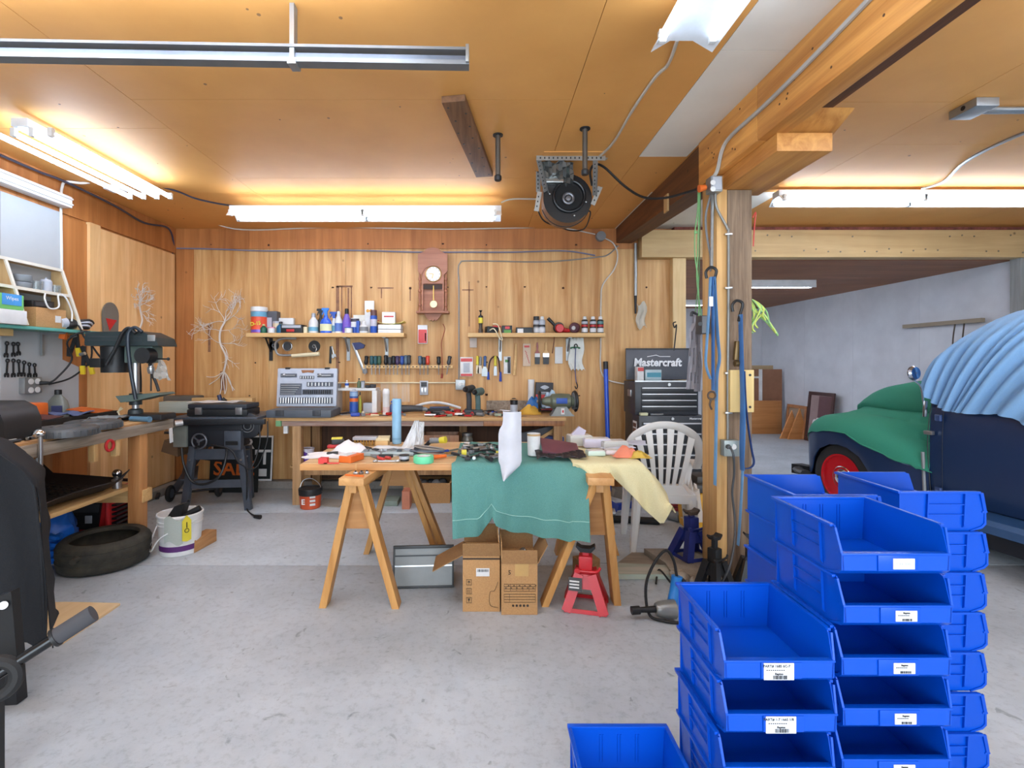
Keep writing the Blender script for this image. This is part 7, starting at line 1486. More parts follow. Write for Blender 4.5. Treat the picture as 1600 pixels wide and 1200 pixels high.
g = [[(-.22+.44*j/8, -.17+.40*i/8, .425-.022*sin(pi*j/8)*sin(pi*i/8)-(.03 if i == 8 else 0)) for j in range(9)] for i in range(9)]
b = B(); b.sheet(g, .012); part(b, 'seat', CHW, ch)
b = B(); b.box(-.22, .22, -.185, -.17, .37, .43, .004); part(b, 'seat_edge', CHW, ch)
for (tx, ty, fx, fy) in ((-.19, -.16, -.225, -.19), (.19, -.16, .225, -.19), (-.22, .20, -.25, .22), (.22, .20, .25, .22)):
    b = B(); b.skin([b.ring((fx, fy, 0), (1, 0, 0), (0, 1, 0), .024, 8, .02), b.ring((tx, ty, .40), (1, 0, 0), (0, 1, 0), .038, 8, .03)]); part(b, 'leg', CHW, ch)
for s in (-1, 1):
    b = B(); b.tube([(s*.265, .02, .60), (s*.27, .10, .62), (s*.27, .20, .615), (s*.255, .235, .54), (s*.235, .22, .40)], .03, 9, 6, flat=.014); part(b, 'arm', CHW, ch)
heap('paper_bag', 'crumpled pale paper bag behind the chair near the post', 1083, 3.95, .15, .14, .14, .33, M('bag_beige', (206, 196, 184), .8), 'bag', 4, 9)
# ---- tool chest
TC = M('chest_black', (48, 50, 56), .35); TCD = M('chest_dark', (32, 33, 37), .4); HND = M('drawer_pull', (214, 214, 216), .3, .6)
CYF = 4.97; cx0, cx1 = PX(999, CYF), PX(1104, CYF); zc = .865
t = T('tool_cabinet', 'black rolling tool cabinet under the open chest, behind the white chair', 'cabinet', ((cx0+cx1)/2, 5.2, 0))
b = B(); b.box(cx0, cx1, CYF+.012, 5.46, .10, zc, .006); part(b, 'body', TC, t)
zz = [zc-.035]
for i, h in enumerate((.105, .105, .105, .13, .18)):
    z1 = zc-.06-sum((.105, .105, .105, .13, .18)[:i]); b = B(); b.box(cx0+.03, cx1-.03, CYF, CYF+.0115, z1-h+.005, z1-.003, .003); d = part(b, 'drawer', TCD, t)
    b = B(); b.box(cx0+.04, cx1-.04, CYF-.012, CYF-.0005, z1-.022, z1-.008, .003); part(b, 'drawer_pull', HND, d)
b = B(); b.cyl((PX(1051, CYF), CYF-.006, zc-.028), (PX(1051, CYF), CYF+.012, zc-.028), .014, n=14); part(b, 'lock', STEEL, t)
text('Mastercraft', .028, HND, t, 'lettering', (PX(1088, CYF), CYF+.010, zc-.028), bold=.0006, shear=.15)
b = B(); b.box(cx0-.004, cx0+.0005, 5.05, 5.17, .56, .80); part(b, 'side_sticker', PAPER, t)
b = B()
for k in range(4): b.box(cx0-.0055, cx0-.0035, 5.06, 5.16, .575+.055*k, .615+.055*k)
part(b, 'sticker_print', M('sticker_brown', (120, 80, 66), .6), t, kind='stuff')
for x in (cx0+.06, cx1-.06):
    for y in (5.04, 5.4):
        b = B(); b.cyl((x-.016, y, .05), (x+.016, y, .05), .05, n=16); part(b, 'castor', RUB, t); b = B(); b.box(x-.024, x+.024, y-.02, y+.02, .07, .10); part(b, 'fork', STEEL, t)
u0, u1, uf = PX(993, 5.03), PX(1092, 5.03), 5.03
t = T('tool_chest', 'black top tool chest with raised lid on the rolling cabinet', 'tool chest', ((u0+u1)/2, 5.2, zc+.002))
b = B(); b.box(u0, u1, uf+.012, 5.44, zc+.002, zc+.335, .006); part(b, 'body', TC, t)
for i in range(4):
    z1 = zc+.285-.062*i; b = B(); b.box(u0+.06, u1-.02, uf, uf+.0115, z1-.058, z1-.003, .003); d = part(b, 'drawer', TCD, t)
    b = B(); b.box(u0+.065, u1-.025, uf-.012, uf-.0005, z1-.016, z1-.005, .003); part(b, 'drawer_pull', HND, d)
b = B(); b.cyl((PX(1046, uf), uf, zc+.31), (PX(1046, uf), uf+.014, zc+.31), .016, n=14); part(b, 'lock', STEEL, t)
b = B(); b.box(u0-.012, u0, 5.16, 5.27, zc+.18, zc+.25, .004); part(b, 'side_handle', STEEL, t)
b = B(); b.box(u0+.0, u1, uf+.01, uf+.03, zc+.336, zc+.35); part(b, 'rim', STEEL, t)
b = B(); b.X = Matrix.Translation((0, 5.43, zc+.345)) @ Euler((-.06, 0, 0)).to_matrix().to_4x4(); b.box(PX(977, 5.46), PX(1076, 5.46), -.012, .012, 0, .34, .004); part(b, 'lid', M('lid_slate', (76, 78, 86), .4), t)
b = B(); b.X = Matrix.Translation((0, 5.43, zc+.345)) @ Euler((-.06, 0, 0)).to_matrix().to_4x4(); b.box(PX(977, 5.46), PX(1076, 5.46), -.016, -.0121, .325, .342); part(b, 'lid_edge', BLK, t)
text('Mastercraft', .118, M('letter_white', (236, 236, 238), .5), t, 'lettering', (PX(1026, 5.43), 5.405, zc+.53), (R(90)-.06, 0, 0), sx=.94, bold=.004, shear=.12)
b = B(); b.bar((PX(1010, 5.43), 5.405, zc+.595), (PX(1024, 5.43), 5.405, zc+.612), .006, .002, (0, 1, 0)); b.bar((PX(1024, 5.43), 5.405, zc+.612), (PX(1030, 5.43), 5.405, zc+.597), .006, .002, (0, 1, 0)); b.bar((PX(1030, 5.43), 5.405, zc+.597), (PX(1046, 5.43), 5.405, zc+.597), .006, .002, (0, 1, 0)); part(b, 'roof_line_logo', MATS['letter_white'], t)
for k, (px, w, h, m, m2, lab) in enumerate(((999, .07, .15, PAPER, PINK, 'white and red carton standing in the open tool chest'), (1019, .17, .12, M('clear_tub', (170, 190, 196), .2), M('tub_teal', (60, 140, 160), .4), 'clear tub with teal label standing in the open tool chest'))):
    c = (PX(px, 5.25), 5.25, zc+.337); q = T('carton' if k == 0 else 'clear_tub', lab, 'box' if k == 0 else 'tub', c); b = B(); b.box(c[0]-w/2, c[0]+w/2, 5.21, 5.3, c[2], c[2]+h, .006); part(b, 'body', m, q)
    b = B(); b.box(c[0]-w*.4, c[0]+w*.45, 5.206, 5.211, c[2]+h*(.7 if k == 0 else .35), c[2]+h*(.95 if k == 0 else .75)); part(b, 'label_band', m2, q)
b = B(); b.box(PX(1000, 4.99), PX(1012, 4.99), 4.975, 5.02, zc+.002, zc+.03, .004); one(b, 'pale_box', M('pale_lime', (206, 208, 170), .6), 'small pale yellow box on the ledge of the rolling cabinet', 'box')
b = B(); b.cyl((PX(1016, 5.0), 4.995, zc+.012), (PX(1036, 5.0), 5.0, zc+.012), .009, n=10); one(b, 'ledge_tube', GRY, 'grey thin tube on the cabinet ledge beside the pale box', 'tube')
# floor jack, pipe, pail near the chest
t = T('floor_jack', 'blue trolley jack on the floor under the table, before the tool cabinet', 'floor jack', (1.35, 4.6, 0))
b = B(); b.bar((PX(946, 4.5), 4.5, .14), (PX(962, 4.62), 4.62, .05), .05, .07, (0, 0, 1), .006); b.bar((PX(962, 4.62), 4.62, .06), (PX(1000, 4.75), 4.75, .06), .04, .06, (0, 0, 1), .006); part(b, 'frame', M('jack_blue', (34, 60, 150), .35), t)
b = B(); b.bar((PX(958, 4.7), 4.72, .17), (PX(1000, 4.85), 4.86, .06), .05, .08, (0, 0, 1), .006); part(b, 'lift_arm', M('jack_tan', (120, 112, 100), .5), t)
b = B(); b.cyl((PX(952, 4.48), 4.48, .045), (PX(960, 4.48), 4.48, .045), .044, n=18); part(b, 'front_roller', STEEL, t)
t = T('hydraulic_tool', 'red and grey cylinder tool on the floor under the chair', 'tool', (PX(1055, 4.5), 4.5, 0)); b = B(); b.cyl((PX(1048, 4.4), 4.45, .045), (PX(1060, 4.4), 4.36, .045), .042, n=14); part(b, 'cylinder', GRY, t)
b = B(); b.cyl((PX(1038, 4.5), 4.5, .12), (PX(1050, 4.5), 4.5, .12), .012); b.cyl((PX(1050, 4.5), 4.5, .12), (PX(1064, 4.5), 4.5, .125), .024, n=12); b.box(PX(1040, 4.5), PX(1062, 4.5), 4.47, 4.54, 0, .09, .01); part(b, 'red_grip', M('tool_rose', (176, 70, 76), .5), t)
b = B(); b.tube([(PX(930, 4.3), 4.35, .03), (PX(970, 4.3), 4.36, .03), (PX(1030, 4.3), 4.3, .03)], .03, 10); one(b, 'black_pipe', RUB, 'black pipe lying on the floor under the right end of the table', 'pipe')
t = T('mop_pail', 'yellow bin with dark lid behind the post stud', 'bin', (PX(1105, 4.2), 4.2, 0)); c = (PX(1104, 4.15), 4.2, 0)
b = B(); b.box(c[0]-.16, c[0]+.16, c[1]-.13, c[1]+.13, 0, .33, .02, -.02); part(b, 'bin', M('bin_yellow', (222, 164, 40), .45), t)
b = B(); b.box(c[0]-.17, c[0]+.17, c[1]-.14, c[1]+.14, .33, .40, .02); b.box(c[0]-.1, c[0]+.1, c[1]-.1, c[1]+.1, .40, .46, .02); part(b, 'lid', M('lid_brown', (70, 66, 62), .5), t)
# ================================================================== the covered truck
CT = .139, .990
def C(t, v, z): return V((3.29+CT[0]*t+CT[1]*v, 4.6-CT[1]*t+CT[0]*v, z))
NAVY = M('navy_paint', (28, 48, 82), .32, vary=.02); NAVD = M('navy_dark', (16, 20, 32), .5)
car = T('truck', 'navy blue vintage pickup truck under cloth covers, right side of the room', 'truck', C(.8, .8, 0))
def interp(pts, x):
    if x <= pts[0][0]: return pts[0][1]
    for (a, p), (c, q) in zip(pts, pts[1:]):
        if x <= c:
            f = (x-a)/(c-a); f = f*f*(3-2*f) if False else f; return p+(q-p)*f
    return pts[-1][1]
crown = [(-.47, .60), (-.45, .74), (-.41, .82), (-.3, .865), (-.1, .875), (.1, .86), (.3, .815), (.5, .755), (.65, .715), (.76, .69)]
archb = [(-.47, .33), (-.36, .31), (-.33, .36), (-.30, .47), (-.22, .57), (-.1, .63), (0, .645), (.1, .63), (.22, .57), (.30, .47), (.34, .36), (.37, .30), (.76, .30)]
vout = [(-.47, .22), (-.44, .10), (-.38, .04), (-.25, .0), (0, -.01), (.4, .0), (.6, .03), (.76, .07)]
ts = sorted(set([-.47, -.455, -.43, -.40, -.36, -.345, -.33, -.315, -.30, -.26, -.22, -.16, -.1, -.05, 0, .05, .1, .16, .22, .26, .30, .32, .34, .355, .37, .45, .55, .65, .76]))
g = []
for t_ in ts:
    zc = interp(crown, t_); zb = interp(archb, t_); vo = interp(vout, t_); r = min(.16, (zc-zb)*.55)
    row = [C(t_, vo+.36, zc-.05), C(t_, vo+.26, zc-.01), C(t_, vo+.17, zc)]
    for k in range(1, 7):
        a = pi/2*k/6; row.append(C(t_, vo+.17-.17*sin(a), zc-r+r*cos(a)))
    for k in range(1, 6): row.append(C(t_, vo+.012*(k/5)**2, (zc-r)+(zb-(zc-r))*k/5))
    g.append(row)
b = B(); b.sheet(g, .012); fen = part(b, 'front_fender', NAVY, car, ang=60)
b = B(); b.sheet([[C(-.45, .33, z), C(.40, .33, z)] for z in (.2, .4, .8)], .01); b.sheet([[C(-.43, .08, z), C(-.44, .33, z)] for z in (.3, .5, .7)], .01); part(b, 'wheel_well', NAVD, car)
b = B(); b.tube([C(t_, interp(vout, t_)-.006, interp([(.2, .655), (.45, .60), (.76, .565)], t_)) for t_ in (.2, .3, .45, .6, .76)], .0035, 5); part(b, 'crease_line', M('navy_highlight', (90, 110, 150), .3), car)  # paler blue tube paints a highlight along the fender crease
# wheel
wc = C(0, .05, .335); ax = V((CT[1], CT[0], 0))
b = B(); b.lathe([(.20, -.02), (.25, -.03), (.30, -.02), (.325, .01), (.33, .06), (.33, .12), (.30, .17), (.20, .17), (.20, -.02)], wc, 40, ax, cap=False); wh = part(b, 'wheel_tyre', RUB, car)
b = B(); b.lathe([(.205, -.012), (.217, -.030), (.202, -.030), (.19, .05), (.172, .075), (.158, .02), (.145, .005), (.13, .01), (.118, .05), (.08, .05), (.001, .05)], wc, 40, ax); part(b, 'red_rim', M('rim_red', (196, 22, 34), .25), wh)
b = B(); b.lathe([(.115, .045), (.11, -.01), (.098, -.016), (.09, .008), (.065, -.035), (.03, -.055), (.001, -.058)], wc, 28, ax); part(b, 'hub_cap', CHROME, wh)
# bumper
b = B(); b.tube([C(-.36, -.02, .30), C(-.50, .02, .30), C(-.56, .12, .30), C(-.58, .5, .30), C(-.58, 1.2, .30), C(-.50, 1.7, .30)], .05, 8, 5, flat=.03); part(b, 'bumper', BLK, car)
b = B(); b.prism([(C(-.46, .10, 0).x, C(-.46, .10, 0).y), (C(-.62, .04, 0).x, C(-.62, .04, 0).y), (C(-.62, .16, 0).x, C(-.62, .16, 0).y), (C(-.46, .2, 0).x, C(-.46, .2, 0).y)], .245, .34, 'z'); part(b, 'bumper_end', BLK, car)
# hood, grille, far fender, cab, bed
hoodz = [(-.42, .80), (-.38, .92), (-.3, 1.02), (-.17, 1.12), (0, 1.185), (.2, 1.225), (.45, 1.25), (.8, 1.27)]
hw = [(-.42, .18), (-.38, .28), (-.3, .36), (0, .46), (.45, .54), (.8, .60)]
def hood_row(t_, off=0, n=9):
    h = interp(hoodz, t_)+off; w_ = interp(hw, t_)+off; row = []
    for k in range(n):
        a = -pi/2+pi*k/(n-1); s = sin(a); c_ = cos(a); row.append(C(t_, .88+w_*(abs(s)**.7)*(1 if s > 0 else -1), h-.42*(1-c_**.6)))
    return row
b = B(); b.sheet([hood_row(t_) for t_ in (-.42, -.40, -.38, -.34, -.3, -.24, -.17, -.08, 0, .1, .2, .32, .45, .6, .8)], .01); part(b, 'hood', NAVY, car, ang=60)
b = B(); b.sheet([[C(-.40, .5+.76*j/8, z) for j in range(9)] for z in (.4, .55, .7, .82)], .02); part(b, 'grille', CHROME, car)
b = B(); b.sheet([[V((p.x, p.y, p.z)) for p in [C(t_, 1.76-interp(vout, t_), interp(archb, t_)+.0), C(t_, 1.76-interp(vout, t_), interp(crown, t_)-.15), C(t_, 1.66-interp(vout, t_), interp(crown, t_)-.02), C(t_, 1.4, interp(crown, t_)-.04)]] for t_ in ts], .012); part(b, 'front_fender', NAVY, car, ang=60)
cs = .065
b = B(); g = []
for t_ in (.765, .9, 1.1, 1.35, 1.6, 1.85, 2.1, 2.4):
    row = []
    for v, z in ((.10, .36), (cs+.01, .45), (cs, .6), (cs, .8), (cs+.005, .98), (cs+.03, 1.10), (cs+.06, 1.16)): row.append(C(t_, v, z))
    g.append(row)
b.sheet(g, .02); cab = part(b, 'cab_side', NAVY, car, ang=60)
b = B(); b.sheet([[C(.765, cs+.02+1.58*j/6, z) for j in range(7)] for z in (.36, .7, 1.0, 1.24)], .02); part(b, 'firewall', NAVY, car)
b = B(); b.sheet([[C(t_, cs+.07+1.48*j/6, 1.16+.0*t_) for j in range(7)] for t_ in (.8, 1.2, 1.8, 2.4)], .02); part(b, 'belt_deck', NAVY, car)
b = B(); g = []
for t_, zt_ in ((.74, 1.24), (.80, 1.46), (.96, 1.62), (1.15, 1.70), (1.4, 1.74), (1.8, 1.76), (2.15, 1.68), (2.3, 1.3)):
    g.append([C(t_, .20, 1.17), C(t_, .28, 1.2+(zt_-1.2)*.7), C(t_, .40, zt_-.02), C(t_, .85, zt_+.01), C(t_, 1.30, zt_-.02), C(t_, 1.42, 1.2+(zt_-1.2)*.7), C(t_, 1.5, 1.17)])
b.sheet(g, .02); part(b, 'cab_roof', NAVY, car, ang=60)
b = B(); b.sheet([[C(t_, v, z) for v, z in ((1.5, .36), (1.6, .8), (1.56, 1.16))] for t_ in (.765, 1.5, 2.4)], .02); part(b, 'cab_side', NAVY, car)
b = B(); b.sheet([[C(2.4, .08+1.5*j/4, z) for j in range(5)] for z in (.36, .8, 1.16)], .02); part(b, 'cab_back', NAVY, car)
b = B(); g = []
for t_ in (.40, .8, 1.2, 1.6, 2.4): g.append([C(t_, .09, .345), C(t_, .0, .345), C(t_, -.10, .34), C(t_, -.12, .32), C(t_, -.115, .27)])
b.sheet([r for r in g[1:]], .012); part(b, 'running_board', M('board_navy', (44, 78, 120), .4), car)
b = B(); b.sheet([[C(t_, .03, z) for z in (.12, .26)] for t_ in (.5, 1.4, 2.4)], .01); b.sheet([[C(t_, v, .30) for v in (.06, 1.6)] for t_ in (-.3, 2.4)], .03); part(b, 'chassis', NAVD, car)
b = B(); b.tube([C(.775, cs-.006, .40), C(.755, cs-.008, .75), C(.77, cs-.006, 1.0), C(.78, cs+.02, 1.14)], .003, 6, 5); part(b, 'cowl_gap', NAVD, car)
b = B(); b.tube([C(.745, cs-.02, .34), C(.735, cs-.016, .5), C(.72, cs-.01, .70)], .012, 6, 4); part(b, 'fender_welt', GRY, car)
b = B(); b.tube([C(.86, cs-.004, .42), C(.86, cs-.004, .8), C(.865, cs, 1.02)], .0015, 5, 4); part(b, 'door_gap', NAVD, car)
for z in (.43, .98):
    b = B(); c = C(.84, cs-.015, z); b.cb(c, (.02, .055, .05), (0, 0, R(-8)), .006); part(b, 'door_hinge', M('hinge_blue', (50, 74, 124), .35), car)
b = B(); c = C(.785, cs-.03, .86); b.cb(c, (.03, .06, .03), (0, 0, .2), .004); b.cyl(c, c+V((.02, .06, .0)), .01); part(b, 'latch', STEEL, car)
# mirror
mc = V(P(1428, 583, 3.78)); mn = V((.27, -.96, .05)); b = B(); b.lathe([(.001, -.018), (.045, -.014), (.056, .0), (.052, .012), (.001, .014)], mc, 26, -mn); m_ = part(b, 'mirror', M('mirror_shell', (170, 176, 190), .15, .9), car)
b = B(); b.lathe([(.046, 0), (.001, .001)], mc+mn*.0165, 26, mn); part(b, 'mirror_glass', M('mirror_blue', (150, 190, 230), .05, 1.0), m_)
b = B(); b.tube([mc+V((0, .01, -.05)), mc+V((.05, .0, -.10)), mc+V((.07, .0, -.20)), mc+V((.08, .0, -.28))], .007, 7, 5); part(b, 'mirror_arm', CHROME, car)
b = B(); b.cb(mc+V((.08, -.005, -.27)), (.02, .02, .12), (0, .05, 0), .004); part(b, 'mirror_bracket', CHROME, car)
# ---- green cloth over hood and fender
GC = M('green_cloth', (50, 138, 112), .9, kind='cloth', col2=(38, 120, 96), bump=.2)
zed = [(-.45, .80), (-.40, .815), (-.3, .80), (0, .795), (.2, .775), (.34, .735), (.45, .70), (.54, .675), (.60, .62), (.66, .565), (.70, .565), (.73, .64), (.765, .80)]
basez = [(-.45, .80), (-.34, .93), (-.2, .985), (.1, .985), (.4, .99), (.76, 1.0)]
g = []; tt = [-.455, -.44, -.41, -.37, -.3, -.22, -.14, -.06, .02, .1, .18, .26, .34, .40, .45, .5, .54, .58, .62, .65, .68, .705, .73, .75, .765]
for i, t_ in enumerate(tt):
    h = interp(hoodz, t_)+.016; w_ = interp(hw, t_)+.016; zc = interp(crown, t_); vo = interp(vout, t_); zb = interp(archb, t_); r = min(.16, (zc-zb)*.55); row = []; ze = interp(zed, t_); bz = min(interp(basez, t_), h-.02)
    ve = max(.88-w_, vo+.20)
    for k in range(6): row.append(C(t_, .88-(.88-ve-.10)*k/5, h-.04*(k/5)**2))
    for k in range(1, 6):
        a = pi/2*k/5; row.append(C(t_, ve+.10-.10*sin(a), h-.04-(h-.04-bz-.02)*(1-cos(a))-.0*k))
    row.append(C(t_, ve+.022, bz-.012)); row.append(C(t_, ve-.01, bz-.03))
    k2 = min(1, max(0, (t_+.3)/.5))
    for k in range(1, 6):
        f = k/6; wav = (.016+.022*sin(f*10+t_*4.5)+.010*sin(f*19-t_*7))*k2*(1 if t_ > .1 else .4)
        row.append(C(t_, ve+(vo+.17-ve)*f, bz-.03+(zc+.016-bz+.03)*(f**.8)+wav))
    for k in range(1, 7):
        a = pi/2*k/6*.92; row.append(C(t_, vo+.17-.185*sin(a), zc-r+(r+.014)*cos(a)+.006*(1+sin(t_*22+k*.9))*k2))
    z0 = row[-1].z
    for k in range(1, 6):
        f = k/5; row.append(C(t_+.03*f*(t_ > .5), vo-.018-.016*f*(1+sin(t_*38))*k2, z0+(min(ze, z0-.004)-z0)*f))
    g.append(row)
b = B(); b.sheet(g, .006)
one(b, 'green_cloth', GC, 'dark green velvet cloth spread over the truck hood and fender', 'cloth', ang=60)
# ---- blue cover over the cab
BC = M('blue_cover', (132, 172, 210), .85, kind='cloth', col2=(116, 156, 196), bump=.1)
prof_t = [(.605, 1.255), (.62, 1.275), (.645, 1.34), (.74, 1.53), (.82, 1.62), (.92, 1.69), (1.0, 1.73), (1.085, 1.762), (1.235, 1.79), (1.5, 1.82), (2.0, 1.79), (2.38, 1.6)]
edge_t = [(.60, 1.20), (.70, 1.19), (.77, 1.15), (.85, 1.075), (.94, 1.04), (1.1, 1.035), (1.25, 1.05), (1.33, 1.035), (1.41, .995), (1.6, .94), (2.4, .85)]
g = []; N_ = 210
for i in range(N_):
    t_ = .605+1.775*i/(N_-1); zt_ = interp(prof_t, t_); row = []
    for k in range(5): row.append(C(t_, .95-.55*k/4, zt_+.015-.02*(k/4)**2))
    for k in range(1, 25):
        f = k/24; tp = t_+f*(.76-t_)*.9 if t_ < .74 else t_-f**1.2*min(.6*(t_-.74), .45)
        ze = interp(edge_t, tp)
        ph = t_*58+.9*sin(t_*9)+f*1.2; ridge = (.5+.5*sin(ph))**1.5; k_ = min(1, max(0, f-.08)*3)*min(1, max(.15, (t_-.6)*4))
        flare = (ridge*.042+.014*sin(ph*.37+1))*k_
        vv = .40-.335*(1-(1-f)**2.6)-.03*f-flare
        zz = zt_-.005-(zt_-.005-ze)*f**1.25
        row.append(C(tp, vv, zz))
    g.append(row)
b = B(); b.sheet(g, .006); bcov = one(b, 'blue_cover', BC, 'pale blue pleated cover draped over the truck cab', 'cover', ang=60)
# ---- back room: boards, frames, rail
t = T('board_stack', 'brown hardboard sheet leaning on the far wall behind the post', 'board', (5.6, 9.86, 0))
b = B(); b.box(PX(1170, 9.85), PX(1222, 9.85), 9.85, 9.88, 0, PZ(577, 9.85)); part(b, 'sheet', M('hardboard', (150, 104, 76), .6), t)
b = B(); b.box(PX(1186, 9.84), PX(1191, 9.84), 9.835, 9.849, PZ(645, 9.84), PZ(577, 9.84)); b.box(PX(1176, 9.84), PX(1186, 9.84), 9.835, 9.849, PZ(591, 9.84), PZ(588, 9.84)); part(b, 'tape_strip', PAPER, t)
b = B(); b.box(PX(1168, 9.95), PX(1208, 9.95), 9.95, 9.98, 0, PZ(571, 9.95)); one(b, 'pale_board', M('board_pale', (196, 168, 128), .6, kind='wood', axis='x'), 'pale board standing behind the brown hardboard sheet', 'board')
b = B(); b.box(PX(1168, 9.75), PX(1221, 9.75), 9.74, 9.77, 0, PZ(626, 9.75), .004); one(b, 'plywood_sheet', M('ply_amber', (206, 144, 86), .5, kind='ply', col2=(178, 116, 62), axis='x'), 'amber plywood sheet leaning in front of the brown hardboard', 'board')
for k, (x, w_, h, lab) in enumerate(((5.66, .2, .52, 'left pale triangle offcut leaning by the far wall'), (5.76, .2, .56, 'right pale triangle offcut leaning by the far wall'))):
    b = B(); b.prism([(x-w_, 0.001), (x+w_*.85, 0.001), (x+.02, h)], 9.12-.07*k, 9.15-.07*k, 'y'); one(b, 'triangle_board', MATS['ply_amber'], lab, 'board', 'triangle offcuts by the far wall')
def pframe(label, ya, yb, z1, m, inner, th):
    L = ya-yb; t = T('picture_frame', label, 'frame', (5.9, (ya+yb)/2, 0)); m4 = Matrix.Translation((5.9-.1*z1, ya, .004)) @ Euler((0, 0, -pi/2)).to_matrix().to_4x4() @ Euler((-.1, 0, 0)).to_matrix().to_4x4()
    for a in ((0, L, 0, th), (0, L, z1-th, z1), (0, th, th, z1-th), (L-th, L, th, z1-th)):
        b = B(); b.X = m4; b.box(a[0], a[1], -.03, .0, a[2], a[3], .006); part(b, 'frame_bar', m, t)
    b = B(); b.X = m4; b.box(th, L-th, -.012, .0, th, z1-th); part(b, 'picture', inner, t); return t, m4, L
pframe('brown wooden empty picture frame leaning on the white side wall', 9.58, 9.0, .6, OAK, M('pic_grey', (150, 130, 112), .6), .06)
t, m4, L = pframe('dark picture frame with flower print beside the truck nose', 8.95, 8.3, .88, M('frame_dark', (70, 40, 36), .4), M('pic_mauve', (150, 126, 122), .5), .06)
b = B(); b.X = m4; b.box(L*.42, L-.07, -.016, -.011, .42, .81); part(b, 'dark_panel', M('pic_plum', (96, 62, 64), .5), t)
b = B(); b.X = m4
for a in range(5): b.ball((L*.42+.07*cos(a*1.25), -.018, .28+.09*sin(a*1.25)), (.06, .006, .07), 6)
part(b, 'flower_print', PAPER, t, kind='stuff')
b = B(); b.bar((5.93, 7.0, 1.9), (5.93, 5.9, 1.9), .05, .05); one(b, 'wall_rail', M('rail_wood', (150, 136, 116), .7, kind='wood', axis='y'), 'thin wooden rail fixed high on the white side wall behind the truck', 'rail')
for k in (0, 1):
    y = 6.25-.12*k; b = B(); b.tube([(5.93, y, 1.875), (5.92, y+.02, 1.6), (5.93, y-.01+.06*k, 1.2)], .008, 5, 4); one(b, 'hanging_string', RUST, ('left', 'right')[k]+' brown string hanging from the white wall rail', 'string')
# ================================================================== blue stacking bins
BINB = M('bin_blue', (0, 74, 186), .3, kind='flat', spec=.35); LAB = M('label_white', (222, 224, 230), .6)
BW, BL, BH, BP = .279, .276, .127, .1245
def make_bin():
    t = T('storage_bin', 'x', 'bin', (0, 0, 0), 0, 'blue stacking bins', world=False); w = BW/2; wb = w-.012; e = .0035; lipz = .062
    # local: x across, y from front lip (0) to back (BL)
    fy = .022
    b = B(); b.box(-wb, wb, .05, BL-.008, 0, e); part(b, 'floor', BINB, t)
    for s in (-1, 1):
        b = B(); pr = [(.055, 0), (BL-.006, 0), (BL-.003, BH), (fy+.01, BH), (fy+.002, BH-.003), (fy-.003, BH-.011), (.0, lipz), (0, lipz-.04), (.03, .006)]
        P_ = [(y, z) for y, z in pr]; off = lambda z: s*(wb+(w-.006-wb)*z/BH)
        A = [b._v((off(z), y, z)) for y, z in P_]; D = [b._v((off(z)-s*e, y, z)) for y, z in P_]; n = len(P_)
        for i in range(n): b._f([A[i], A[(i+1) % n], D[(i+1) % n], D[i]])
        b._f(A); b._f(D[::-1]); part(b, 'side_wall', BINB, t, ang=20)
        b = B(); x = s*(w-.006)
        b.box(min(x, x+s*.008), max(x, x+s*.008), fy+.004, BL, BH-.007, BH, .001); b.bar((x+s*.002, fy-.002, BH-.006), (x-s*.003, .004, lipz-.002), .010, .005, (1, 0, 0)); part(b, 'side_rim', BINB, t)
        for y in (.070, .185):
            b = B(); x0 = s*(wb+.001); b.prism([(x0, .012), (x0+s*.007, .02), (s*(w+.001), BH-.007), (s*(w-.006), BH-.007)], y, y+.004, 'y'); part(b, 'side_rib', BINB, t)
        for z in (.052, .084):
            b = B(); xx = s*(wb+(w-.006-wb)*z/BH); b.box(min(xx, xx+s*.006), max(xx, xx+s*.006), .074, .185, z, z+.003); part(b, 'side_rib', BINB, t)
    b = B(); b.box(-w+.006, w-.006, BL-.007, BL-.0035, 0, BH, .0); part(b, 'back_wall', BINB, t)
    b = B(); b.box(-w-.001, w+.001, BL-.008, BL+.006, BH-.007, BH+.001, .001); part(b, 'back_rim', BINB, t)
    for x in (-.05, 0, .05):
        b = B(); b.box(x-.002, x+.002, BL-.0095, BL-.006, .03, BH-.02); b.box(x+.006, x+.009, BL-.0095, BL-.006, .03, BH-.02); part(b, 'back_groove', BINB, t)
    b = B(); b.prism([(.05, 0), (.012, .010), (0, .022), (0, lipz-.004), (.004, lipz), (.010, lipz), (.006, lipz-.006), (.006, .026), (.016, .016), (.05, .004)], -w+.008, w-.008, 'x'); part(b, 'front_lip', BINB, t)
    b = B(); b.box(-w+.006, w-.006, -.002, .014, lipz-.003, lipz+.002, .001); part(b, 'lip_rim', BINB, t)
    b = B(); b.box(-.045, .052, -.0035, .002, .022, .060, .001); part(b, 'label_holder', BINB, t)
    return t
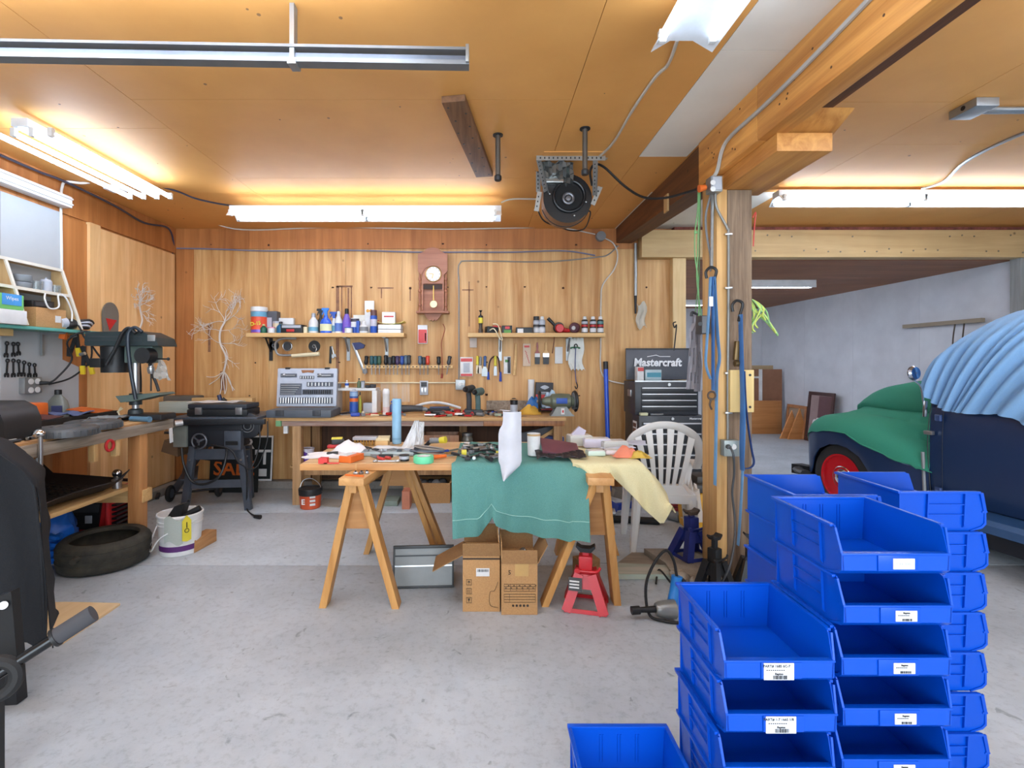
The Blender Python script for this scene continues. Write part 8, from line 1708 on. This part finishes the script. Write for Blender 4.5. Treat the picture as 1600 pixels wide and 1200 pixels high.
def add_label(t, big, k):
    b = B(); h = .040 if big else .026; w = .072 if big else .052; z = .040; b.box(-.01 if not big else -.04, (-.01 if not big else -.04)+w, -.0055, -.0032, z-h/2, z+h/2, .0008); lb_ = part(b, 'label', LAB, t)
    x0 = -.01 if not big else -.04
    if k is None: text('3-16 300', .010, M('ink_faint', (170, 174, 190), .7, kind='flat'), lb_, 'lettering', (x0+w*.45, -.0058, z), ext=.0002); return
    if big:
        text(k, .0085, INK, lb_, 'lettering', (x0+w*.42, -.0058, z+h*.33), ext=.0002, bold=.0002)
        b = B()
        for q in range(9): b.box(x0+w*(.08+.07*q), x0+w*(.08+.07*q)+.0032, -.006, -.0054, z+h*.07, z+h*.12)
        part(b, 'small_print', INK, lb_, kind='stuff')
    text('Raymo', .007 if big else .006, INK, lb_, 'lettering', (x0+w*.5, -.0058, z+(-h*.13 if big else h*.30)), ext=.0002, bold=.0003)
    if not big:
        b = B()
        for q in range(6): b.box(x0+w*(.1+.09*q), x0+w*(.1+.09*q)+.0035, -.006, -.0054, z+h*.04, z+h*.11)
        part(b, 'small_print', INK, lb_, kind='stuff')
    b = B(); r2 = random.Random(len(bpy.data.objects)); x = x0+w*.3
    while x < x0+w*.76:
        q = r2.choice((.0008, .0012, .0018)); b.box(x, x+q, -.0062, -.0054, z-h*.44, z-h*.22); x += q+r2.choice((.0008, .0014))
    part(b, 'barcode', INK, lb_, kind='stuff')
proto = make_bin(); used = [0]; NB = ['topmost', 'second', 'third', 'fourth', 'fifth', 'sixth', 'seventh', 'lowest']
def stack(n, x, y, rz, desc, labels, big=False):
    for i in range(n):
        lab = 'blue plastic stacking bin, '+(NB[i] if i < n-1 else 'lowest')+('' if i == 0 or i == n-1 else ' from top')+' of the '+desc
        z = .001+(n-1-i)*BP; jx = (.004*sin(i*2.3), .003*cos(i*1.7))
        if not used[0]: o = proto; used[0] = 1; o.location = (x+jx[0], y+jx[1], z); o.rotation_euler = (0, 0, rz); o['label'] = lab
        else: o = dup(proto_clean, (x+jx[0], y+jx[1], z), rz, lab)
        objs.append((o, labels[i] if i < len(labels) else 0, big))
objs = []; proto_clean = proto
stack(6, (.573+.852)/2, 1.19, 0, 'nearest stack', ['PART# 1685 6C-7', 'PART# 1-7 1665 1/8', 'PART# 1685 6C-9', 'PART# 1685 7A', 'PART# 1685 7B', 'PART# 1685 7C'], True)
stack(8, (.866+1.145)/2, 1.208, 0, 'middle labelled stack', [None, 'a', 'b', 'c', 'd', 'e', 'f', 'g'])
stack(8, 1.222, 1.643, R(90), 'stack behind the middle one', [])
stack(8, 1.573, 1.683, R(90), 'right hand stack turned sideways', [])
stack(3, (.244+.523)/2, 1.128, 0, 'short stack at the bottom picture edge', [])
for o, k, big in objs:
    if k != 0: add_label(o, big, k)
# ================================================================== ceiling fittings
t = T('ceiling_plank', 'rough brown plank screwed flat to the ceiling', 'plank', (-.06, 3.4, 2.86)); m4 = Matrix.Translation((-.16+.0, 2.80, 2.86)) @ Euler((0, 0, -.16)).to_matrix().to_4x4()
b = B(); b.X = m4; b.box(-.065, .07, 0, 1.15, -.0, .038, .003); part(b, 'plank', M('plank_brown', (132, 92, 60), .75, kind='rough', col2=(96, 64, 40), axis='y'), t)
b = B(); b.X = m4
for i in range(14): b.cyl((-.04+.08*(i % 2)+.01*sin(i), .06+.08*i, -.002), (-.04+.08*(i % 2)+.01*sin(i), .06+.08*i, .004), .007, n=7)
part(b, 'screw_holes', IRON, t, kind='stuff')
for k, (px, Y, y1, lab) in enumerate(((778, 3.29, 281, 'dark steel rod hanging from the ceiling beside the brown plank'), (914, 3.2, 272, 'dark steel rod hanging from the ceiling in front of the blower'))):
    x = PX(px, Y); t = T('hanging_rod', lab, 'rod', (x, Y, PZ(y1, Y)), 0, 'steel rods hanging from the ceiling')
    b = B(); b.cyl((x, Y, PZ(y1, Y)), (x, Y, 2.899), .017, n=12); part(b, 'rod', M('rod_steel', (110, 106, 100), .4, .7), t)
    b = B(); b.lathe([(.02, 0), (.024, .006), (.024, .03), (.018, .036)], (x, Y, PZ(y1, Y)-.006), 12); part(b, 'end_cap', IRON, t)
    b = B(); b.cyl((x, Y, 2.892), (x, Y, 2.899), .034, n=14); part(b, 'flange', IRON, t)
# blower
BYF = 3.85; s = BYF/F
def bp(px, py, Y=BYF): return V(P(px, py, Y))
t = T('blower_fan', 'black centrifugal blower in an angle iron frame on the ceiling', 'blower', (PX(888, BYF), BYF+.1, PZ(345, BYF)))
c = bp(887, 310); BB = M('blower_black', (24, 25, 28), .3)
b = B()
pr2_ = [(c.x+38*s*cos(a), c.z+38*s*sin(a)) for a in [pi*1.0+k*pi*1.55/26 for k in range(27)]]+[(c.x+8*s, c.z+38*s), (c.x-10*s, c.z+27*s), (c.x-38*s, c.z+27*s)]
b.prism(pr2_, BYF, BYF+.01, 'y'); part(b, 'front_plate', BB, t)
b = B(); b.prism([(c.x+(x-c.x)*.96, c.z+(z-c.z)*.96) for x, z in pr2_], BYF+.011, BYF+.20, 'y'); part(b, 'scroll_housing', M('blower_tan', (150, 110, 80), .5, .3), t)
b = B(); b.torus((c.x+2*s, BYF-.012, c.z+3*s), 24*s, .012, (0, 1, 0), 36, 8); part(b, 'inlet_ring', BB, t)
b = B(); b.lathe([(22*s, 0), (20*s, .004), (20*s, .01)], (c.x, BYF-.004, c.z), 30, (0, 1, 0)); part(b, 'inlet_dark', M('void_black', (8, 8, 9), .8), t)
b = B(); b.lathe([(.001, 0), (4*s, .002), (5*s, .02)], (c.x, BYF-.04, c.z-2*s), 20, (0, 1, 0)); b.torus((c.x, BYF-.03, c.z-2*s), 7.5*s, .012, (0, 1, 0), 24, 8); part(b, 'motor_hub', M('hub_pewter', (120, 120, 124), .35, .6), t)
for a in (2.9, -.2, 1.1, -1.2):
    q = c+V((29*s*cos(a), -.005, 29*s*sin(a))); b = B(); b.ball(q, (.008, .006, .008), 6); part(b, 'screw', STEEL, t)
b = B(); b.tube([(c.x+39*s*cos(a), BYF+.1, c.z+39*s*sin(a)) for a in [pi*1.1+k*pi*.8/14 for k in range(15)]], .004, 5); part(b, 'wire_loop', BLK, t)
AL = M('slotted_angle', (170, 170, 166), .4, .8)
for p, q in ((bp(838, 247, 3.62), bp(946, 247, 3.62)), (bp(841, 247, 3.62), bp(853, 299, 3.84)), (bp(930, 250, 3.62), bp(929, 305, 3.84)), (bp(843, 300, 3.84), bp(838, 330, 3.84)), (bp(938, 292, 3.84), bp(926, 320, 3.84)), (bp(841, 256, 3.9), bp(841, 300, 4.0))):
    b = B(); b.bar(p, q, .035, .004, (0, 1, 0)); b.bar(p+V((.016, .016, 0)), q+V((.016, .016, 0)), .004, .034, (0, 1, 0)); part(b, 'angle_iron', AL, t)
    b = B(); n = int((q-p).length/.03)
    for k in range(1, n): w_ = p+(q-p)*k/n; b.cb(w_+V((-.002, -.003, 0)), (.009, .004, .012))
    part(b, 'slots', IRON, t, kind='stuff')
g = [[bp(846+50*j/9, 253+38*i/7, 3.66+.2*i/7)+V((0, .02*sin(j*2.1+i*1.3), .012*sin(j*1.3+i*2.2))) for j in range(10)] for i in range(8)]
b = B(); b.sheet(g, .004); part(b, 'foil_duct', M('duct_foil', (150, 152, 150), .25, .85), t, ang=15)
b = B(); b.bar(bp(850, 282, 3.82), bp(880, 282, 3.82), .06, .05, (0, 0, 1), .006); part(b, 'foil_box', MATS['duct_foil'], t)
b = B(); b.bar(bp(846, 250, 3.7), bp(940, 250, 3.7), .3, .008, (0, 0, 1)); part(b, 'mount_board', TAN, t)
cable('blower_wire', 'black cord from the blower to the outlet at the beam', [bp(925, 290, 3.8), bp(922, 268, 3.75), bp(930, 257, 3.7), bp(945, 262, 3.65), bp(975, 290, 3.6), bp(1005, 308, 3.5), bp(1040, 309, 3.4), bp(1075, 300, 3.3), bp(1096, 294, 3.2)], .009, BLK, 7)
cable('loop_wire', 'thin black wire looping below the blower to the wall', [bp(838, 322, 4.0), bp(850, 345, 4.05), bp(875, 353, 4.1), bp(898, 345, 4.1), bp(920, 330, 4.05), bp(921, 340, 4.1), bp(912, 358, 4.3), bp(890, 360, 4.4), bp(870, 352, 4.3)], .006, BLK, 7)
cable('lamp_cable', 'white cable running across the ceiling from the top lamp to the blower', [(PX(1052, 2.35), 2.30, 2.885), (PX(1044, 2.5), 2.5, 2.893), (PX(1020, 2.65), 2.62, 2.893), (PX(985, 3.0), 2.95, 2.893), (PX(958, 3.4), 3.38, 2.893), (PX(934, 3.66), 3.62, 2.89)], .009, M('cable_grey_w', (190, 180, 165), .5), 6)
cable('lamp_cable', 'thin cable from the long twin light toward the blower', [(PX(783, 4.5), 4.5, 2.84), (PX(800, 4.5), 4.5, 2.87), (PX(838, 4.5), 4.5, 2.87)], .007, CABW)
# garage door track
t = T('door_track', 'galvanized overhead door track across the upper left', 'track', (-1.2, 2.1, 2.66)); a0, a1 = V((PX(-60, 2.06), 2.06, 0)), V((PX(733, 2.12), 2.12, 0))
TRK = M('track_steel', (128, 130, 132), .55, .5)
for z, h, d, m in ((2.66, .018, .05, TRK), (2.678, .04, .012, M('track_blue', (112, 122, 136), .4, .6)), (2.718, .012, .05, TRK)):
    b = B(); b.bar(a0+V((0, 0, z)), a1+V((0, 0, z)), d, h, (0, 0, 1)); part(b, 'track_rail', m, t)
b = B(); b.box(PX(455, 2.1), PX(462, 2.1), 2.08, 2.12, 2.65, 2.899); b.box(PX(453, 2.1), PX(466, 2.1), 2.07, 2.13, 2.64, 2.66); part(b, 'hanger_strap', GALV, t)
b = B(); b.box(PX(728, 2.12), PX(733, 2.12), 2.08, 2.15, 2.655, 2.728, .002); part(b, 'end_stop', GALV, t)
# boxes and cables on the beam and the right ceiling
t = T('beam_outlet', 'grey outlet box with orange plug at the beam above the post stud', 'outlet', (PX(1111, 3.15), 3.15, PZ(302, 3.15))); x0, x1 = PX(1104, 3.16), PX(1122, 3.16)
b = B(); b.box(x0, x1, 3.10, 3.175, PZ(303, 3.15), PZ(279, 3.15), .005); part(b, 'box', GALV, t)
b = B(); b.box(x0+.008, x1-.008, 3.094, 3.0995, PZ(301, 3.15), PZ(281, 3.15)); part(b, 'cover_plate', LGR, t)
for z in (286, 296):
    b = B(); b.cyl((PX(1113, 3.1), 3.09, PZ(z, 3.1)), (PX(1113, 3.1), 3.0935, PZ(z, 3.1)), .016, n=12); part(b, 'socket', WHT, t)
b = B(); b.cyl(P(1092, 295, 3.14), P(1103, 293, 3.14), .024, .016, n=12); part(b, 'orange_plug', ORG, t)
cable('beam_cable', 'grey armoured cable running along the wood beam down to the outlet box', [(1.478, 1.2, 2.90-.06), (1.478, 1.7, 2.80), (1.478, 2.2, 2.76), (1.478, 2.6, 2.74), (1.478, 2.95, 2.74), (1.476, 3.06, 2.70), (1.476, 3.12, 2.60), P(1112, 280, 3.14)], .012, M('cable_pewter', (184, 180, 172), .5), 7)
t = T('post_conduit', 'flexible metal conduit running down the face of the post to its outlet', 'conduit', (PX(1138, 3.17), 3.17, 1.0))
b = B(); pts = smooth_path([P(1118, 303, 3.15), P(1120, 325, 3.15), P(1136, 356, 3.16), P(1138, 370, 3.165), P(1138, 480, 3.165), P(1137, 600, 3.165), P(1137, 687, 3.165)], 14); b.tube(pts, .008, 8); part(b, 'conduit', M('conduit_dull', (140, 138, 132), .5, .5), t)
for y in (366, 450, 583, 645):
    b = B(); b.cb(P(1138, y, 3.163), (.045, .02, .012), None, .002); part(b, 'strap', STEEL, t)
t = T('post_outlet', 'metal outlet box with cord on the front of the post', 'outlet', (PX(1140, 3.15), 3.15, PZ(712, 3.15))); x0, x1 = PX(1128, 3.15), PX(1153, 3.15)
b = B(); b.box(x0, x1, 3.12, 3.178, PZ(712, 3.15), PZ(687, 3.15), .006); part(b, 'box', M('outlet_sage', (160, 168, 164), .4, .3), t)
for px in (1137, 1146):
    b = B(); b.cyl(P(px, 698, 3.117), P(px, 698, 3.12), .018, n=14); part(b, 'socket', WHT, t)
b = B(); b.cyl(P(1138, 698, 3.116), P(1140, 699, 3.08), .016, .012, n=10); b.tube([P(1141, 699, 3.08), P(1146, 712, 3.06), P(1147, 740, 3.08), P(1144, 770, 3.09), P(1148, 810, 3.08), P(1147, 850, 3.0), P(1138, 890, 2.95), PF(1118, 925, .01)], .007, 7, 7); part(b, 'cord', M('cord_slate', (66, 68, 70), .5), t)
t = T('stud_conduit', 'second metal conduit with thin wire hanging left of the post stud', 'conduit', (PX(1112, 3.3), 3.3, 1.9))
b = B(); b.tube([P(1113, 303, 3.17), P(1113, 330, 3.22), P(1112.5, 420, 3.24)], .011, 8, 4); part(b, 'conduit', GALV, t); b = B(); b.tube([P(1111, 303, 3.2), P(1103, 335, 3.24), P(1104, 365, 3.26), P(1110, 400, 3.26), P(1110, 424, 3.26)], .007, 6, 6); part(b, 'thin_wire', GRY, t)
def strap(name, label, pths, mats_, hook, r=.02, extra=None):
    t = T(name, label, 'strap', hook)
    for pts, m, w_ in zip(pths, mats_, extra or [r]*9):
        b = B(); b.tube([V(p) for p in pts], w_, 8, 7, flat=.004); part(b, 'webbing', m, t)
    b = B(); h = V(hook); b.tube([h+V((-.035, 0, -.02)), h+V((-.04, 0, .02)), h+V((-.01, 0, .05)), h+V((.025, 0, .03)), h+V((.012, 0, -.03)), h+V((-.005, -.01, -.08))], .009, 7, 6); part(b, 'hook', BLK, t); return t
SB = M('strap_blue', (112, 166, 214), .7); SB2 = M('strap_royal', (70, 122, 184), .7); SB3 = M('strap_dark', (40, 66, 120), .7)
t = strap('ratchet_strap', 'bundle of light blue ratchet straps hanging on the post stud', [[P(1110, 433, 3.14), P(1108, 480, 3.14), P(1104, 540, 3.13), P(1103, 570, 3.13), P(1110, 592, 3.13)], [P(1113, 433, 3.13), P(1114, 500, 3.12), P(1114, 610, 3.12)], [P(1116, 433, 3.14), P(1121, 520, 3.13), P(1124, 560, 3.13), P(1120, 590, 3.14), P(1119, 660, 3.14), P(1117, 758, 3.15)]], [SB, SB2, SB], P(1113, 430, 3.14), .02, [.02, .024, .022])
b = B(); b.cb(P(1111, 471, 3.10), (.024, .006, .06)); part(b, 'tag', PAPER, t)
b = B(); b.torus(P(1112, 618, 3.12), .024, .006, (0, 1, 0), 16, 6); b.tube([P(1112, 622, 3.12), P(1109, 632, 3.12), P(1112, 640, 3.12)], .006, 6, 4); part(b, 'end_hook', RUST, t)
t = strap('ratchet_strap', 'long blue strap hanging on the timber post face, looped end low', [[P(1157, 492, 3.12), P(1158, 540, 3.10), P(1160, 620, 3.09), P(1159, 700, 3.08), P(1160, 735, 3.07)], [P(1155, 492, 3.13), P(1160, 580, 3.1), P(1163, 660, 3.08), P(1160, 740, 3.07), P(1157, 800, 3.08), P(1153, 852, 3.08)], [P(1163, 580, 3.1), P(1166, 640, 3.09), P(1174, 700, 3.08), P(1178, 722, 3.07), P(1172, 731, 3.07), P(1161, 732, 3.07)]], [SB2, SB, SB3], P(1154, 482, 3.13), .02, [.028, .016, .012])
b = B(); b.cb(P(1151, 548, 3.13), (.03, .03, .12), (0, .1, 0), .006); b.cyl(P(1148, 568, 3.13), P(1154, 568, 3.13), .02); part(b, 'ratchet', M('ratchet_brass', (120, 96, 60), .4, .6), t)
b = B(); b.box(PX(1140, 3.14), PX(1177, 3.14), 3.13, 3.165, PZ(644, 3.14), PZ(578, 3.14), .003); t = T('post_block', 'pale pine block fixed across the timber post behind the blue strap', 'block', (PX(1158, 3.14), 3.15, 1.1)); part(b, 'block', M('pine_pale', (224, 196, 134), .6, kind='wood', col2=(206, 172, 108), axis='z'), t)
b = B()
for y in (586, 636): b.cyl(P(1172, y, 3.126), P(1172, y, 3.131), .008, n=8)
part(b, 'screws', IRON, t, kind='stuff')
t = T('rope_coil', 'lime yellow rope loops hanging on the right side of the post', 'rope', (PX(1182, 3.3), 3.3, 1.5)); LIME = M('rope_lime', (206, 220, 110), .6)
for k in range(7):
    b = B(); e = ((1215, 524), (1212, 520), (1180, 518), (1176, 520), (1196, 500), (1184, 512), (1206, 512))[k]; b.tube([P(1175, 468, 3.28), P(1184+2*k, 478+k, 3.26), P(e[0]-4, e[1]-8, 3.24), P(e[0], e[1], 3.24), P(e[0]-5, e[1]-6, 3.25), P(1182-k, 485, 3.28), P(1174, 470, 3.29)], .005, 6, 6); part(b, 'rope_loop', LIME if k % 3 else M('rope_green', (140, 190, 120), .6), t)
t = T('green_string', 'thin green string loop hanging from the beam left of the post', 'string', (PX(1092, 3.25), 3.25, 1.7)); GS = M('string_green', (110, 160, 100), .6)
for p in ([P(1091, 298, 3.2), P(1090, 330, 3.22), P(1086, 362, 3.22), P(1086, 400, 3.22), P(1091, 440, 3.22), P(1092, 494, 3.22)], [P(1093, 298, 3.2), P(1092, 340, 3.22), P(1090, 400, 3.22), P(1089, 440, 3.22), P(1096, 494, 3.22)]):
    b = B(); b.tube(p, .004, 5, 6); part(b, 'strand', GS, t)
b = B(); b.cb(P(1087, 363, 3.22), (.02, .012, .016), None, .004); part(b, 'knot', GS, t)
t = T('control_box', 'dark grey control box with knob hanging on the green string', 'control', (PX(1097, 3.25), 3.25, PZ(524, 3.25)))
b = B(); b.box(PX(1091, 3.25), PX(1105, 3.25), 3.2, 3.29, PZ(522, 3.25), PZ(494, 3.25), .004); part(b, 'box', DGR, t)
b = B(); b.box(PX(1091, 3.25)+.003, PX(1105, 3.25)-.02, 3.195, 3.1995, PZ(521, 3.25), PZ(495, 3.25)); part(b, 'face', GRY, t)
b = B(); b.cyl(P(1094, 506, 3.195), P(1094, 506, 3.175), .012); part(b, 'knob', BLK, t)
t = T('plastic_sleeve', 'long smoky plastic sleeves hanging beside the tool chest', 'sleeve', (PX(1083, 3.6), 3.6, PZ(610, 3.6))); SLV = M('sleeve_smoke', (176, 172, 178), .25, trans=.3, kind='flat')
for k, (a, c_, y0, y1) in enumerate(((1079, 1091, 492, 608), (1088, 1098, 500, 612))):
    g = [[(PX(a-6*i/9*(1-k)+(c_-a)*j/6+(4 if i < 2 else 0), 3.6), 3.6+.03*k+.012*sin(j*2+i*.9), PZ(y0+(y1-y0)*i/9, 3.6)) for j in range(7)] for i in range(10)]
    b = B(); b.sheet(g, .003); part(b, 'sleeve', SLV, t, ang=60)
b = B(); b.tube([P(1086, 491, 3.6), (1.57, 3.6, 2.0), (1.58, 3.6, 2.655)], .004, 5); part(b, 'hang_string', GS, t)
b = B(); b.tube([P(1080, 494, 3.6), P(1082, 488, 3.6), P(1090, 492, 3.6)], .01, 7, 4); part(b, 'top_clip', DGR, t)
cable('stud_wire', 'black wire loop hanging on the pale wall stud', [P(1056, 503, 5.44), P(1052, 505, 5.44), P(1054, 512, 5.44), P(1057, 508, 5.44), P(1055, 530, 5.44), P(1053, 548, 5.44)], .007, BLK)
b = B(); b.cyl(P(1102, 610, 4.3), P(1102, 780, 4.3), .03, n=12); one(b, 'grey_pole', M('pole_grey', (150, 154, 156), .5), 'grey pole standing behind the post, right of the tool chest', 'pole')
t = T('shim_block', 'short pale wood shim on the dark beam left of the outlet', 'shim', (1.49, 3.9, 2.66)); b = B(); b.box(1.498, 1.511, 4.02, 4.1, 2.62, 2.76); part(b, 'shim', PINE, t)
cable('red_wire', 'thin red wire hanging by the right edge of the post top', [P(1176, 340, 3.18), P(1181, 332, 3.19), P(1179, 352, 3.18), P(1177, 385, 3.18)], .004, M('wire_red', (206, 70, 60), .5))
t = T('ceiling_box', 'galvanized ceiling box at the upper right with conduit', 'junction box', (PX(1517, 2.9), 2.9, 2.84)); b = B(); X = PX(1517, 2.92); b.box(X-.065, X+.065, 2.82, 2.99, 2.85, 2.899, .004); part(b, 'box', GALV, t)
b = B(); b.cyl((X-.067, 2.9, 2.875), (X-.063, 2.9, 2.875), .014, n=10); part(b, 'knockout', IRON, t)
for k in range(2):
    b = B(); b.tube([(X+.065, 2.9+.04*k, 2.875), (X+.25, 2.92+.03*k, 2.88), (X+.8, 2.9+.03*k, 2.88)], .013, 8, 5); part(b, 'conduit', GALV, t)
cable('fixture_cable', 'metal cable from the right ceiling to the long light over the truck', [(PX(1448, 4.2), 4.25, 2.875), (PX(1466, 4.15), 4.1, 2.886), (PX(1500, 3.75), 3.72, 2.886), (PX(1560, 3.4), 3.4, 2.886), (PX(1640, 3.1), 3.1, 2.886)], .011, GALV, 6)
cable('lamp_wire', 'dark cord from the corner light to the long twin light', [P(243, 290, 4.3), P(256, 293, 4.3), P(280, 300, 4.35), P(305, 310, 4.4), P(340, 318, 4.45), P(368, 322, 4.5)], .008, M('cord_navy', (46, 48, 66), .5))
t = T('ceiling_box', 'small white box beside the corner light, upper left', 'junction box', (PX(182, 4.3), 4.3, 2.86)); b = B(); b.box(PX(168, 4.25), PX(190, 4.25), 4.2, 4.32, 2.86, 2.899, .004); part(b, 'box', FIXW, t); b = B(); b.cyl((PX(178, 4.25), 4.26, 2.853), (PX(178, 4.25), 4.26, 2.8595), .03, n=14); part(b, 'cover', WHT, t)
